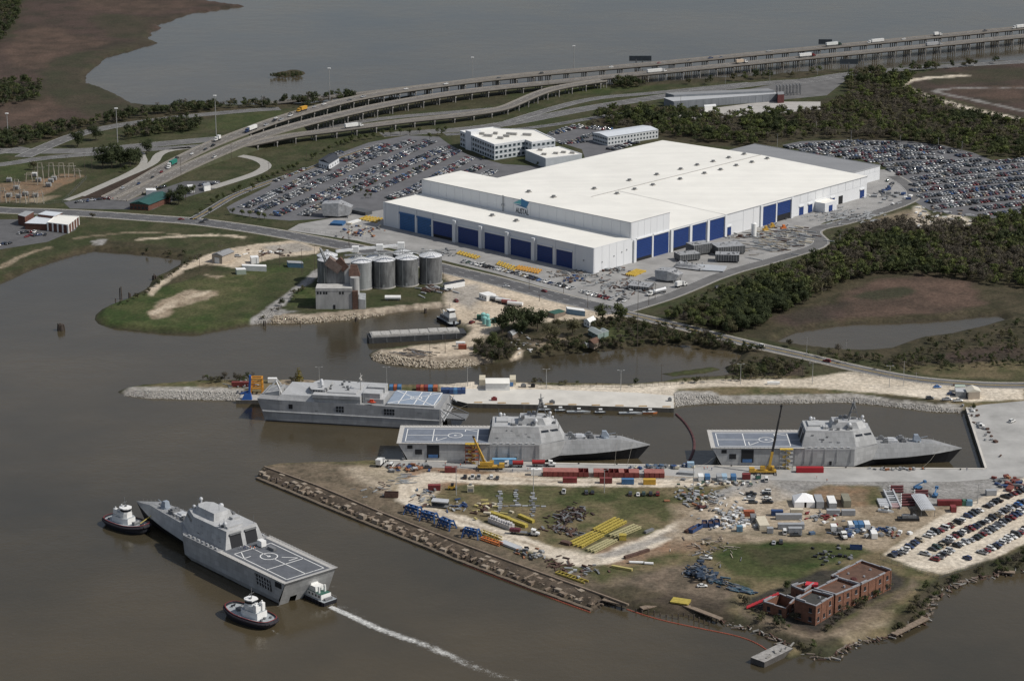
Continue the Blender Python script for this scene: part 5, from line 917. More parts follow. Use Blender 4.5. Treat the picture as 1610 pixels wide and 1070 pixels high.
def row(px,spacing=2.72,fill=.93,off=0,z=GZ+.06):
 p=resample([q for q in PP(px,z)],.5);ns=normals(p);out=[];d=1.4;step=.5
 acc=0;nxt=random.uniform(0,1)
 for i in range(1,len(p)):
  acc+=(p[i]-p[i-1]).length
  if acc>=nxt:
   nxt=acc+spacing*random.uniform(.97,1.06)
   if random.random()<fill:
    a=math.atan2(ns[i].y,ns[i].x);out.append((p[i]+ns[i]*off+ns[i]*random.uniform(-.2,.2),a+(math.pi if random.random()<.5 else 0)+random.uniform(-.05,.05)))
 return out
def zD(*pts):return[(1340+x/5.348,710+y/5.348)for x,y in pts]
def zL(*pts):return[(350+x/5.367,220+y/5.367)for x,y in pts]
def zR(*pts):return[(1200+x/3.927,200+y/3.927)for x,y in pts]
def labelled_row(px,name,group,parts=True,**kw):
 if parts:kw.setdefault('spacing',3.05)
 seen={}
 for p,a in row(px,**kw):
  k,c=rk(),random.choice(CW_);key=(c,k);seen[key]=seen.get(key,0)+1
  car(p,a,k,c,f"{c} {COLW[k]}, {nth(seen[key])} such from left in {name}",group,parts)
random.seed(21)
G0='cars parked in the sandy lot at the right'
labelled_row(zD((330,880),(420,845),(480,805),(520,770),(600,735),(680,690),(760,655),(900,590),(1100,480),(1250,400),(1440,325),(1560,262)),'the sandy lot\'s uppermost row',G0,fill=.9)
labelled_row(zD((610,872),(690,815),(760,785),(860,715),(930,680),(1080,610),(1180,560),(1300,490),(1440,428),(1580,360)),'the sandy lot\'s second row',G0,fill=.92)
labelled_row(zD((690,915),(740,880),(820,838),(920,775),(1020,740),(1110,690),(1200,640),(1330,560),(1440,492),(1600,410)),'the sandy lot\'s third row',G0,fill=.92)
labelled_row(zD((960,902),(1020,885),(1080,858),(1180,812),(1240,775),(1330,730),(1440,668),(1560,600)),'the sandy lot\'s lowest row',G0,fill=.85)
# row along the harbour road before the hall
def z5(*pts):return[(640+x/4.025,400+y/4.025)for x,y in pts]
G1='cars parked along the road before the hall'
for kf,(a,b)in enumerate(((350,47),(600,105)),):pass
labelled_row(z5((355,47),(460,70),(600,102),(720,130),(850,168),(960,196),(1060,222)),'the row before the hall',G1,False,spacing=2.9,fill=.95)
labelled_row(z5((1100,235),(1180,258),(1270,280),(1380,298)),'the row at the road corner',G1,False,spacing=2.9,fill=.95)
# single cars in the yard: pixel of the wheels' centre, along (0) or towards (1) the viewer
YC=[(672.7,735.5,.1,'saloon','charcoal','dark car standing alone on the quay behind the red container'),(731.3,751,1.5,'suv','black','black car at the left end of the five facing the sand track'),(743,751,1.5,'pickup','white','white pickup second from left of the five by the sand track'),(752.7,751,1.55,'pickup','silver','silver pickup in the middle of the five by the sand track'),(772.5,751,1.6,'suv','white','white car fourth of the five by the sand track'),(782,752,1.5,'saloon','charcoal','dark car at the right end of the five by the sand track'),(886.4,774,1.5,'pickup','white','white pickup alone below the maroon container on the grass edge'),(921.7,775.5,1.6,'suv','charcoal','dark suv, left of the pair on the grass edge'),(931.6,775,1.5,'saloon','black','black car, right of the pair on the grass edge'),(991,777.5,1.5,'suv','charcoal','dark suv, first of five parked below the yellow container'),(1003,778,1.5,'saloon','white','white car, second of five below the yellow container'),(1012,777.5,1.5,'suv','dark green','dark green suv, third of five below the yellow container'),(1023,777.5,1.55,'suv','black','black suv, fourth of five below the yellow container'),(1034,777.5,1.5,'suv','dark red','dark red suv, last of five below the yellow container'),(1181,777.5,0,'pickup','black','black pickup at the back of the left group on the grey gravel'),(1181,781.5,.05,'saloon','charcoal','dark car second from back in the left group on the gravel'),(1178,785.6,3.1,'pickup','white','white pickup in the left group on the grey gravel'),(1184,790.5,0,'suv','charcoal','dark suv at the front of the left group on the gravel'),(1205,773.5,3.1,'suv','white','white suv at the back of the right group on the gravel'),(1205,777.4,0,'saloon','black','black car second from back in the right group on gravel'),(1206,784,0,'saloon','white','white car third from back in the right group on gravel'),(1207,790.2,.05,'pickup','black','black pickup at the front of the right group on gravel'),(1216.5,854,1.4,'saloon','silver','silver car on the dirt track above the dark green meadow'),(1227.7,853,1.5,'suv','charcoal','dark suv on the dirt track above the dark green meadow'),(1251,842,.05,'pickup','charcoal','dark pickup in front of the grey container boxes'),(1104,922,.1,'saloon','white','white car alone on the dirt by the blue boom wreck'),(1110,878.5,-.2,'pickup','white','white pickup near the scrap timber above the blue boom wreck'),(1409,872,.1,'suv','dark blue','dark suv standing alone at the near tip of the sandy lot'),(1591,663,.8,'suv','white','white suv driving on the concrete east of the dock'),(1541.5,671,1.4,'pickup','white','white pickup at the dock wall beside the equipment'),(1462,627,.1,'suv','charcoal','dark suv on the sand track above the rock bank'),(1489,629,.1,'pickup','silver','silver pickup, middle of three above the rock bank'),(1506,631,.1,'pickup','white','white pickup near the rock bank corner'),(1495,620,.1,'saloon','dark blue','blue car beside the grey gate cabin'),(1474,609,.2,'saloon','bright blue','small blue car on the sand by the road bend'),(1196,544.5,2.45,'suv','white','white car driving on the road beside the canal'),(1300,568.5,2.6,'suv','dark red','dark red suv driving on the road by the pond'),(1129,453,.55,'suv','charcoal','dark car on the yard road verge by the woods'),(796,451,.2,'saloon','silver','silver car leaving the sandy barge yard'),(856,458.5,-.75,'saloon','dark red','red car driving on the road beside the sandy yard'),(717,474,2,'suv','dark red','dark red car parked by the teal tanks'),(742,508,1,'suv','dark red','maroon suv beside the teal tanks'),(285,345.5,0,'saloon','dark red','red car waiting at the junction left of the lot'),(318,350,.3,'saloon','black','black car at the junction before the car park'),(324,346.5,.3,'saloon','charcoal','dark car on the junction corner before the car park'),(362,403.5,0,'suv','dark red','red suv parked beside the beige metal shed'),(374,403.5,.2,'suv','silver','silver suv right of the red one by the metal shed')]
for x,y,a,k,c,lab in YC:car(P(x,y,GZ+.08),a,k,c,lab,None,True)
# big commuter car parks --------------------------------------------------
random.seed(33)
def pair(px,fill=.95,spacing=2.7,sink=None,name=None,group=None):
 for s in(-1,1):
  for p,a in row(px,spacing,fill,s*2.38):
   if sink is None:STUFF.append((p,a,rk(),random.choice(CW_)))
   else:sink.append((p,a))
NEARROWS=[]
for px in(zL((180,572),(440,452),(600,380),(720,310),(872,252)),zL((1010,182),(1150,130),(1380,40)),zL((265,615),(480,520),(700,420),(820,350),(960,300),(1100,220),(1250,150),(1400,90),(1605,12)),zL((440,640),(620,560),(800,490),(960,410),(1100,330),(1280,260),(1400,190),(1600,85),(1770,15)),zL((680,640),(900,515),(1060,450),(1180,390),(1300,320),(1480,240),(1600,190),(1880,68)),zL((1250,440),(1420,365),(1600,288),(1985,90)),zL((1390,500),(1600,425),(2090,155)),zL((1650,480),(2190,215)),zL((1840,500),(2290,262))):pair(px)
for p,a in row(zL((440,352),(700,245)),2.7,.9):STUFF.append((p,a,rk(),random.choice(CW_)))
for p,a in row(zL((900,135),(1040,95)),2.7,.7):STUFF.append((p,a,rk(),random.choice(CW_)))
for px in([(865,212),(905,200),(960,204)],[(905,218),(945,212)],[(960,236),(1000,224)],[(880,226),(925,222)]):pair(px,.8)
for px in(zR((140,130),(360,108),(610,90)),zR((240,150),(560,108),(820,100)),zR((300,168),(640,138),(1000,118)),zR((390,182),(760,155),(1100,130)),zR((500,198),(800,172),(1050,163)),zR((1095,160),(1190,152)),zR((640,214),(900,192),(1110,192)),zR((1200,182),(1265,176)),zR((740,240),(1050,222),(1340,205)),zR((770,270),(1000,252),(1230,238)),zR((820,292),(1000,275),(1200,263)),zR((1240,243),(1610,203),(1900,175)),zR((930,325),(1250,280),(1610,240),(1900,212)),zR((920,362),(1250,318),(1610,283),(1900,255)),zR((925,397),(1250,358),(1610,318),(1900,290)),zR((965,432),(1300,390),(1610,355),(1900,325))):pair(px,.93)
G2='cars in the nearest rows of the far right car park'
for px,nm in((zR((1020,467),(1300,425),(1610,388),(1700,378)),'the far right lot, third row'),(zR((1060,502),(1330,462),(1610,430),(1700,420)),'the far right lot, second row'),(zR((1300,514),(1610,472),(1700,462)),'the far right lot, front row')):
 out=[];seen={};pair(px,.95,2.7,out);out.sort(key=lambda q:q[0].x)
 for p,a in out:
  k,c=rk(),random.choice(CW_)
  seen[c,k]=seen.get((c,k),0)+1
  if NCAR[0]<268:car(p,a,k,c,f"{c} {COLW[k]}, {nth(seen[c, k])} such from left in {nm}",G2)
  else:STUFF.append((p,a,k,c))
for p,a in row(zR((1330,547),(1610,512),(1700,500)),2.8,.9):
 k,c=rk(),random.choice(CW_);STUFF.append((p,a,k,c))
for x,y,n_ in((60,372,6),(45,368,5),(10,385,4),(150,318,10),(330,292,5),(255,296,3)):
 for i in range(n_):STUFF.append((P(x-n_*3+i*6+random.uniform(-1,1),y-i*.6+random.uniform(-1,1),GZ+.07),random.uniform(0,6),rk(),random.choice(CW_)))
for x,y in((1280,300),(1300,305),(1330,290),(1395,285),(1402,290),(1240,175),(1180,170),(1160,176),(1262,175),(1120,182),(1210,178),(1230,172),(1090,188)):STUFF.append((P(x,y,GZ+.07),random.uniform(0,6),rk(),random.choice(CW_)))
cols=list(PAINT);V=[];Fq=[];MI=[];base={}
for k in CARDEF:
 b,g,wx,w_=CARDEF[k];m=MB();m.v=list(b.v);m.f=[f for f in b.f[:b.nb]if len(f)==4];m.m=[q for f,q in zip(b.f[:b.nb],b.m)if len(f)==4];m.add(g.v,g.f,2)
 for x in wx:m.box(x-.3,x+.3,-w_-.01,w_+.01,0,.6,1)
 base[k]=(np.array(m.v),np.array(m.f),np.array(m.m))
o=0
for p,a,k,c in STUFF:
 v,f,mi=base[k];ca,sa=math.cos(a),math.sin(a);w_=np.stack([v[:,0]*ca-v[:,1]*sa+p.x,v[:,0]*sa+v[:,1]*ca+p.y,v[:,2]+p.z],1);V.append(w_);Fq.append(f+o);o+=len(v);MI.append(np.where(mi==0,cols.index(c),len(cols)+mi-1))
me=npmesh('parked_cars',np.vstack(V),np.vstack(Fq),[pm[c]for c in cols]+[tyre,cglass,lampm,tail],np.concatenate(MI),None,4)
o=bpy.data.objects.new('parked_cars',me);link(o);tag(o,'rows of parked cars filling the two big commuter car parks','cars',None,'stuff')
# lorries -----------------------------------------------------------------
def lorry(label,p,ang,cab='white',box=(.66,.66,.64),kind='box',L=13.5,cat='lorry',group=None,name='lorry'):
 t=thing(name,label,cat,p,ang,group);cm=pm.get(cab)or M('cab_'+cab.replace(' ','_'),(.45,.25,.03),.4,var=0);key='load_%02x%02x%02x'%tuple(int(q*255)for q in box);bm_=M(key.replace('load_','load_paint_'),box,.5,var=.1)
 b=MB();b.box(-L/2,-L/2+L,-1.25,1.25,1.15,1.3);b.box(L/2,L/2+5.8,-.5,.5,.7,1.1);part('chassis',b,[gear],t)
 c=MB();c.prism([(L/2+2.2,-1.2),(L/2+4.3,-1.2),(L/2+4.3,1.2),(L/2+2.2,1.2)],.8,[3.3,2.9,2.9,3.3]);c.prism([(L/2+4.3,-1.05),(L/2+6.0,-.9),(L/2+6.0,.9),(L/2+4.3,1.05)],.8,[1.9,1.6,1.6,1.9]);cb=part('cab',c,[cm],t)
 g=MB();g.add([(L/2+4.36,-1.05,1.95),(L/2+4.36,1.05,1.95),(L/2+4.36,1.05,2.75),(L/2+4.36,-1.05,2.75)],[[0,1,2,3]]);
 for s in(-1,1):g.box(L/2+3.1,L/2+4.2,s*1.22-.02,s*1.22+.02,1.9,2.7)
 part('windscreen',g,[cglass],cb)
 if kind=='box':q=MB();q.box(-L/2,L/2+.6,-1.28,1.28,1.3,4.0);part('box_body',q,[bm_],t);q=MB();q.box(-L/2-.04,-L/2,-1.15,1.15,1.4,3.9);part('rear_door',q,[bm_],t)
 elif kind=='tank':q=MB();q.tube((-L/2,0,2.4),(L/2+.4,0,2.4),1.1,14);part('tank',q,[bm_],t);q=MB();q.box(-L/2+1,L/2,-.3,.3,3.4,3.6);part('walkway',q,[gear],t)
 elif kind=='load':q=MB();q.box(-L/2,L/2*.2,-1.2,1.2,1.3,2.7);part('load',q,[bm_],t)
 for x in(-L/2+1,-L/2+2.3,L/2+1.2,L/2+2.4,L/2+5):
  for s in(-1,1):part('wheel',LWH,None,t,(x,s*1.05,0))
 return t
q=MB();q.tube((0,-.2,.5),(0,.2,.5),.5,10);LWH=q.mesh('wheel',[tyre])
def ondeck(C_,px,off=0):
 for a,b in zip(C_[:-1],C_[1:]):
  if a[0]<=px<=b[0]:
   t=(px-a[0])/(b[0]-a[0]);p=P(px,lerp(a[1],b[1],t),GZ+lerp(a[2],b[2],t)+.25);d=P(b[0],b[1])-P(a[0],a[1]);d.z=0;d.normalize();return p+Vector((-d.y,d.x,0))*off,math.atan2(d.y,d.x)
GH='traffic on the highway bridge'
for C_,px,off,fl,cab,box,L,lab in((CW1,392,-3,1,'dark blue',(.66,.66,.64),13,'white box lorry with dark blue cab, leftmost long lorry on the highway'),(CW1,350,3.5,1,'white',(.66,.66,.64),3,'white lorry cab just behind the box lorry on the highway'),(CW1,482,3.2,1,'yellow',(.5,.27,.03),8,'orange yellow lorry climbing the highway ramp'),(CW1,268,-2.5,1,'white',(.02,.17,.13),11,'lorry with teal green trailer at the low end of the highway'),(RA,552,0,0,'white',(.68,.68,.66),12,'white lorry on the curved ramp above the car park trees'),(CW2,1026,-3,0,'white',(.66,.66,.64),16,'white lorry on the near carriageway below the two dark billboards'),(CW1,1310,3,0,'dark green',(.6,.62,.6),14,'lorry with green cab and white box on the far carriageway'),(CW2,1268,3,0,'dark red',(.66,.66,.64),14,'white lorry with dark red cab on the near carriageway'),(CW1,1377,-3,1,'white',(.66,.66,.64),15,'white box lorry on the far carriageway left of the last lorry'),(CW2,1462,-3,0,'silver',(.34,.35,.36),15,'grey lorry on the near carriageway near the right edge'),(CW1,1604,-2,1,'white',(.66,.66,.64),14,'white lorry at the extreme right end of the far carriageway'),(CW2,1165,3,0,'white',(.5,.4,.3),8,'short lorry with tan body on the near carriageway'),(CW1,1474,3,0,'white',(.66,.66,.64),5,'short white lorry on the far carriageway toward the right')):
 p,a=ondeck(C_,px,off);lorry(lab,p,a+(math.pi if fl else 0),cab,box,'box',L,group=GH)
random.seed(9)
for C_,nm,xs_ in((CW1,'far',(200,216,232,246,258,285,300,316,328,412,430,436,440,455,462,500,515,545,570,640,700,780,850,960,1035,1080,1116,1130,1212,1420,1550)),(CW2,'near',(330,372,395,420,444,470,505,570,620,685,705,780,830,905,928,985,1066,1100,1390)),):
 n_=0
 for px in xs_:
  n_+=1;p,a=ondeck(C_,px,random.choice((-4,-1,1.5,4)));k,c=rk(),random.choice(CW_)
  if NCAR[0]<300:car(p,a+(math.pi if nm=='far' else 0),k,c,f"{c} {COLW[k]}, {nth(n_)} from the left on the {nm} carriageway of the highway",GH)
  # ---------------------------------------------------------------- tugs, barges and boats
hullb=M('tug_black',(.02,.021,.027),.55,var=.2);deckgr=M('tug_deck_grey',(.30,.325,.34),.7,var=.12,scale=.7);fend=M('fender_rubber',(.028,.024,.03),.9,var=.2);redtrim=M('red_trim',(.2,.03,.03),.6);seagreen=M('boat_green',(.03,.10,.075),.6,var=.1)
def oval(L,W,n=28,bl=1.0):return[(L/2*math.copysign(abs(math.cos(a))**.82,math.cos(a)),W/2*math.copysign(abs(math.sin(a))**.62,math.sin(a))*(1 if math.cos(a)<.2 else 1-.18*(math.cos(a)-.2)))for a in[2*math.pi*i/n for i in range(n)]]
def tractor_tug(label,p,ang):
 t=thing('tugboat',label,'tugboat',(p.x,p.y,0),ang,'tugs round the departing warship');L,W=27,12.4;o=oval(L,W);sh=lambda x:2.7+1.3*max(0,x/(L/2))**2
 h=MB();h.loft([[(x*.88,y*.88,-.4)for x,y in o],[(x*.97,y*.97,1.2)for x,y in o],[(x,y,sh(x))for x,y in o],[(x*.975,y*.975,sh(x)+.85)for x,y in o],[(x*.95,y*.94,sh(x)+.85)for x,y in o],[(x*.94,y*.93,sh(x))for x,y in o]],0,True);part('hull',h,[hullb],t)
 f=MB()
 for i in range(len(o)):
  a,b=o[i],o[(i+1)%len(o)];f.tube((a[0]*1.01,a[1]*1.01,sh(a[0])-.25),(b[0]*1.01,b[1]*1.01,sh(b[0])-.25),.55,7,cap=False)
 part('fender',f,[fend],t)
 f=MB();f.loft([[(x*.985,y*.985,sh(x)+.86)for x,y in o],[(x*.95,y*.94,sh(x)+.90)for x,y in o]],0,True);part('bulwark_cap',f,[redtrim],t)
 d=MB();d.add([(x*.95,y*.94,sh(x)*.0+2.75+(1.0*max(0,x/(L/2))**2))for x,y in o],[list(range(len(o)))]);part('deck',d,[deckgr],t)
 q=MB();q.prism([(-7,-2.9),(1,-3.4),(3.2,-2.4),(3.2,2.4),(1,3.4),(-7,2.9)],2.7,5.6,0,1);hs=part('deckhouse',q,[whitep,deckgr],t)
 q=MB();q.prism([(-5.5,-2.2),(.6,-2.6),(2,-1.6),(2,1.6),(.6,2.6),(-5.5,2.2)],5.6,7.7,0,1);part('upper_house',q,[whitep,deckgr],t)
 w_=[(-2.8,-1.7),(-1.2,-2.4),(.8,-2.4),(2,-1.2),(2,1.2),(.8,2.4),(-1.2,2.4),(-2.8,1.7)];q=MB();q.prism(w_,7.7,8.4);q.prism([(a*1.08,b*1.08)for a,b in w_],9.7,10.2);wh=part('wheelhouse',q,[whitep],t);q=MB();q.prism([(a*.97,b*.97)for a,b in w_],8.4,9.7);part('windows',q,[glassd],wh)
 for s in(-1,1):q=MB();q.box(-6.2,-4.2,s*1.9-.8,s*1.9+.8,5.6,9.0);q.cyl(-5.2,s*1.9,9.0,9.9,.35,n=8);part('funnel',q,[whitep],t)
 q=MB();q.tube((-1,0,10.2),(-1,0,15),.14);q.bar((-1,-1.5,12.5),(-1,1.5,12.5),.14);q.bar((-1.6,0,11.6),(-.2,0,11.6),.5,.12);q.cyl(-1.0,.7,10.2,10.8,.5,n=8);part('mast',q,[gear],t)
 q=MB();q.tube((6.2,-1.5,3.9),(6.2,1.5,3.9),.9,12);q.box(5.4,7.0,-1.9,-1.5,2.8,4.7);q.box(5.4,7.0,1.5,1.9,2.8,4.7);part('winch',q,[gear],t)
 q=MB();q.box(10,10.5,-.9,-.5,3,4.5);q.box(10,10.5,.5,.9,3,4.5);q.bar((10.2,-1.3,4.3),(10.2,1.3,4.3),.35);part('bitts',q,[hullb],t)
 for x,y in((-9,2.5),(-9.6,-2.4),(-8.3,0)):q=MB();q.box(x-.5,x+.5,y-.4,y+.4,2.7,3.6);part('deck_box',q,[gear],t)
 q=MB()
 for s in(-1,1):q.tube((-6.8,s*2.8,6.6),(.9,s*3.3,6.6),.06,4);[q.tube((-6.8+i*1.5,s*(2.8+i*.09),5.6),(-6.8+i*1.5,s*(2.8+i*.09),6.6),.05,4)for i in range(6)]
 part('guard_rail',q,[netm],t)
 return t
def pushboat(label,p,ang,trimc,name='pushboat',group=None):
 t=thing(name,label,'tugboat',(p.x,p.y,0),ang,group);h=MB();o=[(-10,-3.6),(8.5,-3.8),(10.5,-3),(10.5,3),(8.5,3.8),(-10,3.6)]
 h.frus([(x*.96,y*.93)for x,y in o],-.3,o,1.9,0,1);part('hull',h,[hullb,deckgr],t)
 q=MB();q.box(10.4,11.2,-2.6,-1.5,.3,4);q.box(10.4,11.2,1.5,2.6,.3,4);part('push_knees',q,[hullb],t)
 q=MB();q.box(-7,5.5,-2.7,2.7,1.9,4.3,0,1);hm=whitep if trimc[1]>trimc[0]else gear;part('deckhouse',q,[hm,M('boat_deck_%d'%int(trimc[0]*100),trimc,.6,var=.1)],t);q=MB();q.box(-2.5,5,-2.2,2.2,4.3,6.6,0,1);part('second_deck',q,[whitep,hm],t)
 q=MB()
 for i in range(5):
  for s in(-1,1):q=MB();q.box(-6+i*2.2,-5+i*2.2,s*2.7-.05,s*2.7+.05,2.8,3.7);part('window',q,[glassd],t)
 q=MB();q.box(.8,4.8,-1.9,1.9,6.6,7.4);q.box(.5,5.1,-2.2,2.2,8.7,9.1);wh=part('wheelhouse',q,[whitep],t);q=MB();q.box(.9,4.7,-1.8,1.8,7.4,8.7);part('windows',q,[glassd],wh)
 for s in(-1,1):q=MB();q.cyl(-4.2,s*1.6,4.3,7.2,.55,.5,10);part('funnel',q,[whitep],t)
 q=MB();q.tube((1,0,9.1),(1,0,12.5),.1);q.bar((1,-1.2,11),(1,1.2,11),.12);part('mast',q,[gear],t)
 q=MB()
 for s in(-1,1):
  q.tube((-9.8,s*3.5,2.9),(8.4,s*3.7,2.9),.06,4);[q.tube((-9.6+i*2,s*3.55,1.9),(-9.6+i*2,s*3.55,2.9),.05,4)for i in range(10)]
 part('guard_rail',q,[netm],t);q=MB();q.box(-9,-7.6,-2,2,1.9,2.8);part('engine_hatch',q,[gear],t)
 q=MB()
 for s in(-1,1):
  for i in range(9):q.tube((-9+i*2.2,s*3.75,.3),(-9+i*2.2,s*3.75,1.8),.35,6)
 part('tyre_fenders',q,[fend],t);return t
ta=P(200,826,1);tb=P(394,971,1)
tractor_tug('black hulled white tug held by a line at the warship\'s bow',ta,math.radians(-38));tractor_tug('black hulled white tug alone in the water below the warship\'s stern',tb,math.radians(141))
pushboat('white pushboat with green decks pushing at the departing warship\'s stern',P(497,940,0),sD.rotation_euler.z+.03,(.03,.10,.075),group='tugs round the departing warship')
pushboat('black and white pushboat in the inlet behind the long barge',P(706,507,0),math.radians(-62),(.1,.1,.1))
hw=Vector((math.cos(sD.rotation_euler.z),math.sin(sD.rotation_euler.z),0));q=MB();bw=on_ship(sD,112,-1,9.5);
v0=Vector((ta.x+9*math.cos(-.66),ta.y+9*math.sin(-.66),4.3));q.tube(v0,on_ship(sD,110,3.6,6.5),.22,6);solo('towline',q,[M('yellow_rope',(.45,.36,.10),.8)],'yellow towing line between the first tug and the bow','rope')
A_,B_,C2,D2=P(580.4,531.6,3.4),P(590.5,527,3.4),P(730,516.5,3.4),P(733.5,523.5,3.4);bar_=thing('cargo_barge','long grey cargo barge with rubble deck moored in the inlet','barge',(*((A_+C2)/2)[:2],0));u=(D2-A_);ang=math.atan2(u.y,u.x);Lb=u.length;bar_.rotation_euler.z=ang;Wb=11;mid_=(A_+D2)/2+Vector((-math.sin(ang),math.cos(ang),0))*Wb/2;bar_.location=(mid_.x,mid_.y,0)
q=MB();q.loft([[(x,-Wb/2,-.3),(x,-Wb/2,3.4),(x,Wb/2,3.4),(x,Wb/2,-.3)]for x in(-Lb/2,Lb/2-3)],0,caps=True);q.add([(Lb/2-3,-Wb/2,-.3),(Lb/2,-Wb/2,2),(Lb/2,-Wb/2,3.4),(Lb/2-3,-Wb/2,3.4)],[[0,1,2,3]]);q.box(Lb/2-3,Lb/2,-Wb/2,Wb/2,2,3.4);part('hull',q,[M('barge_black',(.045,.047,.05),.7,var=.4,scale=.5),],bar_)
q=MB();q.box(-Lb/2+1.5,Lb/2-4,-Wb/2+1,Wb/2-1,3.4,4.5);part('coaming',q,[M('barge_deck_grey',(.36,.35,.33),.9,var=.35,scale=.8,bump=.5)],bar_)
for i in range(9):q=MB();x0=-Lb/2+2+i*(Lb-7)/9;q.box(x0+.2,x0+(Lb-7)/9-.2,-Wb/2+1.6,Wb/2-1.6,4.4,4.75+random.random()*.3);part('hatch_cover',q,[MATS['barge_deck_grey']],bar_)
for i in range(7):q=MB();x0=-Lb/2+2+i*Lb/7;q.box(x0,x0+.4,-Wb/2-.15,-Wb/2+.1,.3,3.5);part('side_frame',q,[gear],bar_)
def small_boat(label,p,ang,L=8,col=greyp,boom=None,grp=None,cab=True):
 t=thing('work_boat',label,'boat',(p.x,p.y,p.z if p.z>1 else 0),ang,grp);q=MB();o=[(-L/2,-1.2),(L*.2,-1.25),(L/2,0),(L*.2,1.25),(-L/2,1.2)];q.frus([(x*.95,y*.75)for x,y in o],-.1,o,.9,0,1);part('hull',q,[col,deckgr],t)
 if cab:q=MB();q.box(-.9,1.0,-.8,.8,.9,2.5);part('cabin',q,[whitep],t);q=MB();q.box(-.92,1.02,-.82,.82,1.6,2.1);part('windows',q,[glassd],t)
 q=MB();q.tube((-L*.3,0,.9),(-L*.3,0,3.2),.07,5);part('mast',q,[gear],t);return t
for x,y,L,c,lab in((881,646,6,hullb,'small dark workboat, first from the left along the pier wall'),(910,648,13,navyd,'long grey launch lying along the pier wall'),(944,649,6,hullb,'dark workboat between the two long grey launches'),(992,650,13,navyd,'second long grey launch near the pier\'s right corner'),(1022,649,8,orange,'workboat with orange hull by the pier\'s right corner'),(857,645,7,hullb,'dark skiff behind the mast of the moored warship')):small_boat(lab,P(x,y,.1),.02,L,c)
small_boat('white motorboat standing on the gravel by the black machine',P(1393,804,GZ+.1),-.35,7.5,whitep,cab=True)
# ---------------------------------------------------------------- yard objects
def cbox(label,px,py,L,col,ang=0.,W=2.44,H=2.6,cat='container',name='shipping_container',group=None,ends=True,open_top=False,roofc=None,ribs=True):
 """shipping container; pixel of the middle of its nearest bottom edge"""
 p=P(px,py,GZ+.08);d=Vector((-math.sin(ang),math.cos(ang),0));c=p+d*W/2;t=thing(name,label,cat,c,ang,group);m_=col
 q=MB();q.box(-L/2,L/2,-W/2,W/2,.12,H-.06 if not open_top else.3)
 if open_top:
  for s in(-1,1):q.box(-L/2,L/2,s*W/2-.06,s*W/2+.06,.2,H);q.box(s*L/2-.06,s*L/2+.06,-W/2+.07,W/2-.07,.2,H)
 part('shell',q,[m_],t);
 if ribs:
  q=MB();n=max(4,int(L/.55))
  for i in range(n):
   x0=-L/2+.15+(L-.3)*i/n
   for s in(-1,1):q.box(x0,x0+.26,s*(W/2)-.05,s*(W/2)+.05,.2,H-.15)
  k=part('corrugation',q,[m_],t);k['kind']='stuff'
 if not open_top:q=MB();q.box(-L/2-.02,L/2+.02,-W/2-.06,W/2+.06,H-.06,H+.02);part('roof',q,[roofc or m_],t)
 if ends:
  for y0 in(-W/4,W/4):q=MB();q.box(L/2,L/2+.05,y0-W/4+.06,y0+W/4-.04,.25,H-.2);part('door',q,[m_],t)
 return t
cred=M('container_red',(.16,.034,.03),.6,var=.22,scale=.5,streak=1);credt=M('sunlit_red_roof',(.30,.12,.10),.7,var=.2,scale=.4);cmar=M('container_maroon',(.17,.03,.03),.6,var=.2,streak=1);cblu=M('container_blue',(.06,.15,.29),.6,var=.15,streak=1);cblud=M('container_navy',(.03,.06,.15),.6,var=.2);cyel=M('container_yellow',(.52,.32,.05),.6,var=.12);cgrn=M('container_green',(.05,.13,.09),.6,var=.15);cgry=M('container_grey',(.30,.31,.32),.6,var=.1);cwht=whitep;crst=M('container_rust',(.33,.10,.05),.8,var=.25);sand_roof=M('cream_container',(.55,.50,.39),.7,var=.1);olive=M('olive_paint',(.21,.20,.15),.8,var=.15)  # red row's roofs lightened: sunlight on the tops put into the colour
random.seed(12)
GC='row of red containers standing end on along the quay'
for i in range(24):
 if i in(9,19):continue
 op=i in(7,8,12,13,14,16);x=857.6+i*(1041-857.6)/23;y=748.8+i*(751.2-748.8)/23
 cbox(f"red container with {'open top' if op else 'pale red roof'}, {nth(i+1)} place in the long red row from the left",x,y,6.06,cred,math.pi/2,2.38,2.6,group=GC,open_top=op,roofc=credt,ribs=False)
for o in[o for o in S.objects if o.get('group')==GC]:o.location=(o.location.x+1.2,o.location.y+3.0,o.location.z)
HZ=math.pi/2
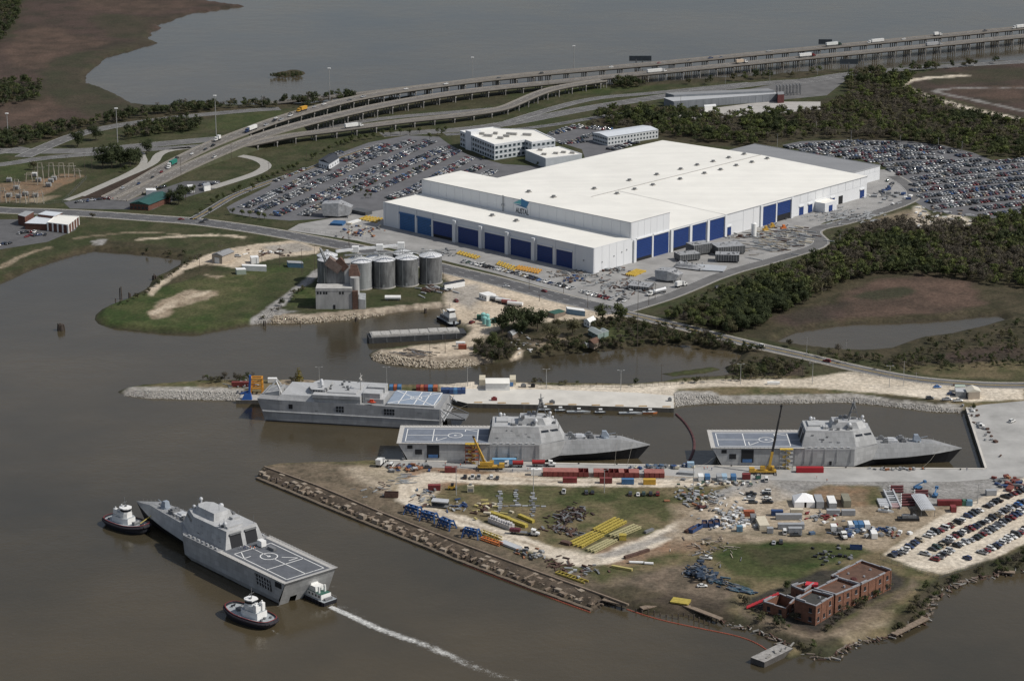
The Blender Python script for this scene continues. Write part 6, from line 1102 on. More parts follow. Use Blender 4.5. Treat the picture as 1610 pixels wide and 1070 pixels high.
for a in(('white box container with a dark end at the left of the red row',843,747.5,5.2,cwht,0.,2.6,3.2),('red container standing alone above the orange soil patch',708.7,742.8,6.06,cred),('maroon container beside scrap on the left sand track',682.6,770.8,6.06,cmar),('rusty brown open skip near the left sand track bend',615,782.3,6.6,rust,-.06),('maroon container in front of the long red row, leftmost of four',896,759.3,7,cmar),('dark red container in front of the long row, second of four',952.7,759.8,6.06,cred),('blue container with white door in front of the red row',987,761.3,6.06,cblu),('yellow container in front of the right end of the red row',1021.3,761.8,6.06,cyel),('pale blue box container at the quay edge behind the light pole',1086,735,3.4,M('pale_blue_paint',(.3,.42,.52),.6)),('long crimson trailer box alongside the right hand warship',1273.5,743,13.5,M('crimson_paint',(.36,.02,.028),.5,var=.1)),('sky blue long box trailer alongside the left hand warship',793,729.5,12,M('sky_blue_paint',(.16,.34,.52),.6,var=.1)),('rust orange container at the left of the cream container',1178,811.5,5,crst),('dark open ended container beside the rust orange one',1188.5,818,5.5,gear,HZ,2.5),('cream roofed big container standing end on',1206,826,12,sand_roof,HZ+.08,4.6),('navy container behind the long grey site cabin',1222,811,5.5,cblud),('cream topped container behind the long grey site cabin',1253,809,6,sand_roof),('long grey cabin, upper of the two in the gravel yard',1240.5,817,12.2,cgry),('long grey cabin, lower of the two in the gravel yard',1244,832,12.2,cgry),('grey box container in front of the lower long cabin',1250.5,838.5,6.2,cgry),('small grey box standing left of the white van',1211,838.5,2.8,cgry),('grey flat cabin, left of the pair right of the yard centre',1310.5,810,6.2,cgry),('grey flat cabin, right of the pair right of the yard centre',1334,810.5,6.4,cgry),('small blue grey box on the grass below the white tanks',1163,836,2.7,M('blue_grey_paint',(.12,.22,.30))),('white container, left end of the cluster by the works trucks',1315,833,4,cwht,HZ,2.6),('blue roofed container in the cluster by the works trucks',1357,829,5.5,cblu,HZ,2.5),('second blue container in the cluster by the works trucks',1349,829,5.5,cblu,HZ,2.5),('white container right of the two blue ones',1367,829,5.5,cwht,HZ,2.5),('tall white container standing nearest in the right cluster',1378.5,844,5,cwht,HZ,2.7),('white box container left of the blue containers',1342,829.5,5.5,cwht,HZ,2.5),('maroon long container lying across the gravel at the right',1494,795,12,cmar),('short maroon container set at right angles to the long one',1502.5,803,4,cmar,HZ,2.5),('green container joined to the maroon one',1516.5,795,2.6,cgrn),('blue grey container at the right end of the maroon row',1524,795.3,3,M('blue_grey_paint',(0,0,0))),('grey trailer box near the top of the sandy lot',1559,779,5,cgry,.12),('white container, first from the left in the row of bins',1105.6,754,5,cwht,HZ),('blue container, second from the left in the row of bins',1116,754,5,cblu,HZ),('pale grey container, third from the left in the row of bins',1134.5,754,5,cgry,HZ),('light blue container, fourth from left in the row of bins',1142.5,754,5,M('pale_blue_paint',(0,0,0)),HZ),('bright blue container, fifth from left in the row of bins',1157,754,5,cblu,HZ),('maroon container at the right end of the row of bins',1173.5,753.5,4,cmar,0),('tiny red hut on the barge spit shore',727,549,4.8,M('spit_red',(.25,.07,.04),.8,var=.2)),('white tank box standing behind the red spit hut',724,545,5.4,cwht),('teal green crate container by the spit oaks',781,508,6.5,M('dark_teal',(.05,.13,.12),.7)),('green skip container near the pushboat landing',754,502,3.5,cgrn)):
 lab,px,py,L,col=a[:5];ang=a[5]if len(a)>5 else 0.;W_=a[6]if len(a)>6 else 2.44;cbox(lab,px,py,L,col,ang,W_,a[7]if len(a)>7 else 2.6,cat='skip' if 'skip' in lab else('cabin' if 'cabin' in lab else 'container'),name='site_cabin' if 'cabin' in lab else('rubbish_skip' if 'skip' in lab else 'shipping_container'),open_top='open skip' in lab)
for px,py,lab,col,rc in((1293,793,'grey cabin standing end on right of the white tent',cgry,cgry),(1313,795,'white roofed cabin standing end on, middle of three',cgry,cwht),(1335.5,791.5,'olive cabin standing end on, right of three by the tent',olive,olive)):cbox(lab,px,py,10.5,col,HZ,3.5,3.4,'cabin','site_cabin',None,True,False,rc)
for i,(px,py,r_)in enumerate(((1112,826,0),(1122,826,0),(1131.5,824,0))):
 t=cbox(('left','middle','right')[i]+' of three blue open skips with rusty insides',px,py,5,cblud,HZ,2.4,2,'skip','rubbish_skip','three blue skips',False,True);q=MB();q.box(-2.4,2.4,-1.1,1.1,.4,1.3);part('scrap_load',q,[rust],t)
cbox('long blue skip lying askew at the left end of the scrap yard',1097,834,9,cblud,.95,2.4,1.8,'skip','rubbish_skip',None,False,True);cbox('rusty brown skip lying askew beside the blue one',1088,834,8,rust,.95,1.8,1.2,'skip','rubbish_skip',None,False,True);cbox('blue skip on the dirt track above the dark meadow',1346,864,5.4,cblud,-.1,2.4,1.7,'skip','rubbish_skip',None,False,True)
GP='containers standing on the pier behind the catamaran'
for i,(x,y,c,lab)in enumerate(((619,612.5,cblu,'pale blue'),(625,612.5,crst,'orange'),(631,612.5,cblu,'blue'),(661,613,cmar,'maroon'),(667,613,crst,'rust red'),(673,613,cmar,'dark red'),(680,613,cblu,'light blue'),(688,613,crst,'red'),(700,617,cblud,'navy'),(706.5,617,cblud,'navy'),(713,617.5,cblud,'navy'),(719.5,617.5,cblu,'blue'),(726,617.5,cblud,'navy'),(732,617,cblud,'navy'))):cbox(f'{lab} container on the pier behind the catamaran, {nth(i+1)} from the left',x,y,5,c,HZ,2.3,2.5,group=GP,ribs=False)
cbox('long red trailer on the rock jetty behind the blue crane',381,608,12,cred,0,2.5,2.6);cbox('white container on the scrubby end of the jetty',428,602,5,cwht)
# tent
tent=thing('marquee_tent','white pyramid roofed marquee tent on the gravel yard','tent',P(1265,797.5,GZ+.05));q=MB();q.frus([(-4.9,0),(4.9,0),(4.9,9.8),(-4.9,9.8)],2.7,[(-.9,4.3),(.9,4.3),(.9,5.5),(-.9,5.5)],5.4);part('canopy',q,[M('tent_fabric',(.80,.80,.79),.7,var=.03)],tent)
for a,b in(((-4.85,.05),(-.2,.05)),((.9,.05),(4.85,.05)),((4.85,.05),(4.85,9.75)),((4.85,9.75),(-4.85,9.75)),((-4.85,9.75),(-4.85,.05))):q=MB();q.bar((*a,1.36),(*b,1.36),.06,2.7);part('side_wall',q,[MATS['tent_fabric']],tent)
# cranes
cyl_y=M('crane_yellow',(.46,.28,.045),.5,var=.12);cblack=M('crane_black',(.02,.02,.022),.5,var=0)
def mobile_crane(label,p,ang,tip,black=False):
 t=thing('mobile_crane',label,'crane',p,ang);L=13.4;q=MB();q.box(-L/2,L/2,-1.35,1.35,1.0,1.9);q.box(L/2-2.6,L/2,-1.3,1.3,1.9,3.1);part('carrier',q,[cyl_y],t);q=MB();q.box(L/2-1.2,L/2+.04,-1.2,1.2,2.2,3.0);part('cab_windows',q,[glassd],t)
 for i in range(6):
  for s in(-1,1):part('wheel',LWH,None,t,(-L/2+1.3+i*2.15,s*1.1,.1))
 for x in(-L/2+.4,L/2-3.2):
  q=MB();q.box(x-.25,x+.25,-3.3,3.3,.8,1.2)
  for s in(-1,1):q.cyl(x,s*3.2,0,.9,.3,n=6)
  part('outrigger',q,[cblack],t)
 q=MB();q.cyl(-1,0,1.9,2.3,1.3,n=12);q.box(-4.6,.8,-1.3,.2,2.3,3.9);q.box(-5.6,-4.4,-1.4,1.4,2.3,3.8);part('turntable',q,[cyl_y],t);q=MB();q.box(-.6,1.4,.35,1.35,2.3,4.2);part('operator_cab',q,[cyl_y],t)
 a=Vector((-3.2,.1,3.6));b=Vector(tip);n=4
 for i in range(n):
  u0=a.lerp(b,i/n if i else 0);u1=a.lerp(b,(i+1)/n);w_=1.25-.2*i;q=MB();q.bar(u0,u1,w_,w_);part('boom_section',q,[cblack if(black and i>0)else cyl_y],t)
 q=MB();q.bar(b+Vector((-.3,0,.3)),b+Vector((.7,0,-.5)),.8);part('boom_head',q,[cblack],t);q=MB();q.tube(b+Vector((.6,0,-.4)),b+Vector((.6,0,-5)),.07,4);q.box(b.x+.35,b.x+.85,b.y-.2,b.y+.2,b.z-5.9,b.z-5);part('hook_block',q,[cblack],t);q=MB();q.tube((-1.2,.1,2.6),a.lerp(b,.28),.3,6);part('boom_ram',q,[greyp],t)
mobile_crane('yellow mobile crane with yellow boom beside the left moored warship',P(772,737,GZ+.08),0,(-8.8,1.5,16.5));mobile_crane('yellow mobile crane with tall black boom beside the right moored warship',P(1199,744,GZ+.08),math.pi,(-8.6,-2.5,34.5),True)
pon=thing('pontoon','flat concrete pontoon at the catamaran\'s bow','pontoon',P(398,632,0));q=MB();q.prism([(-9,-3),(10,-3),(17,24),(-2,24)],-.5,2.2,0,1);part('deck',q,[wallc,conc],pon)
bc=thing('dock_crane','blue dock crane with upright jib on the pontoon','crane',P(390,627,2.2));cbl=M('crane_blue',(.03,.10,.33),.5,var=.1)
q=MB();q.frus([(-3.4,-1.6),(2.2,-1.6),(2.2,1.6),(-3.4,1.6)],0,[(-1.6,-1),(1.6,-1),(1.6,1),(-1.6,1)],3.4);part('base',q,[cbl],bc);q=MB();q.bar((.8,0,3),(1.6,0,13.5),1.5,1.1);part('mast',q,[cbl],bc);q=MB();q.bar((-4,0,3),(1.2,0,5),.8);part('jib',q,[cbl],bc)
oc=thing('gantry_frame','orange steel gantry frame beside the blue dock crane','gantry',P(404,618,GZ));
q=MB()
for x in(-3.2,3.2):
 for y in(-2,2):q=MB();q.bar((x,y,0),(x*.9,y*.9,9),.8);part('leg',q,[M('gantry_orange',(.55,.25,.03),.6)],oc)
for z in(3.5,6.4,9):q=MB();q.bar((-3.4,-2,z),(3.4,-2,z),.7);q.bar((-3.4,2,z),(3.4,2,z),.7);q.bar((-3,-2,z),(-3,2,z),.6);q.bar((3,-2,z),(3,2,z),.6);part('crossbeam',q,[MATS['gantry_orange']],oc)
def stair_tower(label,p,frame):
 t=thing('stair_tower',label,'scaffolding',p);w_,d,h=6.6,2.6,10.5;yel=M('stair_yellow',(.5,.34,.04),.6)
 for x in(-w_/2,0,w_/2):
  for y in(0,d):q=MB();q.bar((x,y,0),(x,y,h),.22);part('post',q,[frame],t)
 for k in range(5):
  z=h*(k+1)/5;q=MB();q.box(-w_/2,w_/2,0,d,z-.12,z);part('landing',q,[frame if k<4 else yel],t);q=MB();s=1 if k%2 else-1;q.bar((-s*w_*.3,.5,z-h/5),(s*w_*.3,.5,z),.9,.25);q.bar((-s*w_*.3,.05,z-h/5+1),(s*w_*.3,.05,z+1),.12);part('stair_flight',q,[yel],t)
 q=MB()
 for k in range(5):z=h*k/5;q.bar((-w_/2,0,z),(0,0,z+h/5),.1);q.bar((w_/2,0,z),(0,0,z+h/5),.1)
 part('braces',q,[frame],t)
stair_tower('rust red scaffold stair tower beside the left moored warship',P(742,729.5,GZ+.06),M('scaffold_red',(.22,.07,.04),.7));stair_tower('grey scaffold tower with yellow stairs beside the right warship',P(1236,738,GZ+.06),greyp)
lorry('red tank lorry with white cab, facing left by the crane',P(815,733.5,GZ+.08),math.pi,'white',(.30,.025,.025),'tank',5);lorry('red tank lorry with white cab, facing right near the warship bow',P(846,732.5,GZ+.08),0,'white',(.30,.025,.025),'tank',6);lorry('white tractor lorry towing a maroon load on the sand track',P(815,839,GZ+.08),-.25,'white',(.10,.02,.03),'load',8);lorry('white lorry with short body at the left quay end',P(596,733,GZ+.08),1.3,'white',(.66,.66,.64),'box',3);lorry('white tank lorry on the yard road by the hall corner',P(1037,461,GZ+.1),.72+math.pi,'white',(.66,.67,.68),'tank',10);lorry('white box lorry behind the tank lorry on the yard road',P(1066,451.5,GZ+.1),.75,'white',(.68,.68,.66),'box',4);lorry('white truck with dark flatbed in the container cluster',P(1321,839,GZ+.08),-1.4,'white',(.1,.1,.1),'load',4)
for x,y,a,lab in((615.6,733,1.4,'white van with high roof at the left quay end'),(1205,755.5,1.45,'white van alone on the quay concrete'),(1233.5,838,1.5,'white van between the small grey box and the grey container'),(1373,838,1.3,'white van nearest the tall white container')):car(P(x,y,GZ+.08),a,'van','white',lab,None,True)
# generic yard gear ---------------------------------------------------------
def heap(name,label,cat,px,py,wx,wy,n,mats,L=(1,4),T=(.2,.5),hz=1.2,seed=0,along=None,group=None,partname='piece',line=None):
 r=random.Random(seed);t=thing(name,label,cat,P(px,py,GZ+.05),0,group)
 for i in range(n):
  x=r.gauss(0,wx/3);y=r.gauss(0,wy/3);k=r.uniform(-.5,.5);x,y=(x+line[0]*k,y+line[1]*k)if line else(x,y);a=r.uniform(0,math.pi)if along is None else along+r.gauss(0,.12);l=r.uniform(*L)/2;th=r.uniform(*T);z=th/2+r.random()*hz*max(0,1-abs(x)/wx*1.6);dz=r.gauss(0,.12)*l
  q=MB();q.bar((x-math.cos(a)*l,y-math.sin(a)*l,max(th/2,z-dz)),(x+math.cos(a)*l,y+math.sin(a)*l,max(th/2,z+dz)),th*r.uniform(.8,2.4),th);part(partname,q,[r.choice(mats)],t)
 return t
dorg=M('dull_orange',(.26,.115,.06),.8,var=.25);dblu=M('dull_blue',(.07,.11,.17),.8,var=.25);dred=M('dull_red',(.17,.055,.045),.8,var=.25);dgrn=M('dull_green',(.06,.10,.08),.8,var=.2)
scr=[galv,gear,rust,greyp];wd_s=[wood,M('pale_timber',(.38,.33,.26),.9,var=.2),gear];blk_s=[whitep,alum,greyp]
heap('scrap_heap','heap of rusty dark iron in the middle of the grass','scrap heap',895,812,11,16,110,[M('dark_rust',(.045,.028,.024),.9,var=.35),gear,M('dark_rust',(0,0,0))],(1.5,4.5),(.25,.5),1.8,1,line=(9,14));heap('scrap_heap','line of rusty pipes left of the yellow beams','scrap heap',886,834,7,7,70,[MATS['dark_rust'],rust,gear],(1.2,3.6),(.25,.5),1.3,2,line=(14,-9));heap('scrap_heap','grey scrap and sticks by the first bend of the sand track','scrap heap',602,768,12,16,26,scr+[wood],(1,4),(.15,.4),.8,3);heap('scrap_heap','mixed scrap beside the maroon container','scrap heap',672,779,14,18,34,scr+[dblu],(1,3.5),(.2,.6),1.3,4);heap('scrap_heap','dark machinery and boxes on the quay\'s left end','scrap heap',640,737,18,12,34,scr+[cblud,dorg],(1,3.2),(.4,1.1),1.6,5);heap('scrap_heap','grey flat steel plates below the quay\'s left end','scrap heap',638,753,8,10,14,[galv,greyp],(3,8),(.15,.3),.6,6,.1)
heap('scrap_heap','scattered grey scrap field left of the parked cars','scrap heap',1116,786,20,34,80,[whitep,greyp,galv,gear,wood],(.8,3),(.2,.7),.8,7);heap('tank_stack','pile of small white tanks behind the blue skips','tank pile',1152,814,15,16,46,blk_s,(1,2.4),(.5,1.1),1.4,8);heap('tank_stack','second pile of white tanks below the first','tank pile',1156,826,13,8,26,blk_s,(1,2.2),(.5,1.0),1.0,9);heap('timber_heap','heap of broken timber at the edge of the meadow','timber heap',1118,862,18,22,52,wd_s,(1.5,5),(.15,.4),1.1,10);heap('scrap_heap','clutter of small bins and machines below the row of containers','scrap heap',1137,759,24,7,52,[dgrn,whitep,greyp,greyp,gear,wood,cream],(.8,2),(.5,1.0),.6,11);heap('scrap_heap','dark blocks and orange bits at the edge of the grass','scrap heap',1085,783,14,16,34,[gear,dorg,gear,greyp,greyp],(1,3),(.4,.9),.9,12);heap('boom_wreck','collapsed dark blue crane boom lying on the dirt','crane wreck',1099,903,9,12,90,[M('wreck_blue',(.030,.048,.078),.7,var=.4),gear,MATS['wreck_blue']],(1.2,4),(.3,.8),4.2,13,line=(8,-6));heap('boom_wreck','long tail of the blue wreck lying toward the shore','crane wreck',1140,918,5,6,80,[MATS['wreck_blue'],M('wreck_teal',(.055,.10,.13),.7,var=.4),gear],(1.5,5),(.25,.6),2.2,14,-.6,line=(19,-19))
heap('scrap_heap','dark rusted plates beside the slipway, left heap','scrap heap',876,886,8,12,18,[rust,MATS['dark_rust']],(2,4),(.2,.5),.6,15);heap('scrap_heap','red rust plates beside the slipway, middle heap','scrap heap',889,893,10,12,18,[rust,MATS['dark_rust']],(2,5),(.2,.4),.4,16);heap('scrap_heap','grey and rusty odds by the yellow arched truss','scrap heap',922,899,12,16,22,scr,(1,4),(.3,.8),1,17);heap('scrap_heap','orange and black machine parts at the track\'s edge','scrap heap',823,869,8,10,18,[dorg,gear,cblack],(1,3),(.3,.8),1,18);heap('scrap_heap','black scrap further along the track\'s edge','scrap heap',843,874,8,8,16,[gear,cblack,greyp],(1,3),(.3,.8),.9,19);heap('scrap_heap','yellow and beige machine frames on the grass','scrap heap',762,801,13,16,30,[M('dull_yellow',(.42,.36,.14),.7,var=.2),cream,rust],(1.5,4),(.3,.8),1.6,20);heap('scrap_heap','bluish grey scrap near the long white crate trailer','scrap heap',720,797,12,12,24,[greyp,galv,cblud],(1,3.5),(.2,.5),.8,21);heap('scrap_heap','dark tyres and bits at the meadow\'s upper right','scrap heap',1303,874,16,16,24,[cblack,gear],(1,2.2),(.4,.9),.8,22);heap('scrap_heap','yard clutter around the grey flat cabins','scrap heap',1290,813,14,14,34,[whitep,gear,greyp,cmar],(.8,2.4),(.3,.9),1,23);heap('scrap_heap','machines and drums around the right container cluster','scrap heap',1352,836,30,10,50,[whitep,gear,cblud,greyp,dblu],(1,2.6),(.5,1.2),1.2,24);heap('scrap_heap','red and orange plant at the top of the sandy lot','scrap heap',1593,764,12,14,30,[dred,dorg,gear,gear,cblud],(1.5,4),(.5,1.2),1.6,25);heap('scrap_heap','red and blue drums beside the truck cluster','scrap heap',1398,838,7,8,14,[dred,gear,greyp],(1,2),(.5,1),1,26);heap('scrap_heap','equipment standing along the dock\'s east wall','scrap heap',1540,668,6,60,30,[gear,greyp,whitep,rust],(1,2.4),(.4,1),.8,27);heap('scrap_heap','drums and posts on the quay by the right ship\'s bow','scrap heap',1412,737.5,24,3,22,[greyp,gear,dorg],(.6,1.6),(.4,1.0),.8,28);heap('scrap_heap','blue trucks and gear on the quay below the bow','scrap heap',1035,735.5,34,5,36,[dblu,cblud,gear,greyp,cream],(1,3),(.5,1.3),1,29)
heap('scrap_heap','pipes and plates stored along the yard road, right part','steel stock',1330,340,40,34,120,[galv,gear,greyp],(2,7),(.3,.7),.6,30,.7);heap('scrap_heap','steel stock laid out beside the yard road bend','steel stock',1240,372,30,50,150,[galv,gear,greyp,rust,cream],(3,9),(.25,.6),.5,31,-.5);heap('scrap_heap','racks of plate between the modules and the road bend','steel stock',1205,384,30,44,100,[galv,greyp,MATS['pale_timber']],(4,11),(.2,.5),.4,32,-.45);heap('scrap_heap','steel frames lying before the hall corner','steel stock',983,451,34,40,110,[galv,gear,greyp,rust],(2,6),(.3,.6),.8,33);heap('scrap_heap','frames and trolleys stacked behind the roadside cars','steel stock',905,433,26,24,80,[galv,gear,wood],(2,5),(.3,.6),.7,34);heap('scrap_heap','grey pipe racks behind the left end of roadside cars','steel stock',690,397,20,18,40,[galv,gear,greyp],(2,6),(.3,.6),.7,35);heap('scrap_heap','clutter of red and blue gear left of the hall','scrap heap',572,364,26,26,50,[cblud,dorg,gear,cream,rust],(1,4),(.4,1),1,36);heap('scrap_heap','rusty rails and scrap on the peninsula gravel','scrap heap',430,398,24,14,26,[rust,MATS['dark_rust'],whitep],(2,5),(.4,.8),.8,37);heap('scrap_heap','debris heap on the grey rubble beyond the woods','scrap heap',1480,345,40,60,60,[whitep,greyp,wood],(2,5),(.4,1),.6,38);heap('scrap_heap','dark timber stack on the barge spit','timber heap',655,556,18,12,40,[wood,gear],(3,9),(.25,.4),.5,39,-.45);heap('scrap_heap','logs and planks beside the easternmost silo trailer','timber heap',683,456,16,16,40,[rust,greyp,wood],(3,7),(.4,.8),.8,40,-.7);heap('scrap_heap','debris under the trees of the spit','scrap heap',818,543,18,26,40,[wood,greyp,whitep],(1,4),(.2,.5),.6,41);heap('scrap_heap','dark gravel plant on the jetty behind the cranes','scrap heap',385,606,16,12,24,[greyp,gear,galv],(2,6),(.3,.7),1.2,42);heap('scrap_heap','red and grey gear on the apron by the far doors','scrap heap',1395,308,24,30,30,[gear,greyp,cblud,whitep],(2,5),(.6,1.6),1.2,43);heap('scrap_heap','blue and grey trolleys at the roadside corner','scrap heap',903,441,12,10,20,[gear,cblud,rust],(1.5,3),(.6,1.2),1.2,44)
heap('scrap_heap','tangled brown framing along the hall\'s right wall','scrap heap',1170,372,30,10,34,[gear,rust,galv],(1.5,4),(.4,.9),1,45);heap('scrap_heap','machine parts standing at the hall\'s front corner','scrap heap',965,425,18,8,26,[gear,rust,galv],(1,3),(.5,1.2),1.4,46)
# yellow and blue steelwork
yl=M('beam_yellow',(.37,.295,.06),.75,var=.3,scale=.8);yl2=M('faded_beam_yellow',(.36,.33,.18),.8,var=.15);bl_=M('frame_blue',(.025,.075,.20),.6,var=.15)
def beam_rack(label,c,n,mat,h=1.0,truss=True):
 A,B,C,D=[P(x,y,GZ+.05)for x,y in c];t=thing('beam_rack',label,'beams',(A+B+C+D)/4,0,'yellow lattice beams laid out on the grass');o=t.location
 for i in range(n):
  a=A.lerp(D,(i+.5)/n)-o;b=B.lerp(C,(i+.5)/n)-o;q=MB();w_=.32
  u=(b-a).normalized();nn=Vector((-u.y,u.x,0))*w_
  for s in(-1,1):
   q.bar(a+nn*s+Vector((0,0,h)),b+nn*s+Vector((0,0,h)),.35,.3);q.bar(a+nn*s+Vector((0,0,.15)),b+nn*s+Vector((0,0,.15)),.3,.25)
  k=max(4,int((b-a).length/1.6))
  for j in range(k):p0=a.lerp(b,j/k);p1=a.lerp(b,(j+1)/k);s=1 if j%2 else-1;q.bar(p0+nn*s+Vector((0,0,h)),p1-nn*s+Vector((0,0,h)),.25,.2);q.bar(p0-nn+Vector((0,0,.1 if j%2 else h)),p1-nn+Vector((0,0,h if j%2 else.1)),.16)
  part('beam',q,[mat],t)
beam_rack('bright yellow lattice beams, far left group',[(929.7,833),(965,814.5),(987.7,822),(952,840.5)],4,yl);beam_rack('bright yellow lattice beams, near left group',[(890.5,854.5),(929.7,837),(952,842.5),(916.6,862)],4,yl);beam_rack('faded yellow lattice beams, far right group',[(955,842.5),(995,825.5),(1010,831),(974,846)],3,yl2);beam_rack('faded yellow lattice beams, nearest group',[(920,865),(953,850),(973,850.5),(936,870)],3,yl2)
q=MB()
def girder(name,label,cat,a,b,w_,h,mat,truss=False,z=0,group=None):
 A=P(*a,GZ+.05);B=P(*b,GZ+.05);t=thing(name,label,cat,A,0,group);d=B-A;q=MB()
 if truss:
  n=Vector((-d.y,d.x,0)).normalized()*w_/2;k=max(4,int(d.length/2))
  for s in(-1,1):
   for zz in(.2,h):c=MB();c.bar(n*s+Vector((0,0,zz)),d+n*s+Vector((0,0,zz)),.32);part('chord',c,[mat],t)
  for j in range(k):
   p0=d*(j/k);p1=d*((j+1)/k)
   for s in(-1,1):q.bar(p0+n*s+Vector((0,0,.2 if j%2 else h)),p1+n*s+Vector((0,0,h if j%2 else.2)),.2)
   q.bar(p0+n+Vector((0,0,h)),p0-n+Vector((0,0,h)),.2)
  part('lacing',q,[mat],t)
 else:
  q.bar(Vector((0,0,h/2+z)),d+Vector((0,0,h/2+z)),w_,h);part('girder',q,[mat],t);c=MB();c.bar(Vector((0,0,h+z)),d+Vector((0,0,h+z)),w_*1.12,.15);part('flange',c,[mat],t)
 return t
for a,b,w_,h,m_,tr,lab in(((771,808),(801,818),2,1.5,yl,False,'long yellow box girder, upper left of the three'),((801,819),(828,829),2,1.5,yl,False,'yellow box girder continuing toward the white lorry'),((816,811.5),(839,821.5),1.6,1.3,yl,False,'yellow girder lying by itself further up the grass'),((757,838),(787,849.5),1.9,1.6,yl,True,'yellow lattice girder beside the sand track'),((758,847),(788,857.5),2.2,1.2,orange,True,'orange lattice girder in front of the yellow one'),((982,878),(1020,866),1.4,1.2,rust,False,'long dark rusty beam on the orange soil'),((962,891),(994,897),1.2,1.0,M('dull_yellow',(0,0,0)),False,'dull yellow beam attached to the dark machine'),((876,900),(922,916),2.6,.7,yl,True,'yellow arched truss lying beside the slipway'),((883,853),(897,856.5),2.4,1.2,rust,False,'dark red trolley at the end of the yellow beams'),((1014,838),(1027,833),1.4,1.0,gear,False,'short dark pipe right of the faded yellow beams'),((1056,944),(1084,948),5,.7,yl,False,'flat yellow plate on the dirt near the shore'),((789,853),(817,864),3.2,1.0,alum,False,'grey flat trailer with orange ends on the track\'s edge'),((1067,744),(1092,746),3,1.3,greyp,False,'long grey pallet stack on the quay below the light pole')):girder('steel_girder',lab,'girder',a,b,w_,h,m_,tr)
for i,(x,y,a)in enumerate(((650,808,-.5),(675,818,-.45),(702,829,-.7),(741,844,-.3))):
 L=8.0;t=thing('trestle_frame',('first','second','third','last')[i]+' blue steel trestle frame from the left along the sand track','steel frame',P(x,y,GZ+.05),a,'blue trestle frames in a row')
 for s in(-1,1):
  q=MB();q.bar((-L/2,s*2.6,0),(-L/2+.8,s*1.2,4.2),.4);q.bar((L/2,s*2.6,0),(L/2-.8,s*1.2,4.2),.6);part('leg',q,[bl_],t);q=MB();q.bar((-L/2+.5,s*1.2,4.2),(L/2-.6,s*1.2,3.5),.6);q.bar((-L/2+.1,s*1.35,2.2),(L/2-.3,s*1.35,1.8),.6);part('rail',q,[bl_],t);q=MB();[q.bar((-L/2+.5+k*1.3,s*1.3,4.0 if k%2 else.6),(-L/2+1.8+k*1.3,s*1.3,.6 if k%2 else 3.8),.45)for k in range(4)];part('brace',q,[bl_],t)
 for x_ in(-L/2+.8,0,L/2-.8):q=MB();q.bar((x_,-1.2,4.0),(x_,1.2,4.0),.6);part('top_beam',q,[bl_],t)
 q=MB();q.box(-L/2-1.2,-L/2+.2,-.8,.8,2.4,3.4);part('rusty_drum',q,[rust],t)
ct=girder('crate_trailer','long pale trailer stacked with crates beside the sand track','trailer',(771,819),(805,832),3.2,2.2,M('crate_grey',(.45,.43,.42),.8,var=.25,scale=.7));d_=P(805,832)-P(771,819)
for i in range(9):q=MB();p=d_*((i+.5)/9);q.box(p.x-.7,p.x+.7,p.y-1.2,p.y+1.2,2.2,2.8+random.random()*.6);part('crate',q,[MATS['crate_grey']],ct)
for x,y,n_,lab in((783,787,10,'left column of grey steel blocks in the open square'),(811,785,8,'middle column of grey steel blocks in the open square'),(836,789,12,'right column of grey steel blocks in the open square')):
 t=thing('block_stack',lab,'steel blocks',P(x,y,GZ+.05))
 for i in range(n_):q=MB();yy=-i*2.6*.9;x0=random.uniform(-1.2,.6);q.box(x0,x0+random.uniform(1.2,2.6),12-i*2.8-.8,12-i*2.8+.7,0,random.uniform(.3,.8));part('block',q,[random.choice([galv,greyp,gear,galvd])],t)
for i in range(1):t=thing('block_stack','bottom row of grey steel blocks closing the open square','steel blocks',P(808,796,GZ+.05));[part('block',(lambda y0:MB().box(-14+k*3,-12+k*3+random.random(),y0,y0+1.3,0,random.uniform(.25,.6)))(random.uniform(-1.6,.6)),[random.choice([galvd,greyp,gear])],t)for k in range(10)]
sh=thing('trailer_shed','silver half open trailer shed beside the sand track','shed',P(692,797,GZ+.05),-.25);q=MB();q.prism([(-4,-1.6),(4,-1.6),(4,1.6),(-4,1.6)],2.9,[3.4,3.4,3.9,3.9]);part('roof',q,[alum],sh);q=MB();q.box(-3.9,-3.7,-1.5,1.5,.6,3);q.box(-3.9,3.9,1.4,1.6,.6,3.3);part('wall',q,[gear],sh);q=MB();q.box(-3.9,3.9,-1.5,1.5,.5,.8);part('floor',q,[gear],sh)
gen=thing('generator','cream generator box with dark exhaust beside the grass','generator',P(740,773,GZ+.05));q=MB();q.box(-1.6,1.6,-1,1,.2,3.4);part('housing',q,[cream],gen);q=MB();q.cyl(0,.3,3.4,4.2,.7,n=8);part('exhaust',q,[gear],gen);q=MB();q.box(-1.2,1.2,-1.05,-1,.6,2);part('louvre',q,[gear],gen)
ml=thing('loader','yellow and black loader by the maroon container','loader',P(711,769,GZ+.05));q=MB();q.box(-2,1.2,-1,1,.6,1.8);part('body',q,[cyl_y],ml);q=MB();q.box(-.6,.8,-.8,.8,1.8,3.2);part('cab',q,[cblack],ml);q=MB();q.box(1.6,2.4,-1.2,1.2,.2,1.2);part('bucket',q,[gear],ml);[part('wheel',LWH,None,ml,(x,s*.9,.1))for x in(-1.2,.9)for s in(-1,1)]
yb=thing('yellow_winch','bright yellow bin on the end of the beam racks','bin',P(979,848,GZ+.05));q=MB();q.box(-1.6,1.6,-1.3,1.3,0,2.6);part('bin',q,[yl],yb);q=MB();q.box(-1.7,1.7,-1.4,1.4,2.4,2.7);part('rim',q,[yl],yb)
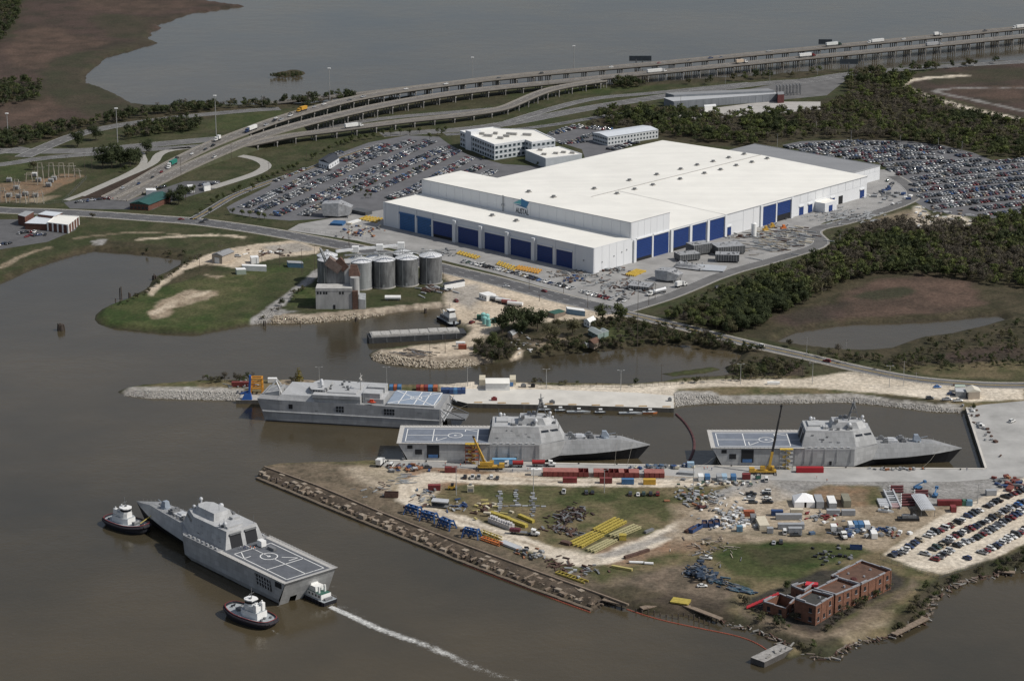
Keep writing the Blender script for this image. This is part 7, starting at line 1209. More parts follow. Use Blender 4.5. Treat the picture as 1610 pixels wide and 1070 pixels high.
for x,y,lab in((989,883,'left of two white pipes on the reddish ground'),(1013,884.5,'right of two white pipes on the reddish ground')):t=thing('white_pipe',lab,'pipe',P(x,y,GZ+.6),0);q=MB();q.tube((0,0,0),(6.4 if x<1000 else 4,-.6,0),.6,10);part('barrel',q,[whitep],t);q=MB();q.tube((-.1,0,0),(.2,0,0),.75,10);part('flange',q,[greyp],t)
# blade rack, tubes and corrugated shed at the right
bk=thing('blade_rack','tall white rack frame holding dark blades','rack',P(1409,800,GZ+.05));
for s in(-1,1):q=MB();q.box(s*2.2-.35,s*2.2+.35,0,24,0,1.4);part('side_rail',q,[alum],bk)
for i in range(8):q=MB();q.box(-1.8,1.8,1+i*2.9,2+i*2.9,.2,1.2);part('blade',q,[M('pinkish_panel',(.5,.36,.36),.7)if i<2 else(alum if i%3 else gear)],bk)
GT='stacks of maroon tubes right of the blade rack'
for j,(x0,y0,n_)in enumerate(((1428,793,5),(1449,779,3),(1410,772,3))):
 for i in range(n_):t=thing('steel_tube',f"maroon steel tube, {nth(i+1)} from the front in the {('middle','right','rear left')[j]} stack by the blade rack",'steel tube',P(x0,y0-i*4.0,GZ+.8),0,GT);q=MB();q.tube((-3.2,0,0),(3.2,0,0),.55,10);part('barrel',q,[M('tube_maroon',(.11,.028,.03),.6,var=.2)],t);q=MB();q.tube((-3.5,0,0),(-3.2,0,0),.62,10);part('end_cap',q,[whitep],t)
cs=thing('canopy_shed','silver corrugated canopy shed standing end on at the right','shed',P(1459,812,GZ+.05),.06);q=MB()
for i in range(9):x0=-3.4+i*.76;q=MB();q.prism([(x0,0),(x0+.7,0),(x0+.7,21),(x0,21)],3.2,3.5+.5*math.sin(math.pi*(i+.5)/9));part('roof_sheet',q,[alum],cs)
q=MB();[q.box(x-.1,x+.1,y-.1,y+.1,0,3.3)for x in(-3.2,3.2)for y in(.3,10,20.5)];part('posts',q,[gear],cs)
fl=thing('flat_rack','pale grey slab rack left of the blade rack','rack',P(1392,797.5,GZ+.05));[part('slab',MB().box(-2.6,2.6,i*1.7,i*1.7+1.5,0,.9+.1*(i%2)),[alum],fl)for i in range(6)]
bm=thing('black_machine','black track machine standing on the orange sand','machine',P(1428,817,GZ+.05));q=MB();q.box(-5,5,-1.6,1.8,0,1.3);part('tracks',q,[cblack],bm);q=MB();q.box(-3,3.6,-1.2,1.4,1.3,2.6);part('body',q,[gear],bm);q=MB();q.bar((1.4,0,2.6),(1.2,0,6.2),1.1);q.bar((1.2,0,6),(3.4,0,3),.5);part('tower',q,[cblack],bm)
for x,y,a,lab in((1443,768,.3,'blue boom lift folded on the grey concrete'),(1470,780,1.2,'small blue scissor lift beside the maroon tubes')):
 t=thing('boom_lift',lab,'lift',P(x,y,GZ+.08),a);q=MB();q.box(-2,2,-1.1,1.1,.4,1.3);part('base',q,[cblu],t);q=MB();q.bar((-1.6,0,1.6),(3.2,0,3.4),.5);q.box(3,4.2,-.8,.8,2.9,4);part('boom',q,[cblu],t);[part('wheel',LWH,None,t,(x_,s*1,0))for x_ in(-1.4,1.4)for s in(-1,1)]
dl=thing('loader','dark loader parked beside the scrap field','loader',P(1104,799,GZ+.05),.6);q=MB();q.box(-2.2,1.4,-1.1,1.1,.7,2);part('body',q,[M('dark_red_plant2',(.1,.04,.04),.7)],dl);q=MB();q.box(-.6,.9,-.9,.9,2,3.4);part('cab',q,[cream],dl);q=MB();q.box(1.8,2.8,-1.4,1.4,.2,1.4);part('bucket',q,[gear],dl);[part('wheel',LWH,None,dl,(x_,s*1,.1))for x_ in(-1.4,1)for s in(-1,1)]
gm_=thing('forklift','dark green forklift near the white van on the quay','forklift',P(1192,752.5,GZ+.08),.3);q=MB();q.box(-1.3,1.1,-.7,.7,.4,1.6);part('body',q,[seagreen],gm_);q=MB();q.box(-.6,.6,-.65,.65,2.4,2.55);q.bar((.6,-.6,1.4),(.6,-.6,2.5),.1);q.bar((.6,.6,1.4),(.6,.6,2.5),.1);q.bar((-.6,.6,1.4),(-.6,.6,2.5),.1);part('overhead_guard',q,[gear],gm_);q=MB();q.box(1.2,1.35,-.5,.5,.1,3);part('lift_mast',q,[gear],gm_)
# ship modules on the hall apron
mod=M('module_aluminium',(.36,.365,.37),.5,.3,var=.3,scale=.5);modd=M('module_painted_shade',(.095,.10,.105),.6,.2,var=.35,scale=.6);MG='unfinished grey ship modules on the hall apron'  # box modules get darker sides than tops, shade put into the colour
def module(label,px,py,L,W,H,ang,style=0):
 t=thing('ship_module',label,'ship module',P(px,py,GZ+.06),ang,MG);q=MB()
 if style==0:q.box(-L/2,L/2,0,W,1.0,H,0,1)
 elif style==1:q.loft([[(-L/2,.0,1.6),(-L/2-1,W*.1,H),(-L/2-1,W,H),(-L/2,W,1.2)],[(L*.1,0,1.2),(L*.1,W*.05,H*1.1),(L*.1,W,H*1.1),(L*.1,W,1)],[(L/2,W*.2,2),(L/2+1.5,W*.3,H*.75),(L/2+1.5,W*.9,H*.75),(L/2,W*.9,2)]],0,True,True)
 else:q.add([(-L/2,0,.8),(L/2,0,.8),(L/2,W,.8),(-L/2,W,.8),(-L/2+2,1,H),(L/2-5,W*.35,H*.6),(L/2-5,W*.7,H*.6),(-L/2+2,W-1,H)],[[0,1,5,4],[1,2,6,5],[2,3,7,6],[3,0,4,7],[4,5,6,7]])
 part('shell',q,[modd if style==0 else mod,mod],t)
 for i in range(max(4,int(L/1.7))):q=MB();x0=-L/2+.4+i*1.7;(q.box(x0,x0+.25,-.2,.05,1.0,H-.1)if style==0 else q.box(x0,x0+.25,W*.3,W*.32+.2,H-.2,H+.35));part('rib',q,[mod],t)
 for i in range(9):q=MB();x0=random.uniform(-L/2+1,L/2-1);y0=random.uniform(W*.2,W*.8);q.box(x0-.4,x0+.4,y0-.4,y0+.4,H*.95,H+random.uniform(.3,.9));part('fitting',q,[random.choice([gear,mod])],t)
 for x in(-L/2+1,L/2-1):
  for y in(.6,W-.6):q=MB();q.box(x-.3,x+.3,y-.3,y+.3,0,1.9);part('stand',q,[gear],t)
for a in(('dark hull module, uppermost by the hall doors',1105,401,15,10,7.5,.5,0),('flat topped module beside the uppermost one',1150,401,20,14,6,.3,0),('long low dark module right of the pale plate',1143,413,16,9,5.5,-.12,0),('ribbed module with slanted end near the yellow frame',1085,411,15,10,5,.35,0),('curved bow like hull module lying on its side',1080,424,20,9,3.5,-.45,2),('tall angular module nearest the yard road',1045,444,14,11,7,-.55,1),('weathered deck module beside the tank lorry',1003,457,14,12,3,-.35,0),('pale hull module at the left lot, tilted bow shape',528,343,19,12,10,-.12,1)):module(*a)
girder('ship_section','pale flat deck panel lying on the apron','deck panel',(1095,421),(1140,424),13,.8,M('pale_panel',(.46,.48,.50),.5,.2,var=.1));girder('ship_section','narrow module frame lying right of the lot\'s hull module','deck panel',(556,333),(580,338),7,2.5,modd);girder('tarpaulin','blue tarpaulin heap under the lot\'s hull module','tarpaulin',(522,352),(541,353),9,1.6,M('tarp_blue',(.03,.10,.22),.8,var=.2));girder('board_rack','white long board rack beside the blue tarpaulin','rack',(548,352),(565,347),3,1.0,whitep)
yf=M('pallet_yellow',(.45,.31,.05),.7,var=.2)
def frame_field(label,c,n,mat):
 A,B,C,D=[P(x,y,GZ+.06)for x,y in c];t=thing('frame_rack',label,'steel frames',(A+B+C+D)/4,0,'yellow frames stored on the hall apron');o=t.location
 for i in range(n):a=A.lerp(D,(i+.5)/n)-o;b=B.lerp(C,(i+.5)/n)-o;q=MB();q.bar(a+Vector((0,0,.5)),b+Vector((0,0,.5)),.7,.9);part('bar',q,[mat],t)
 for k in(.1,.5,.9):q=MB();q.bar(A.lerp(B,k)-o+Vector((0,0,.25)),D.lerp(C,k)-o+Vector((0,0,.25)),.5,.4);part('crossbar',q,[mat],t)
frame_field('yellow frames behind the left end of the roadside cars',[(716,399),(722,395),(756,404),(748,408)],7,yf);frame_field('yellow and dark frames, middle of the roadside storage',[(779,416),(784,411),(815,421),(808,427)],7,yf);frame_field('orange yellow frames at the right of the roadside storage',[(806,423),(815,418),(853,425),(846,431)],9,M('pallet_orange',(.48,.25,.04),.7,var=.2));frame_field('bright yellow square frame by the hall\'s front corner',[(982,432),(1000,424),(1017,427),(998,435)],5,yf);frame_field('yellow frames on the apron left of the hall',[(563,345),(575,340),(603,344),(592,351)],6,yf)
for x,y,m_,lab in((1204,363,cyl_y,'yellow forklift by the hall\'s paired doors'),(1214,358,cyl_y,'orange yellow lift beside the forklift by the doors'),(1232,361,orange,'small orange plant right of the paired doors'),(1397,299,cblud,'dark blue lorry load at the hall\'s far corner')):
 t=thing('plant_machine',lab,'machine',P(x,y,GZ+.06),.4);q=MB();q.box(-2.2,1.6,-1.2,1.2,.5,2);part('body',q,[m_],t);q=MB();q.box(-.8,.8,-1,1,2,3.6);part('cab',q,[m_],t);q=MB();q.bar((1.2,0,1.6),(3.6,0,3.4),.6);part('arm',q,[gear],t)
wt=thing('white_tank','white upright tank standing at the hall\'s right wall','tank',P(1185,371,GZ+.06));q=MB();q.cyl(0,0,0,9,1.9,n=14);part('shell',q,[whitep],wt);q=MB();q.cyl(0,0,9,9.9,1.9,.3,14);part('dome',q,[whitep],wt)
# barge yard tanks
GTT='pale teal tanks standing in a cluster'
for i,(x,y)in enumerate(((760,503),(766,505),(762,509),(768,512))):t=thing('storage_tank',('rear left','rear right','front left','front right')[i]+' pale teal tank of the cluster near the pushboat','tank',P(x,y,GZ+.06),0,GTT);q=MB();q.cyl(0,0,0,4.2,1.5,n=14);part('shell',q,[teal],t);q=MB();q.cyl(0,0,4.2,4.9,1.5,.4,14);part('dome',q,[teal],t)
for i in range(5):t=thing('tank_trailer',f"red and white tank trailer, {nth(i+1)} from the left beside the white cabin",'tank trailer',P(772+i*9.5,471+i*2.6,GZ+.06),-.55+i*.05,'tank trailers parked beside the white cabin');q=MB();q.tube((-5,0,2),(5,0,2),1.15,12);part('tank',q,[[whitep,greyp,whitep,M('tank_red',(.24,.08,.07),.6,var=.3),whitep][i]],t);q=MB();q.box(-5,5,-.6,.6,.5,.9);part('chassis',q,[gear],t);[part('wheel',LWH,None,t,(x_,s*1,0))for x_ in(-4,-2.8,3.5)for s in(-1,1)]
pt=thing('white_pipe','white horizontal tank on the grass before the silos','tank',P(617,473,GZ+.06));q=MB();q.tube((-4.8,1.6,1.9),(5.2,1.6,1.9),1.4,14);part('barrel',q,[whitep],pt);q=MB();q.box(-3.6,-3,.6,2.6,0,1);q.box(3.2,3.8,.6,2.6,0,1);part('saddle',q,[gear],pt)
# ---------------------------------------------------------------- trees, scrub, rocks
def leafmat(name):
 m=bpy.data.materials.new(name);m.use_nodes=True;t=m.node_tree;b=t.nodes['Principled BSDF'];b.inputs['Roughness'].default_value=.75;b.inputs['Specular IOR Level'].default_value=.2
 a=t.nodes.new('ShaderNodeAttribute');a.attribute_name='Col';t.links.new(a.outputs['Color'],b.inputs['Base Color']);tr=t.nodes.new('ShaderNodeBsdfTranslucent');t.links.new(a.outputs['Color'],tr.inputs[0]);mx=t.nodes.new('ShaderNodeMixShader');mx.inputs[0].default_value=.35
 o=t.nodes['Material Output'];t.links.new(b.outputs[0],mx.inputs[1]);t.links.new(tr.outputs[0],mx.inputs[2]);t.links.new(mx.outputs[0],o.inputs[0]);return m
leafm=leafmat('foliage');bark=M('bark',(.09,.07,.055),.95,var=.25,scale=1.5)
LEAF={'oak':((.039,.052,.024),(.056,.069,.031)),'green':((.066,.083,.033),(.088,.102,.040)),'spring':((.097,.123,.041),(.129,.150,.049)),'bare':((.097,.086,.066),(.123,.107,.081)),'olive':((.083,.081,.044),(.108,.101,.054)),'gold':((.147,.123,.024),(.196,.159,.037)),'bush':((.064,.062,.040),(.083,.076,.049))}
def leaves(rg,blobs,n,size,kind,asp=.62):
 """n leaf-clump quads spread through the blobs (x,y,z,rx,ry,rz)"""
 bl=np.array(blobs);wgt=bl[:,3]*bl[:,4]*bl[:,5];k=rg.choice(len(bl),n,p=wgt/wgt.sum());d=rg.normal(size=(n,3));d/=np.linalg.norm(d,axis=1)[:,None];r=rg.random(n)**.45
 c=bl[k,:3]+d*bl[k,3:]*r[:,None];nrm=d*.8+rg.normal(size=(n,3))*.55+np.array([0,0,.35]);nrm/=np.linalg.norm(nrm,axis=1)[:,None]
 nrm*=np.sign((nrm*(d+np.array([0,0,.3]))).sum(1)+1e-9)[:,None];t1=np.cross(nrm,rg.normal(size=(n,3)));t1/=np.linalg.norm(t1,axis=1)[:,None];t2=np.cross(nrm,t1);s=size*rg.uniform(.55,1.35,n)[:,None]
 gn=d*.75+nrm*.4+np.array([0,0,.25]);gn/=np.linalg.norm(gn,axis=1)[:,None]
 q=np.stack([c-t1*s*.5-t2*s*asp*.15,c-t1*s*.05-t2*s*asp*.5,c+t1*s*.5+t2*s*asp*.1,c+t1*s*.02+t2*s*asp*.5],1)
 a,b=map(np.array,LEAF[kind]);tone=(rg.random(n)*.7+rg.random(len(bl))[k]*.5)[:,None];col=a*(1-np.clip(tone,0,1))+b*np.clip(tone,0,1);return q.reshape(-1,3),np.repeat(col,4,0),np.repeat(gn,4,0)
def quadmesh(name,v,col,mats,nr=None):
 me=npmesh(name,v,np.arange(len(v)).reshape(-1,4),mats,None,col,4)
 if nr is not None:me.polygons.foreach_set('use_smooth',np.ones(len(me.polygons),bool));me.normals_split_custom_set_from_vertices(nr.astype(np.float32))
 return me
def crown_blobs(rg,R,H,n):
 out=[]
 for i in range(n):
  a=rg.uniform(0,2*math.pi);d=R*rg.uniform(.15,.68)*(1 if i else 0);z=H*rg.uniform(.42,.82);r=R*rg.uniform(.32,.55);out.append((d*math.cos(a),d*math.sin(a),z,r,r,r*rg.uniform(.65,.95)))
 return out
def tree_meshes(seed,kind,H,R,nb,n,size,limbs=5,cone=False):
 rg=np.random.default_rng(seed);bl=crown_blobs(rg,R,H,nb)if not cone else[(0,0,H*(.15+.8*k/6),R*(1-k/7.5),R*(1-k/7.5),H*.11)for k in range(6)]
 v,c,gn=leaves(rg,bl,n,size,kind);cm=quadmesh('crown',v,c,[leafm],gn);t=MB();t.tube((0,0,0),(0,0,H*.42),.045*H*.55,7,r1=.028*H*.55)
 for b in bl[:limbs]:t.tube((0,0,H*rg.uniform(.25,.42)),b[:3],.016*H*.6,5,r1=.008*H*.6)
 return t.mesh('trunk',[bark]),cm
TM={}
for i in range(4):
 TM['oak',i]=tree_meshes(10+i,'oak',10.5,5.4,12,1500,.8);TM['green',i]=tree_meshes(20+i,'green',9,4.1,9,900,.75);TM['spring',i]=tree_meshes(30+i,'spring',8.5,3.8,9,850,.72);TM['bare',i]=tree_meshes(40+i,'bare',8,3.6,9,520,.55,8);TM['olive',i]=tree_meshes(50+i,'olive',8.5,4.8,10,950,.7);TM['bush',i]=tree_meshes(60+i,'bush',3.4,2.4,6,300,.5)
 TM['young',i]=tree_meshes(70+i,'green',4.6,1.9,5,260,.48,3)
TM['gold',0]=tree_meshes(80,'gold',8.5,3.3,1,320,.9,0,True)
rt=random.Random(4)
NT=[0]
def groundz(pts):
 x=np.array([p[0]for p in pts]);y=np.array([p[1]for p in pts]);s=sdist(w2(SHORE),x,y);s=np.minimum(s,-sdist(w2(POND),x,y));return np.clip((s+fbm(x,y,22,3,4)*2.2)*.5,-2.2,GZ),s
def tree(kind,p,label,sc=1.,group=None,name='tree',cat='tree'):
 v=rt.randrange(4)if kind!='gold' else 0;tm,cm=TM[kind,v];t=thing(name,label,cat,(p[0],p[1],(p[2]if len(p)>2 else GZ)-.05),rt.uniform(0,6.28),group);s=sc*rt.uniform(.9,1.12);t.scale=(s*rt.uniform(.92,1.08),s*rt.uniform(.92,1.08),s);part('trunk',tm,None,t);part('crown',cm,None,t);NT[0]+=1;return t
NAMED=[('oak',790,524,1.35,'dark evergreen oak at the left of the dense clump on the spit'),('oak',808,519,1.4,'tall dark oak second from left in the clump on the spit'),('oak',826,517,1.5,'tallest dark oak in the middle of the clump on the spit'),('oak',845,521,1.3,'dark oak at the right of the dense clump on the spit'),('oak',818,529,1.15,'front dark oak of the clump over the grey shack'),('olive',868,537,1.35,'olive brown tree right of the dark oak clump'),('olive',900,528,1.5,'broad spreading tree with visible trunk in mid spit'),('green',947,505,1.4,'round green tree beside the white cottage'),('green',975,509,1.5,'round green tree by the road corner on the spit'),('olive',878,516,.8,'small olive tree behind the spreading one'),('green',1012,520,.8,'small tree by the tall pole near the canal road'),('bare',766,560,1.0,'grey leafless tree at the left bank of the spit'),('olive',752,548,.9,'low olive tree behind the red spit hut'),('bare',785,565,1.0,'leafless bank tree left of the little landing'),('green',775,545,.95,'green bank tree beside the sandy landing'),('bare',800,555,.8,'thin leafless tree above the sandy landing'),('bare',890,548,.8,'bare shrub tree on the canal bank'),('olive',860,556,.7,'olive shrub tree right of the landing'),('green',905,545,.6,'low green tree left of the rusty shack'),('olive',955,543,.75,'olive tree right of the rusty shack'),('bare',975,540,.8,'leafless tree on the canal bank under the pole'),('bare',990,528,.9,'tall bare tree above the canal'),('olive',1030,536,.8,'olive scrub tree right of the canal pole'),('gold',470,600,1.,'conical yellow green tree at the catamaran\'s far side'),('bare',353,600,.9,'leafless shrub tree, middle of the jetty group'),('bare',372,600,.75,'leafless shrub tree, right of the jetty group'),('bush',333,602,1.1,'low bush left of the jetty shrubs'),('bush',460,602,1.1,'bush left of the conical tree'),('oak',162,263,1.54,'dark tree at the left of the roadside clump'),('oak',176,264,1.61,'dark tree second from left in the roadside clump'),('oak',190,263,1.54,'dark tree in the middle of the roadside clump'),('oak',205,262,1.54,'dark tree fourth in the roadside clump'),('oak',214,258,1.40,'dark tree at the right of the roadside clump'),('oak',183,256,1.61,'dark tree at the back of the roadside clump'),('green',197,271,.7,'low tree in front of the roadside clump'),('oak',231,242,1.26,'lone dark tree by the crossing road'),('olive',53,267,1.,'pale olive tree behind the substation'),('oak',122,231,1.40,'dark round tree between the two crossing roads'),('oak',151,221,1.26,'dark tree right of the round one between the roads'),('oak',268,320,1.12,'dark tree right of the green roofed shop'),('oak',281,321,1.19,'dark tree second right of the green roofed shop'),('oak',292,315,1.19,'dark tree third right of the green roofed shop'),('green',304,305,.8,'tree by the end of the curved loop path'),('bush',100,365,1.2,'bush beside the white roadside building'),('bush',145,343,1.2,'bush by the road right of the roadside building'),('bare',82,360,.6,'thin tree before the brick roadside building'),('bush',1172,948,1.4,'dark bush at the left of the brick ruin'),('green',1237,928,.6,'small tree against the back wing of the brick ruin'),('bush',1375,928,1.4,'ivy bush at the porch of the brick ruin'),('bush',1387,925,1.5,'larger bush right of the ruin\'s porch'),('bush',1312,958,1.4,'bush at the middle wall of the brick ruin'),('bush',1335,950,1.1,'bush under the ruin\'s windows'),('bush',1278,978,1.1,'bush at the near corner of the brick ruin'),('bush',1355,943,1.0,'small bush under the ruin\'s east wing'),('bush',1250,975,1.2,'bush by the ruin\'s left doorway'),('bare',1110,533,.8,'leafless tree beside the canal road'),('olive',1180,592,.9,'dark shrub tree at the canal end, left'),('green',1200,590,.8,'green shrub tree at the canal end, middle'),('olive',1222,588,.9,'olive shrub tree at the canal end, right'),('bare',1243,585,.8,'brown shrub tree right of the canal end'),('bare',1318,556,.9,'leafless tree standing alone before the pond'),('bush',1242,545,1.4,'bush at the pond\'s left corner'),('oak',1478,570,.6,'dark round bush tree behind the pond'),('oak',1163,497,1.,'dark tree at the wood\'s lower edge'),('green',1530,644,.45,'small round tree by the dock\'s corner')]
for k,x,y,s,lab in NAMED:tree(k,P(x,y),lab,s,name='bush' if k=='bush' else 'tree',cat='bush' if k=='bush' else 'tree')
lot=[(175,945),(250,945),(260,880),(305,855),(345,840),(430,800),(470,780),(570,775),(420,955),(490,965),(545,975),(620,980),(660,990),(610,720),(650,705),(690,690),(730,675),(765,655),(805,640),(845,620),(880,610),(915,590),(1020,540),(1050,525),(1120,490),(1155,470),(1215,440),(1250,430),(1290,415),(1330,405),(1385,390),(1440,380)]
GL='young trees planted along the left car park'
for i,(x,y)in enumerate(sorted(lot)):tree('young',P(280+x/4.863,140+y/4.863+1.5),f"young tree, {nth(i+1)} from the left along the edge of the left car park",1.5,GL)
for i,(x,y)in enumerate(((15,545),(50,530),(100,525),(145,515),(195,510),(250,495),(300,490),(360,485),(420,485),(480,475),(545,515),(595,480),(625,490),(650,465))):tree('young',P(540+x/4.025,90+y/4.025+2),f"young tree, {nth(i+1)} from the left along the far verge of the left car park",1.6,GL)
for i,(x,y)in enumerate(((556,300),(567,303),(577,306),(583,311),(590,290),(650,269),(660,266),(665,310),(575,312),(760,252),(845,262),(875,258))):tree('young',P(x,y),f"young tree, {nth(i+1)} of those standing among the left car park's rows",1.,GL)
# the woods: nearest trees are things, the rest one mass
WOOD_A=[(1048,502),(1088,488),(1122,474),(1168,459),(1218,437),(1270,415),(1303,402),(1322,383),(1345,367),(1390,354),(1440,354),(1500,354),(1560,354),(1610,340),(1720,332),(1720,440),(1610,455),(1560,448),(1500,438),(1420,432),(1370,435),(1330,446),(1300,460),(1240,490),(1180,520),(1150,527),(1095,517)]
WOOD_B=[(925,200),(945,178),(985,172),(1040,174),(1120,184),(1180,183),(1290,176),(1330,152),(1335,118),(1380,116),(1440,121),(1420,140),(1470,160),(1560,190),(1700,212),(1700,258),(1610,250),(1560,248),(1500,236),(1440,226),(1340,219),(1260,219),(1180,230),(1110,226),(1040,214),(985,203)]
def wood_pts(poly,dens,seed):
 q=PP(poly);ar=abs(sum(q[i].x*q[(i+1)%len(q)].y-q[(i+1)%len(q)].x*q[i].y for i in range(len(q))))/2;return scatter(poly,int(ar*dens),seed)
def kindmix(x,y,r):
 n=vnoise(np.array([x]),np.array([y]),38,91)[0]*.75+r.random()*.5
 return 'oak' if n<.34 else('green' if n<.58 else('spring' if n<.66 else('olive' if n<.76 else 'bare')))
wa=wood_pts(WOOD_A,1/19.,5);wa=wa[np.argsort(wa[:,1])]
GW='trees of the wood between the yard road and the pond'
DESC={'oak':'dark green tree','green':'mid green tree','spring':'bright spring green tree','olive':'olive brown tree','bare':'bare grey brown tree'}
cut=300-NT[0]
SEEN={}
for x,y in sorted(map(tuple,wa[:cut])):
 k=kindmix(x,y,rt);SEEN[k]=SEEN.get(k,0)+1;tree(k,(x,y,GZ),f"{DESC[k]}, {nth(SEEN[k])} such from the left along the wood's near edge",rt.uniform(.7,1.0),GW)
LOW={}
for k in('oak','green','spring','olive','bare'):
 for i in range(3):
  rg=np.random.default_rng(300+i+len(k));H,R={'oak':(9.5,4.6),'green':(8.8,3.8),'spring':(8.5,3.6),'olive':(8,4),'bare':(8,3.6)}[k];LOW[k,i]=leaves(rg,crown_blobs(rg,R,H,7),165 if k!='bare' else 150,1.25 if k!='bare' else.85,k)
def mass(name,label,pts,scl,kinds=None,seed=1,z=None,cat='wood'):
 V=[];Cc=[];Nn=[];r=random.Random(seed)
 for j,(x,y)in enumerate(pts):
  k=kinds(x,y,r)if kinds else kindmix(x,y,r);v,c,gn=LOW[k,r.randrange(3)];a=r.uniform(0,6.28);s=r.uniform(*scl);ca,sa=math.cos(a)*s,math.sin(a)*s;z0=GZ if z is None else z[j]
  V.append(np.stack([v[:,0]*ca-v[:,1]*sa+x,v[:,0]*sa+v[:,1]*ca+y,v[:,2]*s*r.uniform(.85,1.15)+z0-.3*s],1));Cc.append(c*r.uniform(.82,1.18));Nn.append(np.stack([gn[:,0]*ca-gn[:,1]*sa,gn[:,0]*sa+gn[:,1]*ca,gn[:,2]*s],1)/s)
 o=bpy.data.objects.new(name,quadmesh(name,np.vstack(V),np.vstack(Cc),[leafm],np.vstack(Nn)));link(o);tag(o,label,cat,None,'stuff');return o
wb=wood_pts(WOOD_B,1/35.,6)
mass('wood','dense mixed spring wood stretching behind the hall and beside the pond',list(wa[cut:])+list(wb),(.7,1.3))
dk=lambda x,y,r:r.choice(('oak','oak','green','olive','bare'));br_=lambda x,y,r:r.choice(('bare','bare','olive','olive','green','oak'))
tl=[]
for poly,d,sd in(([(-60,225),(0,215),(60,205),(120,198),(160,195),(130,204),(70,222),(0,240),(-60,248)],1/26,1),([(150,195),(210,181),(280,172),(345,168),(345,173),(290,180),(215,188),(165,197)],1/24,2),([(196,214),(230,200),(290,190),(320,194),(310,206),(240,214),(200,222)],1/22,3),([(-40,0),(40,-5),(25,40),(0,70),(-40,90)],1/40,4),([(-40,132),(40,130),(72,140),(60,158),(0,170),(-40,170)],1/36,5),([(270,168),(420,164),(440,170),(300,173)],1/36,6),([(440,162),(560,150),(560,158),(480,170)],1/40,7),([(965,130),(1020,132),(1010,140),(960,140)],1/35,8),([(1080,132),(1290,114),(1290,118),(1090,137)],1/120,9),([(1600,98),(1440,108),(1330,118),(1340,122),(1450,113)],1/60,10)):tl+=list(wood_pts(poly,d,sd))
mass('treeline','dark tree belts along the far marsh, roads and bay shore',tl,(.75,1.2),dk,2)
sp=[]
for poly,d,sd in(([(750,556),(770,538),(800,535),(820,545),(800,562),(772,570)],1/15,41),([(850,549),(880,540),(930,544),(1000,537),(1000,543),(880,554)],1/13,42),([(985,528),(1045,524),(1100,540),(1150,551),(1075,538),(1000,537)],1/9,43)):sp+=list(wood_pts(poly,d,sd))
mass('spit_scrub','olive and brown scrub thicket on the spit and canal bank',sp,(.38,.68),br_,5,None,'scrub')
ss=[]
for poly,d,sd in(([(1075,518),(1160,545),(1200,553),(1160,552),(1100,540)],1/4,1),([(1150,572),(1200,565),(1262,572),(1275,580),(1230,592),(1150,590)],1/8,2),([(1250,556),(1330,572),(1420,586),(1610,575),(1700,575),(1700,560),(1500,560),(1400,556),(1330,556)],1/22,3),([(840,556),(960,542),(1075,532),(1075,538),(960,550),(845,562)],1/3.5,4),([(745,545),(800,535),(805,560),(770,568),(745,558)],1/5,5),([(1470,938),(1530,908),(1610,890),(1700,865),(1700,845),(1600,875),(1520,900),(1450,925)],1/7,6),([(1405,1000),(1450,970),(1462,940),(1440,945),(1420,975),(1390,1000)],1/6,7),([(1180,960),(1270,1000),(1290,992),(1390,915),(1410,915),(1405,925),(1290,1000),(1272,1004),(1180,975)],1/11,8),([(1240,1010),(1290,1020),(1300,1030),(1250,1028)],1/12,9),([(390,508),(440,480),(480,448),(485,452),(440,488),(398,510)],1/20,10),([(245,448),(300,408),(330,402),(300,418),(250,452)],1/22,11),([(60,418),(150,390),(290,398),(290,402),(150,396),(0,440)],1/26,12),([(313,598),(400,595),(400,599),(313,602)],1/8,13),([(820,603),(1000,606),(1130,598),(1260,590),(1270,592),(1130,601),(1000,608),(850,605)],1/12,14),([(1380,560),(1540,515),(1600,505),(1700,500),(1700,560),(1480,560)],1/45,15),([(1000,958),(1130,972),(1130,980),(1000,962)],1/14,17),([(930,500),(1010,505),(1070,520),(1070,535),(1000,530),(930,520)],1/13,19),([(840,535),(900,528),(940,538),(900,552),(845,556)],1/16,24),([(160,490),(235,455),(240,458),(170,492)],1/24,20),([(1290,400),(1320,365),(1400,350),(1420,356),(1320,390)],1/30,21),([(1040,492),(1110,463),(1200,425),(1205,430),(1110,470),(1045,497)],1/18,22)):ss+=list(wood_pts(poly,d,sd))
gz,sd_s=groundz(ss);ss=[(p,z)for p,z in zip(ss,gz)if z>.25]
isl=wood_pts([(420,118.5),(436,115),(456,113),(474,113),(480,115.5),(472,118),(455,120),(432,120)],1/9,23);mass('island_scrub','dark scrub covering the small island in the bay',list(isl),(.25,.5),dk,4,[.5]*len(isl),'scrub')
mass('scrub','low scrub bushes on the banks of river, canal and pond',[p for p,_ in ss],(.26,.6),br_,3,[z for _,z in ss],'scrub')
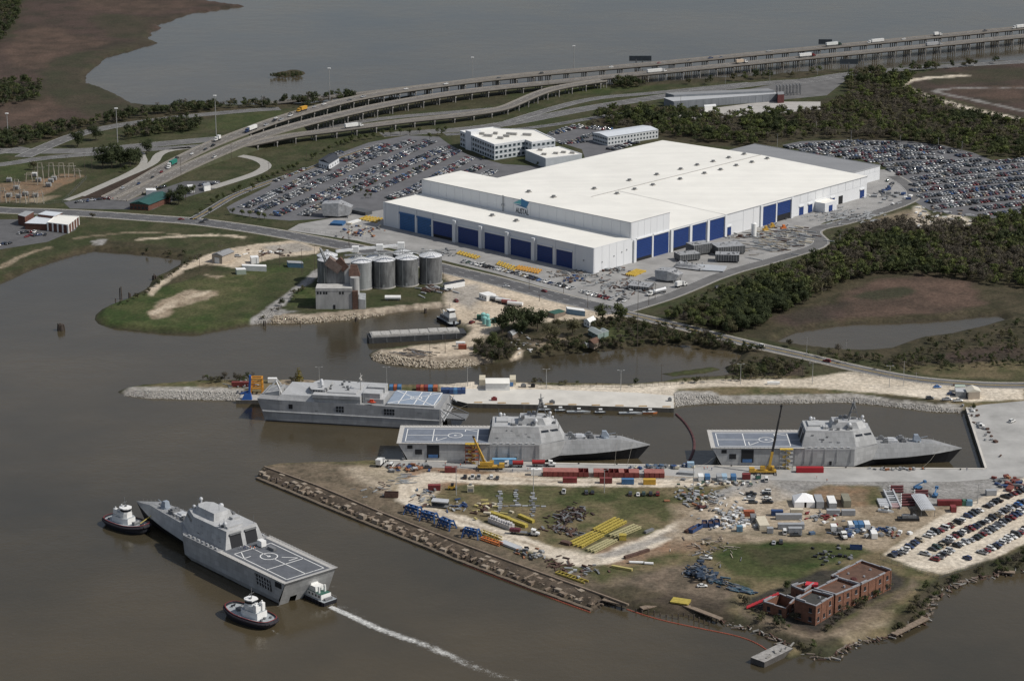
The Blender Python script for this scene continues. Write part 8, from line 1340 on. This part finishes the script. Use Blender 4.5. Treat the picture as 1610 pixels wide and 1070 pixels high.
# rip-rap stones
def stones(name,label,polys,mats,per,size,seed):
 rg=np.random.default_rng(seed);pts=np.vstack([scatter(p,n,seed+i)for i,(p,n)in enumerate(polys)]);z,_=groundz(pts);k=z>-.3;pts=pts[k];z=z[k]
 oc=np.array([[1,0,0],[-1,0,0],[0,1,0],[0,-1,0],[0,0,1],[0,0,-1]],float);ft=np.array([[0,2,4],[2,1,4],[1,3,4],[3,0,4],[2,0,5],[1,2,5],[3,1,5],[0,3,5]])
 n=len(pts);s=rg.uniform(*size,(n,1,3))*np.array([1,1,.75]);v=oc[None]*s*rg.uniform(.75,1.25,(n,6,1));a=rg.uniform(0,6.28,n);ca,sa=np.cos(a)[:,None],np.sin(a)[:,None];w_=np.stack([v[...,0]*ca-v[...,1]*sa,v[...,0]*sa+v[...,1]*ca,v[...,2]],-1)+np.stack([pts[:,0],pts[:,1],z+.15],-1)[:,None]
 tri=(ft[None]+(np.arange(n)*6)[:,None,None]).reshape(-1,3);me=npmesh(name,w_.reshape(-1,3),tri,mats,np.repeat(rg.integers(0,len(mats),n),8));o=bpy.data.objects.new(name,me);link(o);tag(o,label,'rocks',None,'stuff')
sw=[M('pale_stone',(.38,.36,.33),.9,var=.15,scale=1),M('grey_stone',(.30,.29,.27),.9,var=.15,scale=1),M('white_stone',(.45,.43,.395),.9,var=.1,scale=1)];st_=[M('tan_stone',(.36,.31,.24),.9,var=.15,scale=1),M('brown_stone',(.22,.185,.14),.9,var=.15,scale=1),M('buff_stone',(.45,.40,.32),.9,var=.12,scale=1)]
stones('rip_rap','pale grey rip rap stones along the jetty and the dock bank',[([(186,617),(205,612),(240,613),(340,613),(385,615),(376,630),(236,630),(192,624)],4200),([(1060,618),(1118,620),(1140,625),(1300,624),(1340,622),(1410,630),(1480,637),(1512,641),(1516,651),(1470,650),(1406,643),(1305,637),(1188,639),(1120,637),(1062,647)],8200),([(392,508),(415,492),(432,490),(430,500),(412,511)],260)],sw,1,(.25,.62),1)
stones('rip_rap','tan rip rap boulders round the barge spit and silo bank',[([(583,556),(600,553),(640,563),(690,568),(740,564),(775,568),(772,573),(723,580),(636,578),(600,572)],2300),([(415,508),(432,497),(480,499),(600,489),(690,480),(700,484),(690,490),(620,496),(565,505),(470,513)],2300)],st_,1,(.4,.95),2)
# timber wreckage and rubble along the near shore
rg=random.Random(8);V=MB();path=[P(x,y,.3)for x,y in((1134,975),(1175,988),(1211,1000),(1240,1014),(1262,1028),(1305,1035),(1318,1025),(1358,1007),(1405,1000),(1450,976),(1466,944),(1492,924),(1532,910),(1570,901),(1640,890))]
for p in resample(path,.55):
 if rg.random()<.8:a=rg.uniform(0,3.14);l=rg.uniform(.4,2.2);x,y=p.x+rg.gauss(0,1.3),p.y+rg.gauss(0,1.6);z=rg.uniform(.1,.9);V.bar((x-math.cos(a)*l,y-math.sin(a)*l,z),(x+math.cos(a)*l,y+math.sin(a)*l,z+rg.gauss(0,.3)),rg.uniform(.25,.7),rg.uniform(.25,.6),rg.choice((0,0,1,2)))
o=bpy.data.objects.new('driftwood',V.mesh('driftwood',[wood,M('grey_rubble',(.26,.25,.23),.9,var=.25),rust]));link(o);tag(o,'broken timber and rubble strewn along the near shore','driftwood',None,'stuff')
# ---------------------------------------------------------------- slipway, poles, booms, wake, substation, people
timber=M('old_timber',(.20,.155,.115),.95,var=.3,scale=.6);timd=M('dark_timber',(.075,.06,.05),.95,var=.35,scale=.6)
def gzp(px,z):return P(px[0],px[1],z)
O_=[gzp(q,1.2)for q in((404,748.5),(540,805),(670,857),(723,879),(838,923),(932,957))];I_=[gzp(q,2.6)for q in((416,734),(500,764),(600,806),(720,853),(840,897),(945,935),(988,951))]
slip=thing('derelict_slipway','long row of broken timber slipway cribs along the river edge','slipway',(*O_[0][:2],0));so=slip.location
oo=resample(O_,4.7);Ld=(O_[-1]-O_[0]).normalized();rg=random.Random(3);prev=None
for i,p in enumerate(oo):
 if i+1<len(oo):q=MB();a,b=p-so,oo[i+1]-so;q.bar(a+(b-a)*.01+Vector((0,0,-1.2)),b-(b-a)*.01+Vector((0,0,-1.2)),1.8,1.9+rg.uniform(-.25,.25));part('wall_section',q,[M('wet_timber',(.135,.108,.08),.95,var=.35,scale=.6)],slip)
 best=min(((s-p).length,s)for s in(lambda:[I_[k].lerp(I_[k+1],t/12)for k in range(len(I_)-1)for t in range(12)])())if False else None
 cand=[I_[k].lerp(I_[k+1],t/16)for k in range(len(I_)-1)for t in range(16)];nn=Vector((-Ld.y,Ld.x,0));c=min(cand,key=lambda s:abs((s-p).dot(Vector((Ld.x,Ld.y,0)))))
 d=c-p;d.z=0
 if i<len(oo)-1 and rg.random()<.9:q=MB();s0,e=rg.uniform(.12,.3),rg.uniform(.55,.98);q.bar(p-so+d*s0+Vector((0,0,.5+rg.uniform(-.4,.3))),p-so+d*e+Vector((0,0,.8+rg.uniform(-.3,.4))),rg.uniform(.7,1.3),.8);part('cross_beam',q,[rg.choice([timber,timber,timd])],slip)
 if i<len(oo)-1:
  for k in((.22,.62)if i%2 else(.42,.82)):
   if rg.random()<.92:m_=p-so+d*(k+rg.uniform(-.05,.05));ang=math.atan2(Ld.y,Ld.x);q=MB();q.obox(m_.x,m_.y,rg.uniform(2.4,3.8),rg.uniform(1.4,2.4),-1,rg.uniform(1.7,2.9),ang+rg.uniform(-.15,.15));part('crib_block',q,[rg.choice([timber,M('crib_concrete',(.27,.225,.175),.95,var=.35,scale=.9),MATS['crib_concrete']if 'crib_concrete' in MATS else timber])],slip)
ii=resample(I_,9)
for a,b in zip(ii[:-1],ii[1:]):q=MB();q.bar(a-so+Vector((0,0,.25)),b-so+Vector((0,0,.25)),.9,.7);part('inner_rail',q,[timber],slip)
V=MB()
for p in resample(O_,.5):
 for k in range(2):x,y=p.x+rg.uniform(1,12)*-Ld.y*(1 if-Ld.y>0 else-1)*0+rg.uniform(1.5,13)*abs(Ld.y),p.y+rg.uniform(1.5,16)*abs(Ld.x);l=rg.uniform(.3,1.4);a=rg.uniform(0,3.14);z=rg.uniform(.8,2.4);V.bar((x-math.cos(a)*l,y-math.sin(a)*l,z),(x+math.cos(a)*l,y+math.sin(a)*l,z+rg.gauss(0,.2)),rg.uniform(.2,.6),rg.uniform(.2,.5),rg.choice((0,1,1)))
o=bpy.data.objects.new('slipway_debris',V.mesh('slipway_debris',[timber,timd]));link(o);tag(o,'broken timber debris lying between the slipway cribs','debris',None,'stuff')
for a,b,w_,h,lab in(((948,943),(987,952),2.6,2.2,'short timber jetty at the slipway\'s right end'),((1058,945),(1134,974),2.6,2.4,'dark timber wharf edge below the blue wreck'),((1405,998),(1457,972),3,2,'broken concrete wharf slab on the ruin\'s shore'),((1569,898),(1596,901),3,1.6,'small landing stage at the lower right bank'),((1008,957),(1040,950),3,1.8,'loose timber raft right of the slipway')):
 A=P(*a,h-.6);B=P(*b,h-.6);t=thing('timber_wharf',lab,'wharf',(A.x,A.y,0));d=B-A;n=max(3,int(d.length/2.5));dd=Vector((d.x,d.y,0))
 for i in range(n):q=MB();p0=dd*(i/n);p1=dd*((i+.96)/n);q.bar(p0+Vector((0,0,h-.2)),p1+Vector((0,0,h-.2)),w_,.5);part('deck_plank',q,[timber],t);q=MB();q.cyl(p0 .x,p0 .y,-1.5,h-.3,.3,n=6);part('pile',q,[timd],t)
blk=thing('concrete_dolphin','old dark concrete block standing in the water at the corner','dolphin',(*P(1228,1036,0)[:2],0));A=P(1202,1040,2.5);B=P(1247,1018,2.5);d=B-A;q=MB();nn=Vector((-d.y,d.x,0)).normalized()*7;a0=A-blk.location;b0=B-blk.location;q.prism([(a0 .x,a0 .y),(b0 .x,b0 .y),(b0 .x+nn.x,b0 .y+nn.y),(a0 .x+nn.x,a0 .y+nn.y)],-1,2.4,0,1);part('block',q,[M('dark_concrete',(.08,.075,.07),.95,var=.3),M('weathered_top',(.27,.26,.245),.95,var=.35,scale=.5)],blk)
for i in range(6):q=MB();x=lerp(a0 .x,b0 .x,(i+.5)/6);y=lerp(a0 .y,b0 .y,(i+.5)/6)+2.5;q.bar((x,y,2.5),(x+rg.uniform(-2,2),y+rg.uniform(-1,3),3.2),.6,.5);part('rubble_piece',q,[MATS['grey_rubble'],],blk)
for i in range(14):
 x,y=((1000+i*9.5,962+(i*1.5))if i<8 else(1075+(i-8)*8,968+(i-8)*3));p=P(x,y,0);solo('timber_pile',MB().cyl(p.x,p.y,-1,rg.uniform(1.2,2.6),.28,n=6),[timd],f'weathered pile standing in the water, {nth(i+1)} from the left below the wharf','pile','row of old piles in the shallows')
for x,y,h,n,lab in((96,519,4.5,12,'cluster of dark dolphin piles alone in the river'),(190,470,9,2,'tall pair of piles off the lawn\'s north shore'),(182,478,5,1,'single thin pile off the lawn\'s shore'),(204,470,5,3,'leaning pile group at the lawn\'s shore'),(243,440,4,7,'row of square piles at the basin\'s east shore'),(416,512,4,2,'pile pair by the gravel ramp'),(560,505,3,3,'pile group below the grain elevator'),(669,492,3.5,3,'pile group beside the pushboat inlet'),(472,509,3,1,'lone pile below the rock bank')):
 p=P(x,y,0);t=thing('dolphin_piles',lab,'piles',(p.x,p.y,0))
 for i in range(n):q=MB();a=i*2.4;r_=.0 if n==1 else.5+.16*i;q.tube((math.cos(a)*r_*1.3,math.sin(a)*r_*1.3,-1),(math.cos(a)*r_,math.sin(a)*r_,h*rg.uniform(.75,1)),.38,6);part('pile',q,[timd],t)
def boom(label,pts,col,r=.32):
 p=resample(smooth(PP(pts,.08),2),1.5);t=thing('floating_boom',label,'floating boom',(*p[0][:2],0));q=MB()
 for i in range(len(p)-1):a=p[i]-t.location;b=p[i+1]-t.location;q.tube(a.lerp(b,.08),a.lerp(b,.92),r,6)
 part('float_string',q,[col],t,kind='stuff')
bo=M('boom_orange',(.34,.085,.05),.7,var=.25);boom('orange floating boom curving from the slipway to the ruin\'s corner',[(985,957),(1030,972),(1075,982),(1120,991),(1160,999),(1190,1010),(1214,1027)],bo,.26);boom('orange floating boom lying along the slipway wall',[(728,886),(770,903),(838,928),(880,945),(928,962)],bo,.26);boom('dark red floating boom strung between the pier and the quay',[(1063,651),(1075,662),(1085,676),(1091,690),(1092,704),(1087,718),(1080,729)],M('boom_dark_red',(.09,.04,.04),.8,var=.5,scale=.4),.75)
# light poles -------------------------------------------------------------
polem=M('pole_grey',(.40,.40,.39),.5,.3,var=.05);polew=M('utility_pole_wood',(.10,.08,.065),.9,var=.15)
def topz(px,py,base):return wallhit(px,py,base,base+Vector((1,0,0)))[1]
def pole(label,px,pb,pt,arm='two',mat=None,r=.16,name='light_pole',group=None,z=GZ):
 b=P(px,pb,z);h=topz(px,pt,b)-b.z;t=thing(name,label,'pole',b,0,group);q=MB();q.tube((0,0,0),(0,0,h),r*1.3,7,r1=r*.8);part('mast',q,[mat or polem],t)
 if arm=='two':
  for s in(-1,1):q=MB();q.bar((0,0,h-.2),(s*1.6,0,h+.1),.14);q.box(s*1.6-.5,s*1.6+.5,-.25,.25,h,h+.22);part('lamp_head',q,[polem],t)
 elif arm=='mast':
  for i in range(6):a=i*math.pi/3;q=MB();q.box(math.cos(a)*1.1-.4,math.cos(a)*1.1+.4,math.sin(a)*1.1-.4,math.sin(a)*1.1+.4,h-.6,h+.1);part('lamp_head',q,[whitep],t)
  q=MB();q.cyl(0,0,h-.3,h,1.1,n=12);part('lamp_ring',q,[polem],t)
 elif arm=='cross':q=MB();q.bar((-1.3,0,h-.8),(1.3,0,h-.8),.16);part('crossarm',q,[polew],t);[part('insulator',MB().cyl(x,0,h-.7,h-.35,.09,n=6),[gear],t)for x in(-1.1,0,1.1)]
GY='tall light poles in the yard';GPR='light poles along the pier';GH2='high mast lights by the highway';GU='utility poles along the harbour road'
for x,pb,pt,lab in((717.4,778,734,'light pole between the two red containers on the left track'),(838.6,773,736,'light pole by the white container at the red row'),(950,774,738,'light pole behind the dark red container'),(1089.5,774,731,'light pole beside the scrap field'),(1537,791,761,'light pole with double head above the sandy lot')):pole(lab,x,pb,pt,'two',polem,.17,group=GY)
for i,(x,pb,pt)in enumerate(((502,601,577),(608,606,577),(735,607,577),(859,611,580),(976,614,582),(1164,604,572),(1277,603,570),(1398,609,575))):pole(f'pale light pole, {nth(i+1)} from the left along the pier and causeway',x,pb,pt,'two',polem,.15,group=GPR)
for i,(x,pb,pt)in enumerate(((13,216,178),(185,224,170),(340,212,150),(519,172,107),(743,132,90),(902,112,72),(413,166,150))):pole(f'high mast light, {nth(i+1)} from the left beyond the highway',x,pb,pt,'mast' if i<6 else 'cross',polem,.3,'high_mast_light',GH2,GZ)
for i,(x,pb,pt)in enumerate(sorted(((120,300,262),(145,272,240),(134,278,240),(105,268,243),(285,283,247),(364,250,225),(482,250,228),(423,275,255),(548,385,352),(550,400,372),(697,437,418),(832,455,437),(886,461,438),(924,484,462),(1002,545,440),(1020,480,452),(1030,470,446),(1420,607,567),(1440,598,585),(475,432,390),(495,425,385),(440,420,385),(412,415,390),(347,412,385),(314,425,398),(700,555,520),(676,568,535),(747,510,490),(1268,560,530),(1330,545,555-20),(1040,600,572),(848,474,463),(1283,210,190),(1338,222,205),(1415,228,213),(1475,232,216),(1512,240,222),(1222,232,210),(1320,395,368),(862,145,125),(990,190,178),(940,195,175),(1070,172,150),(1140,145,118),(1210,135,112),(1285,118,96),(1512,102,82),(1380,112,90)))):pole(f'thin dark utility pole, {nth(i+1)} of all such poles from the left of the view',x,pb,min(pt,pb-12),'cross',polew if i<32 else polem,.13,'utility_pole',GU)
# billboards ---------------------------------------------------------------
for x,pb,pt,w_,lab in((1000,104,88,7,'dark billboard, left of the two above the bridge'),(1010,103,88,9,'dark billboard, right of the two above the bridge'),(1297,80,62,7,'dark sign panel on the far carriageway'),(1334,114,93,9,'dark billboard at the water\'s edge below the bridge')):
 b=P(x,pb,2);h=topz(x,pt,b)-2;t=thing('billboard',lab,'billboard',(b.x,b.y,2));q=MB();q.tube((0,0,0),(0,0,h-3),.5,8);part('post',q,[gear],t);q=MB();q.box(-w_,w_,-.4,.4,h-5,h);part('panel',q,[M('billboard_dark',(.035,.045,.055),.7,var=.3,scale=.4)],t);q=MB();q.box(-w_,w_,-1.2,-.5,h-5.4,h-5.1);part('catwalk',q,[gear],t)
 # substation ----------------------------------------------------------------
def zl(x,y):return(x/4.117,140+y/4.117)
GS='steel gantries of the substation';stl=M('substation_steel',(.42,.385,.32),.6,.2,var=.15)
for i,(x,yb,yt)in enumerate(((265,622,478),(335,575,478),(400,572,478),(465,570,480),(500,572,518),(190,600,540),(110,660,585),(150,742,650),(262,742,660),(20,735,640),(85,735,668),(205,735,668))):
 b=P(*zl(x,yb));h=topz(*zl(x,yt),b)-b.z;t=thing('substation_gantry',f'lattice steel gantry, {nth(i+1)} in the substation counted from the rear row','gantry',b,rg.uniform(-.3,.3),GS);q=MB();w_=2.6
 for s in(-1,1):q=MB();q.bar((s*w_,-.5,0),(s*w_*.6,0,h),.42);q.bar((s*w_,.5,0),(s*w_*.6,0,h),.42);[q.bar((s*w_*(1-.4*k/5),-.4,h*k/5),(s*w_*(1-.4*(k+1)/5),.4,h*(k+1)/5),.14)for k in range(5)];part('leg',q,[stl],t)
 q=MB();q.bar((-w_-1,0,h*.8),(w_+1,0,h*.8),.35);q.bar((-w_*.7,0,h),(w_*.7,0,h),.25);part('crossbeam',q,[stl],t);[part('insulator',MB().cyl(x_,0,h*.8-1.6,h*.8-.2,.18,n=6),[gear],t)for x_ in(-2.4,0,2.4)]
for i,(x,y)in enumerate(((225,565),(315,632),(330,605),(105,650),(60,600),(250,600),(350,590),(165,690),(60,700),(230,700),(120,705))):b=P(*zl(x,y));t=thing('transformer',f'grey transformer, {nth(i+1)} of those on the substation\'s clay yard','transformer',b,0,'transformers of the substation');q=MB();q.box(-2,2,-1.4,1.4,.3,3);part('tank',q,[greyp if i else whitep],t);q=MB();[q.box(-2+k*.8,-1.6+k*.8,-2,-1.45,.6,2.6)for k in range(5)];part('radiator',q,[gear],t);[part('bushing',MB().cyl(x_,0,3,4.4,.18,n=6),[stl],t)for x_ in(-1.2,0,1.2)]
# fences ---------------------------------------------------------------------
def fence(label,pts,h=2.0,step=3.2,mat=None):
 p=resample(PP(pts),step);t=thing('fence',label,'fence',p[0]);q=MB();
 for a,b in zip(p[:-1],p[1:]):q.bar(a-p[0]+Vector((0,0,h)),b-p[0]+Vector((0,0,h)),.07);q.bar(a-p[0]+Vector((0,0,.25)),b-p[0]+Vector((0,0,.25)),.06);q.bar(a-p[0]+Vector((0,0,h*.5)),b-p[0]+Vector((0,0,h*.5)),.04)
 part('rails',q,[mat or gear],t)
 m=MB();m.cyl(0,0,0,h+.15,.06,n=5);me=m.mesh('post',[mat or gear])
 for a in p[:295]:part('post',me,None,t,tuple(a-p[0]))
fence('dark wire fence on the north edge of the pier',[(500,600),(560,603),(640,605),(740,606)],2.2);fence('dark fence running along the mud bank toward the road',[(830,603),(920,608),(1000,609),(1080,603),(1140,600),(1262,594),(1262,580)],2.4,3.5,M('dark_fence',(.06,.052,.045),.9));fence('chain fence round the near tip of the sandy lot',[(1384,879),(1410,888),(1440,897),(1476,909),(1500,901),(1540,890)],1.9);fence('fence along the kerb before the hall apron',[(470,362),(560,374),(640,394)],2,4.5);fence('fence along the rear of the pond road',[(1330,586),(1420,600),(1520,612)],1.6,5);fence('fence between the substation and the road',[(0,322),(60,323),(100,318),(136,281)],2.2,6)
# wake of the pushboat and foam at the hulls: churned sheets on the water, broken up by noise
fm=bpy.data.materials.new('foam');fm.use_nodes=True;t=fm.node_tree;b=t.nodes['Principled BSDF'];b.inputs['Base Color'].default_value=(.72,.72,.69,1);b.inputs['Roughness'].default_value=.9
at=t.nodes.new('ShaderNodeAttribute');at.attribute_name='Col';ge=t.nodes.new('ShaderNodeNewGeometry');n1=tnoise(1.5,8,.8);n2=tnoise(.22,4,.65);s1=t.nodes.new('ShaderNodeSeparateColor');t.links.new(at.outputs['Color'],s1 .inputs[0])
def mth(op,a,b_=None,c=None):
 m=t.nodes.new('ShaderNodeMath');m.operation=op
 for k,v in enumerate((a,b_,c)):
  if v is None:continue
  if isinstance(v,(int,float)):m.inputs[k].default_value=v
  else:t.links.new(v,m.inputs[k])
 return m.outputs[0]
mixn=mth('ADD',mth('MULTIPLY',n1 .outputs[0],.65),mth('MULTIPLY',n2 .outputs[0],.35));al=mth('MULTIPLY',mth('SUBTRACT',mth('ADD',mixn,mth('MULTIPLY',s1 .outputs[0],.55)),.775),6.0);cl=t.nodes.new('ShaderNodeClamp');t.links.new(al,cl.inputs[0]);t.links.new(mth('MULTIPLY',cl.outputs[0],.85),b.inputs['Alpha'])
FV=[];FC=[];FQ=[]
def foam_sheet(pts,w0,w1,dens,nx=8,z=.06,step=2.0):
 L=resample(smooth([P(x,y,z)for x,y in pts],2),step);nz=normals(L);n=len(L)
 for i in range(n):
  f=i/(n-1);wd=lerp(w0,w1,f**.8)
  for k in range(nx+1):
   u=k/nx*2-1;p=L[i]+nz[i]*(u*wd);FV.append((p.x,p.y,z));FC.append([max(0,(1-abs(u)**1.6)*dens(f))]*3)
 o=len(FV)-n*(nx+1)
 for i in range(n-1):
  for k in range(nx):a=o+i*(nx+1)+k;FQ.append((a,a+1,a+nx+2,a+nx+1))
foam_sheet([(519,953),(540,962),(560,972),(600,990),(650,1006),(700,1026),(740,1046),(800,1066),(850,1084),(930,1120)],2.7,8,lambda f:max(.24,.97-f*.70))
foam_sheet([(519,950),(560,962),(620,985),(700,1010)],6,14,lambda f:.56*(1-f));foam_sheet([(436,952),(455,958),(480,966)],1.2,3,lambda f:.56*(1-f));foam_sheet([(522,921),(540,927),(560,936)],1.5,3.2,lambda f:.56*(1-f));foam_sheet([(428,990),(440,998),(462,1010)],1.6,3.4,lambda f:.56*(1-f));foam_sheet([(228,833),(240,841),(252,850)],1.2,2.4,lambda f:.52*(1-f));foam_sheet([(0,925),(12,936),(20,946)],2,3,lambda f:.3*(1-f))
o=bpy.data.objects.new('wake_foam',npmesh('wake_foam',np.array(FV),np.array(FQ),[fm],None,np.array(FC),4));link(o);tag(o,'white foam of the pushboat\'s wake trailing to the lower edge','foam',None,'stuff')
# people on the warship's flight deck: one continuous skinned body each
def person_mesh(shirt,pants):
 me=bpy.data.meshes.new('p');J=[(0,0,.95),(0,0,1.2),(0,0,1.42),(0,.01,1.52),(0,.02,1.66),(0,.19,1.40),(.04,.25,1.14),(.16,.25,.93),(0,-.19,1.40),(.02,-.26,1.14),(.12,-.26,.92),(0,.1,.90),(.03,.11,.48),(0,.12,.06),(.16,.13,.03),(0,-.1,.90),(-.02,-.11,.48),(-.05,-.12,.06),(.1,-.13,.03)]
 E=[(0,1),(1,2),(2,3),(3,4),(2,5),(5,6),(6,7),(2,8),(8,9),(9,10),(0,11),(11,12),(12,13),(13,14),(0,15),(15,16),(16,17),(17,18)];R=[.15,.14,.15,.06,.11,.07,.05,.04,.07,.05,.04,.1,.065,.045,.04,.1,.065,.045,.04]
 me.from_pydata(J,E,[]);o=bpy.data.objects.new('p',me);COL.objects.link(o);o.modifiers.new('s','SKIN');
 for v,r in zip(me.skin_vertices[0].data,R):v.radius=(r,r*1.05)
 me.skin_vertices[0].data[0].use_root=True;sb=o.modifiers.new('u','SUBSURF');sb.levels=1;bpy.context.view_layer.update();out=bpy.data.meshes.new_from_object(o.evaluated_get(bpy.context.evaluated_depsgraph_get()));COL.objects.unlink(o);bpy.data.objects.remove(o)
 out.name='body';out.materials.clear();[out.materials.append(m)for m in(shirt,pants,skin)]
 for p in out.polygons:z=p.center.z;p.material_index=2 if z>1.5 or(z<1.0 and abs(p.center.y)>.2)else(0 if z>.95 else 1)
 return out
hairm=M('dark_hair',(.03,.022,.018),.8,var=0);navy_c=M('navy_overall',(.03,.05,.14),.8,var=0);hv=M('orange_vest',(.65,.14,.03),.8,var=0);wh_c=M('white_shirt',(.6,.6,.6),.8,var=0)
PMS=[person_mesh(navy_c,navy_c),person_mesh(hv,navy_c),person_mesh(wh_c,navy_c)]
q=MB();q.loft([[(.11*math.cos(b_)*math.cos(a_*.785)-.01,.02+.1*math.cos(b_)*math.sin(a_*.785),1.72+.1*math.sin(b_))for a_ in range(8)]for b_ in(-.1,.5,1.1,1.5)],0,True,True);HATS=q.mesh('hard_hat',[whitep]);HAIR=q.mesh('hair',[hairm])
PL=['person in white shirt nearest the hangar door','person in navy overall beside the white shirted one','person in navy overall in the middle of the deck group','second person in navy overall of the deck group','person in orange vest at the edge of the deck group','person in orange vest standing alone near the deck circle']
for i,(s_,x,y)in enumerate(PEOPLE_AT):p=on_ship(s_,x,y,11.6);t=thing('person',PL[i]+' on the departing warship','person',p,i*1.1,'people on the departing warship\'s flight deck');part('body',PMS[(2,0,0,0,1,1)[i]],None,t);part('hard_hat' if i%2 else 'hair',HATS if i%2 else HAIR,None,t)
for i,(x,y)in enumerate(((650,738),(700,731),(724,733),(806,741),(830,739.5),(1107,738),(1119,739),(1284,752),(1300,757),(1520,739.5),(1112,737),(690,742))):t=thing('person',f'standing worker on the quay, {nth(i+1)} from the left' if i<10 else f'worker in orange vest on the quay, {nth(i-9)} of two','person',P(x,y,GZ+.08),i*.9,'workers on the quay');part('body',PMS[1 if i%3 else 0],None,t);part('hard_hat',HATS,None,t)
# quay fittings
for i in range(16):x=610+i*60;p=P(x,lerp(724.5,738.6,(x-590)/950),GZ+.08);solo('bollard',MB().cyl(p.x,p.y,p.z,p.z+.7,.32,.42,8),[cblack],f'black mooring bollard, {nth(i+1)} from the left along the front quay','bollard','mooring bollards')
for i in range(9):x=752+i*37;p=P(x,632.6+i*.84,GZ+.08);solo('timber_fender',MB().box(p.x-2.2,p.x+2.2,p.y-.5,p.y+.5,p.z,p.z+.4),[M('buff_timber',(.42,.30,.16),.9)],f'buff timber block, {nth(i+1)} from the left along the pier edge','timber block','timber blocks on the pier edge')
for x,y,w_,m_,lab in((691,631.5,2.2,cblack,'black skip box, left of two at the pier\'s start'),(702,632,2.2,cblack,'black skip box, right of two at the pier\'s start'),(777,629,3.2,cmar,'dark red machine standing on the pier concrete'),(868,634,3,gear,'grey machine on the pier near the mast'),(1053,630,2,gear,'dark post stack at the pier\'s end corner'),(823,608,3,gear,'grey box right of the white pier building'),(838,608,2.4,cblack,'black tank right of the white pier building'),(1216,604,7,whitep,'long low white barrier block on the sand road')):p=P(x,y,GZ+.08);t=thing('pier_equipment',lab,'equipment',p);q=MB();q.box(-w_/2,w_/2,-.9,.9,.2,1.5);part('body',q,[m_],t);q=MB();q.box(-w_/2+.2,w_/2-.2,-.7,.7,0,.2);q.box(-w_/4,w_/4,-.5,.5,1.5,2.1 if w_<5 else 1.7);part('frame',q,[m_],t)
for a,b,lab in((on_ship(sL,118,-2,8.5),P(985,733,GZ),'bow mooring line of the left moored warship'),(on_ship(sL,110,-3,9.5),P(966,732.5,GZ),'second bow mooring line of the left warship'),(on_ship(sR,116,-2,9),P(1448,737,GZ),'bow mooring line of the right moored warship'),(on_ship(E_,101,-8,9),P(735,636,GZ),'stern mooring line of the catamaran to the pier'),(on_ship(sR,3,-12,8),P(1095,734,GZ),'stern mooring line of the right moored warship')):q=MB();m_=a.lerp(b,.5)-Vector((0,0,1.2));q.tube(a,m_,.05,5);q.tube(m_,b,.05,5);solo('mooring_line',q,[M('rope',(.3,.28,.24),.9,var=0)],lab,'rope')
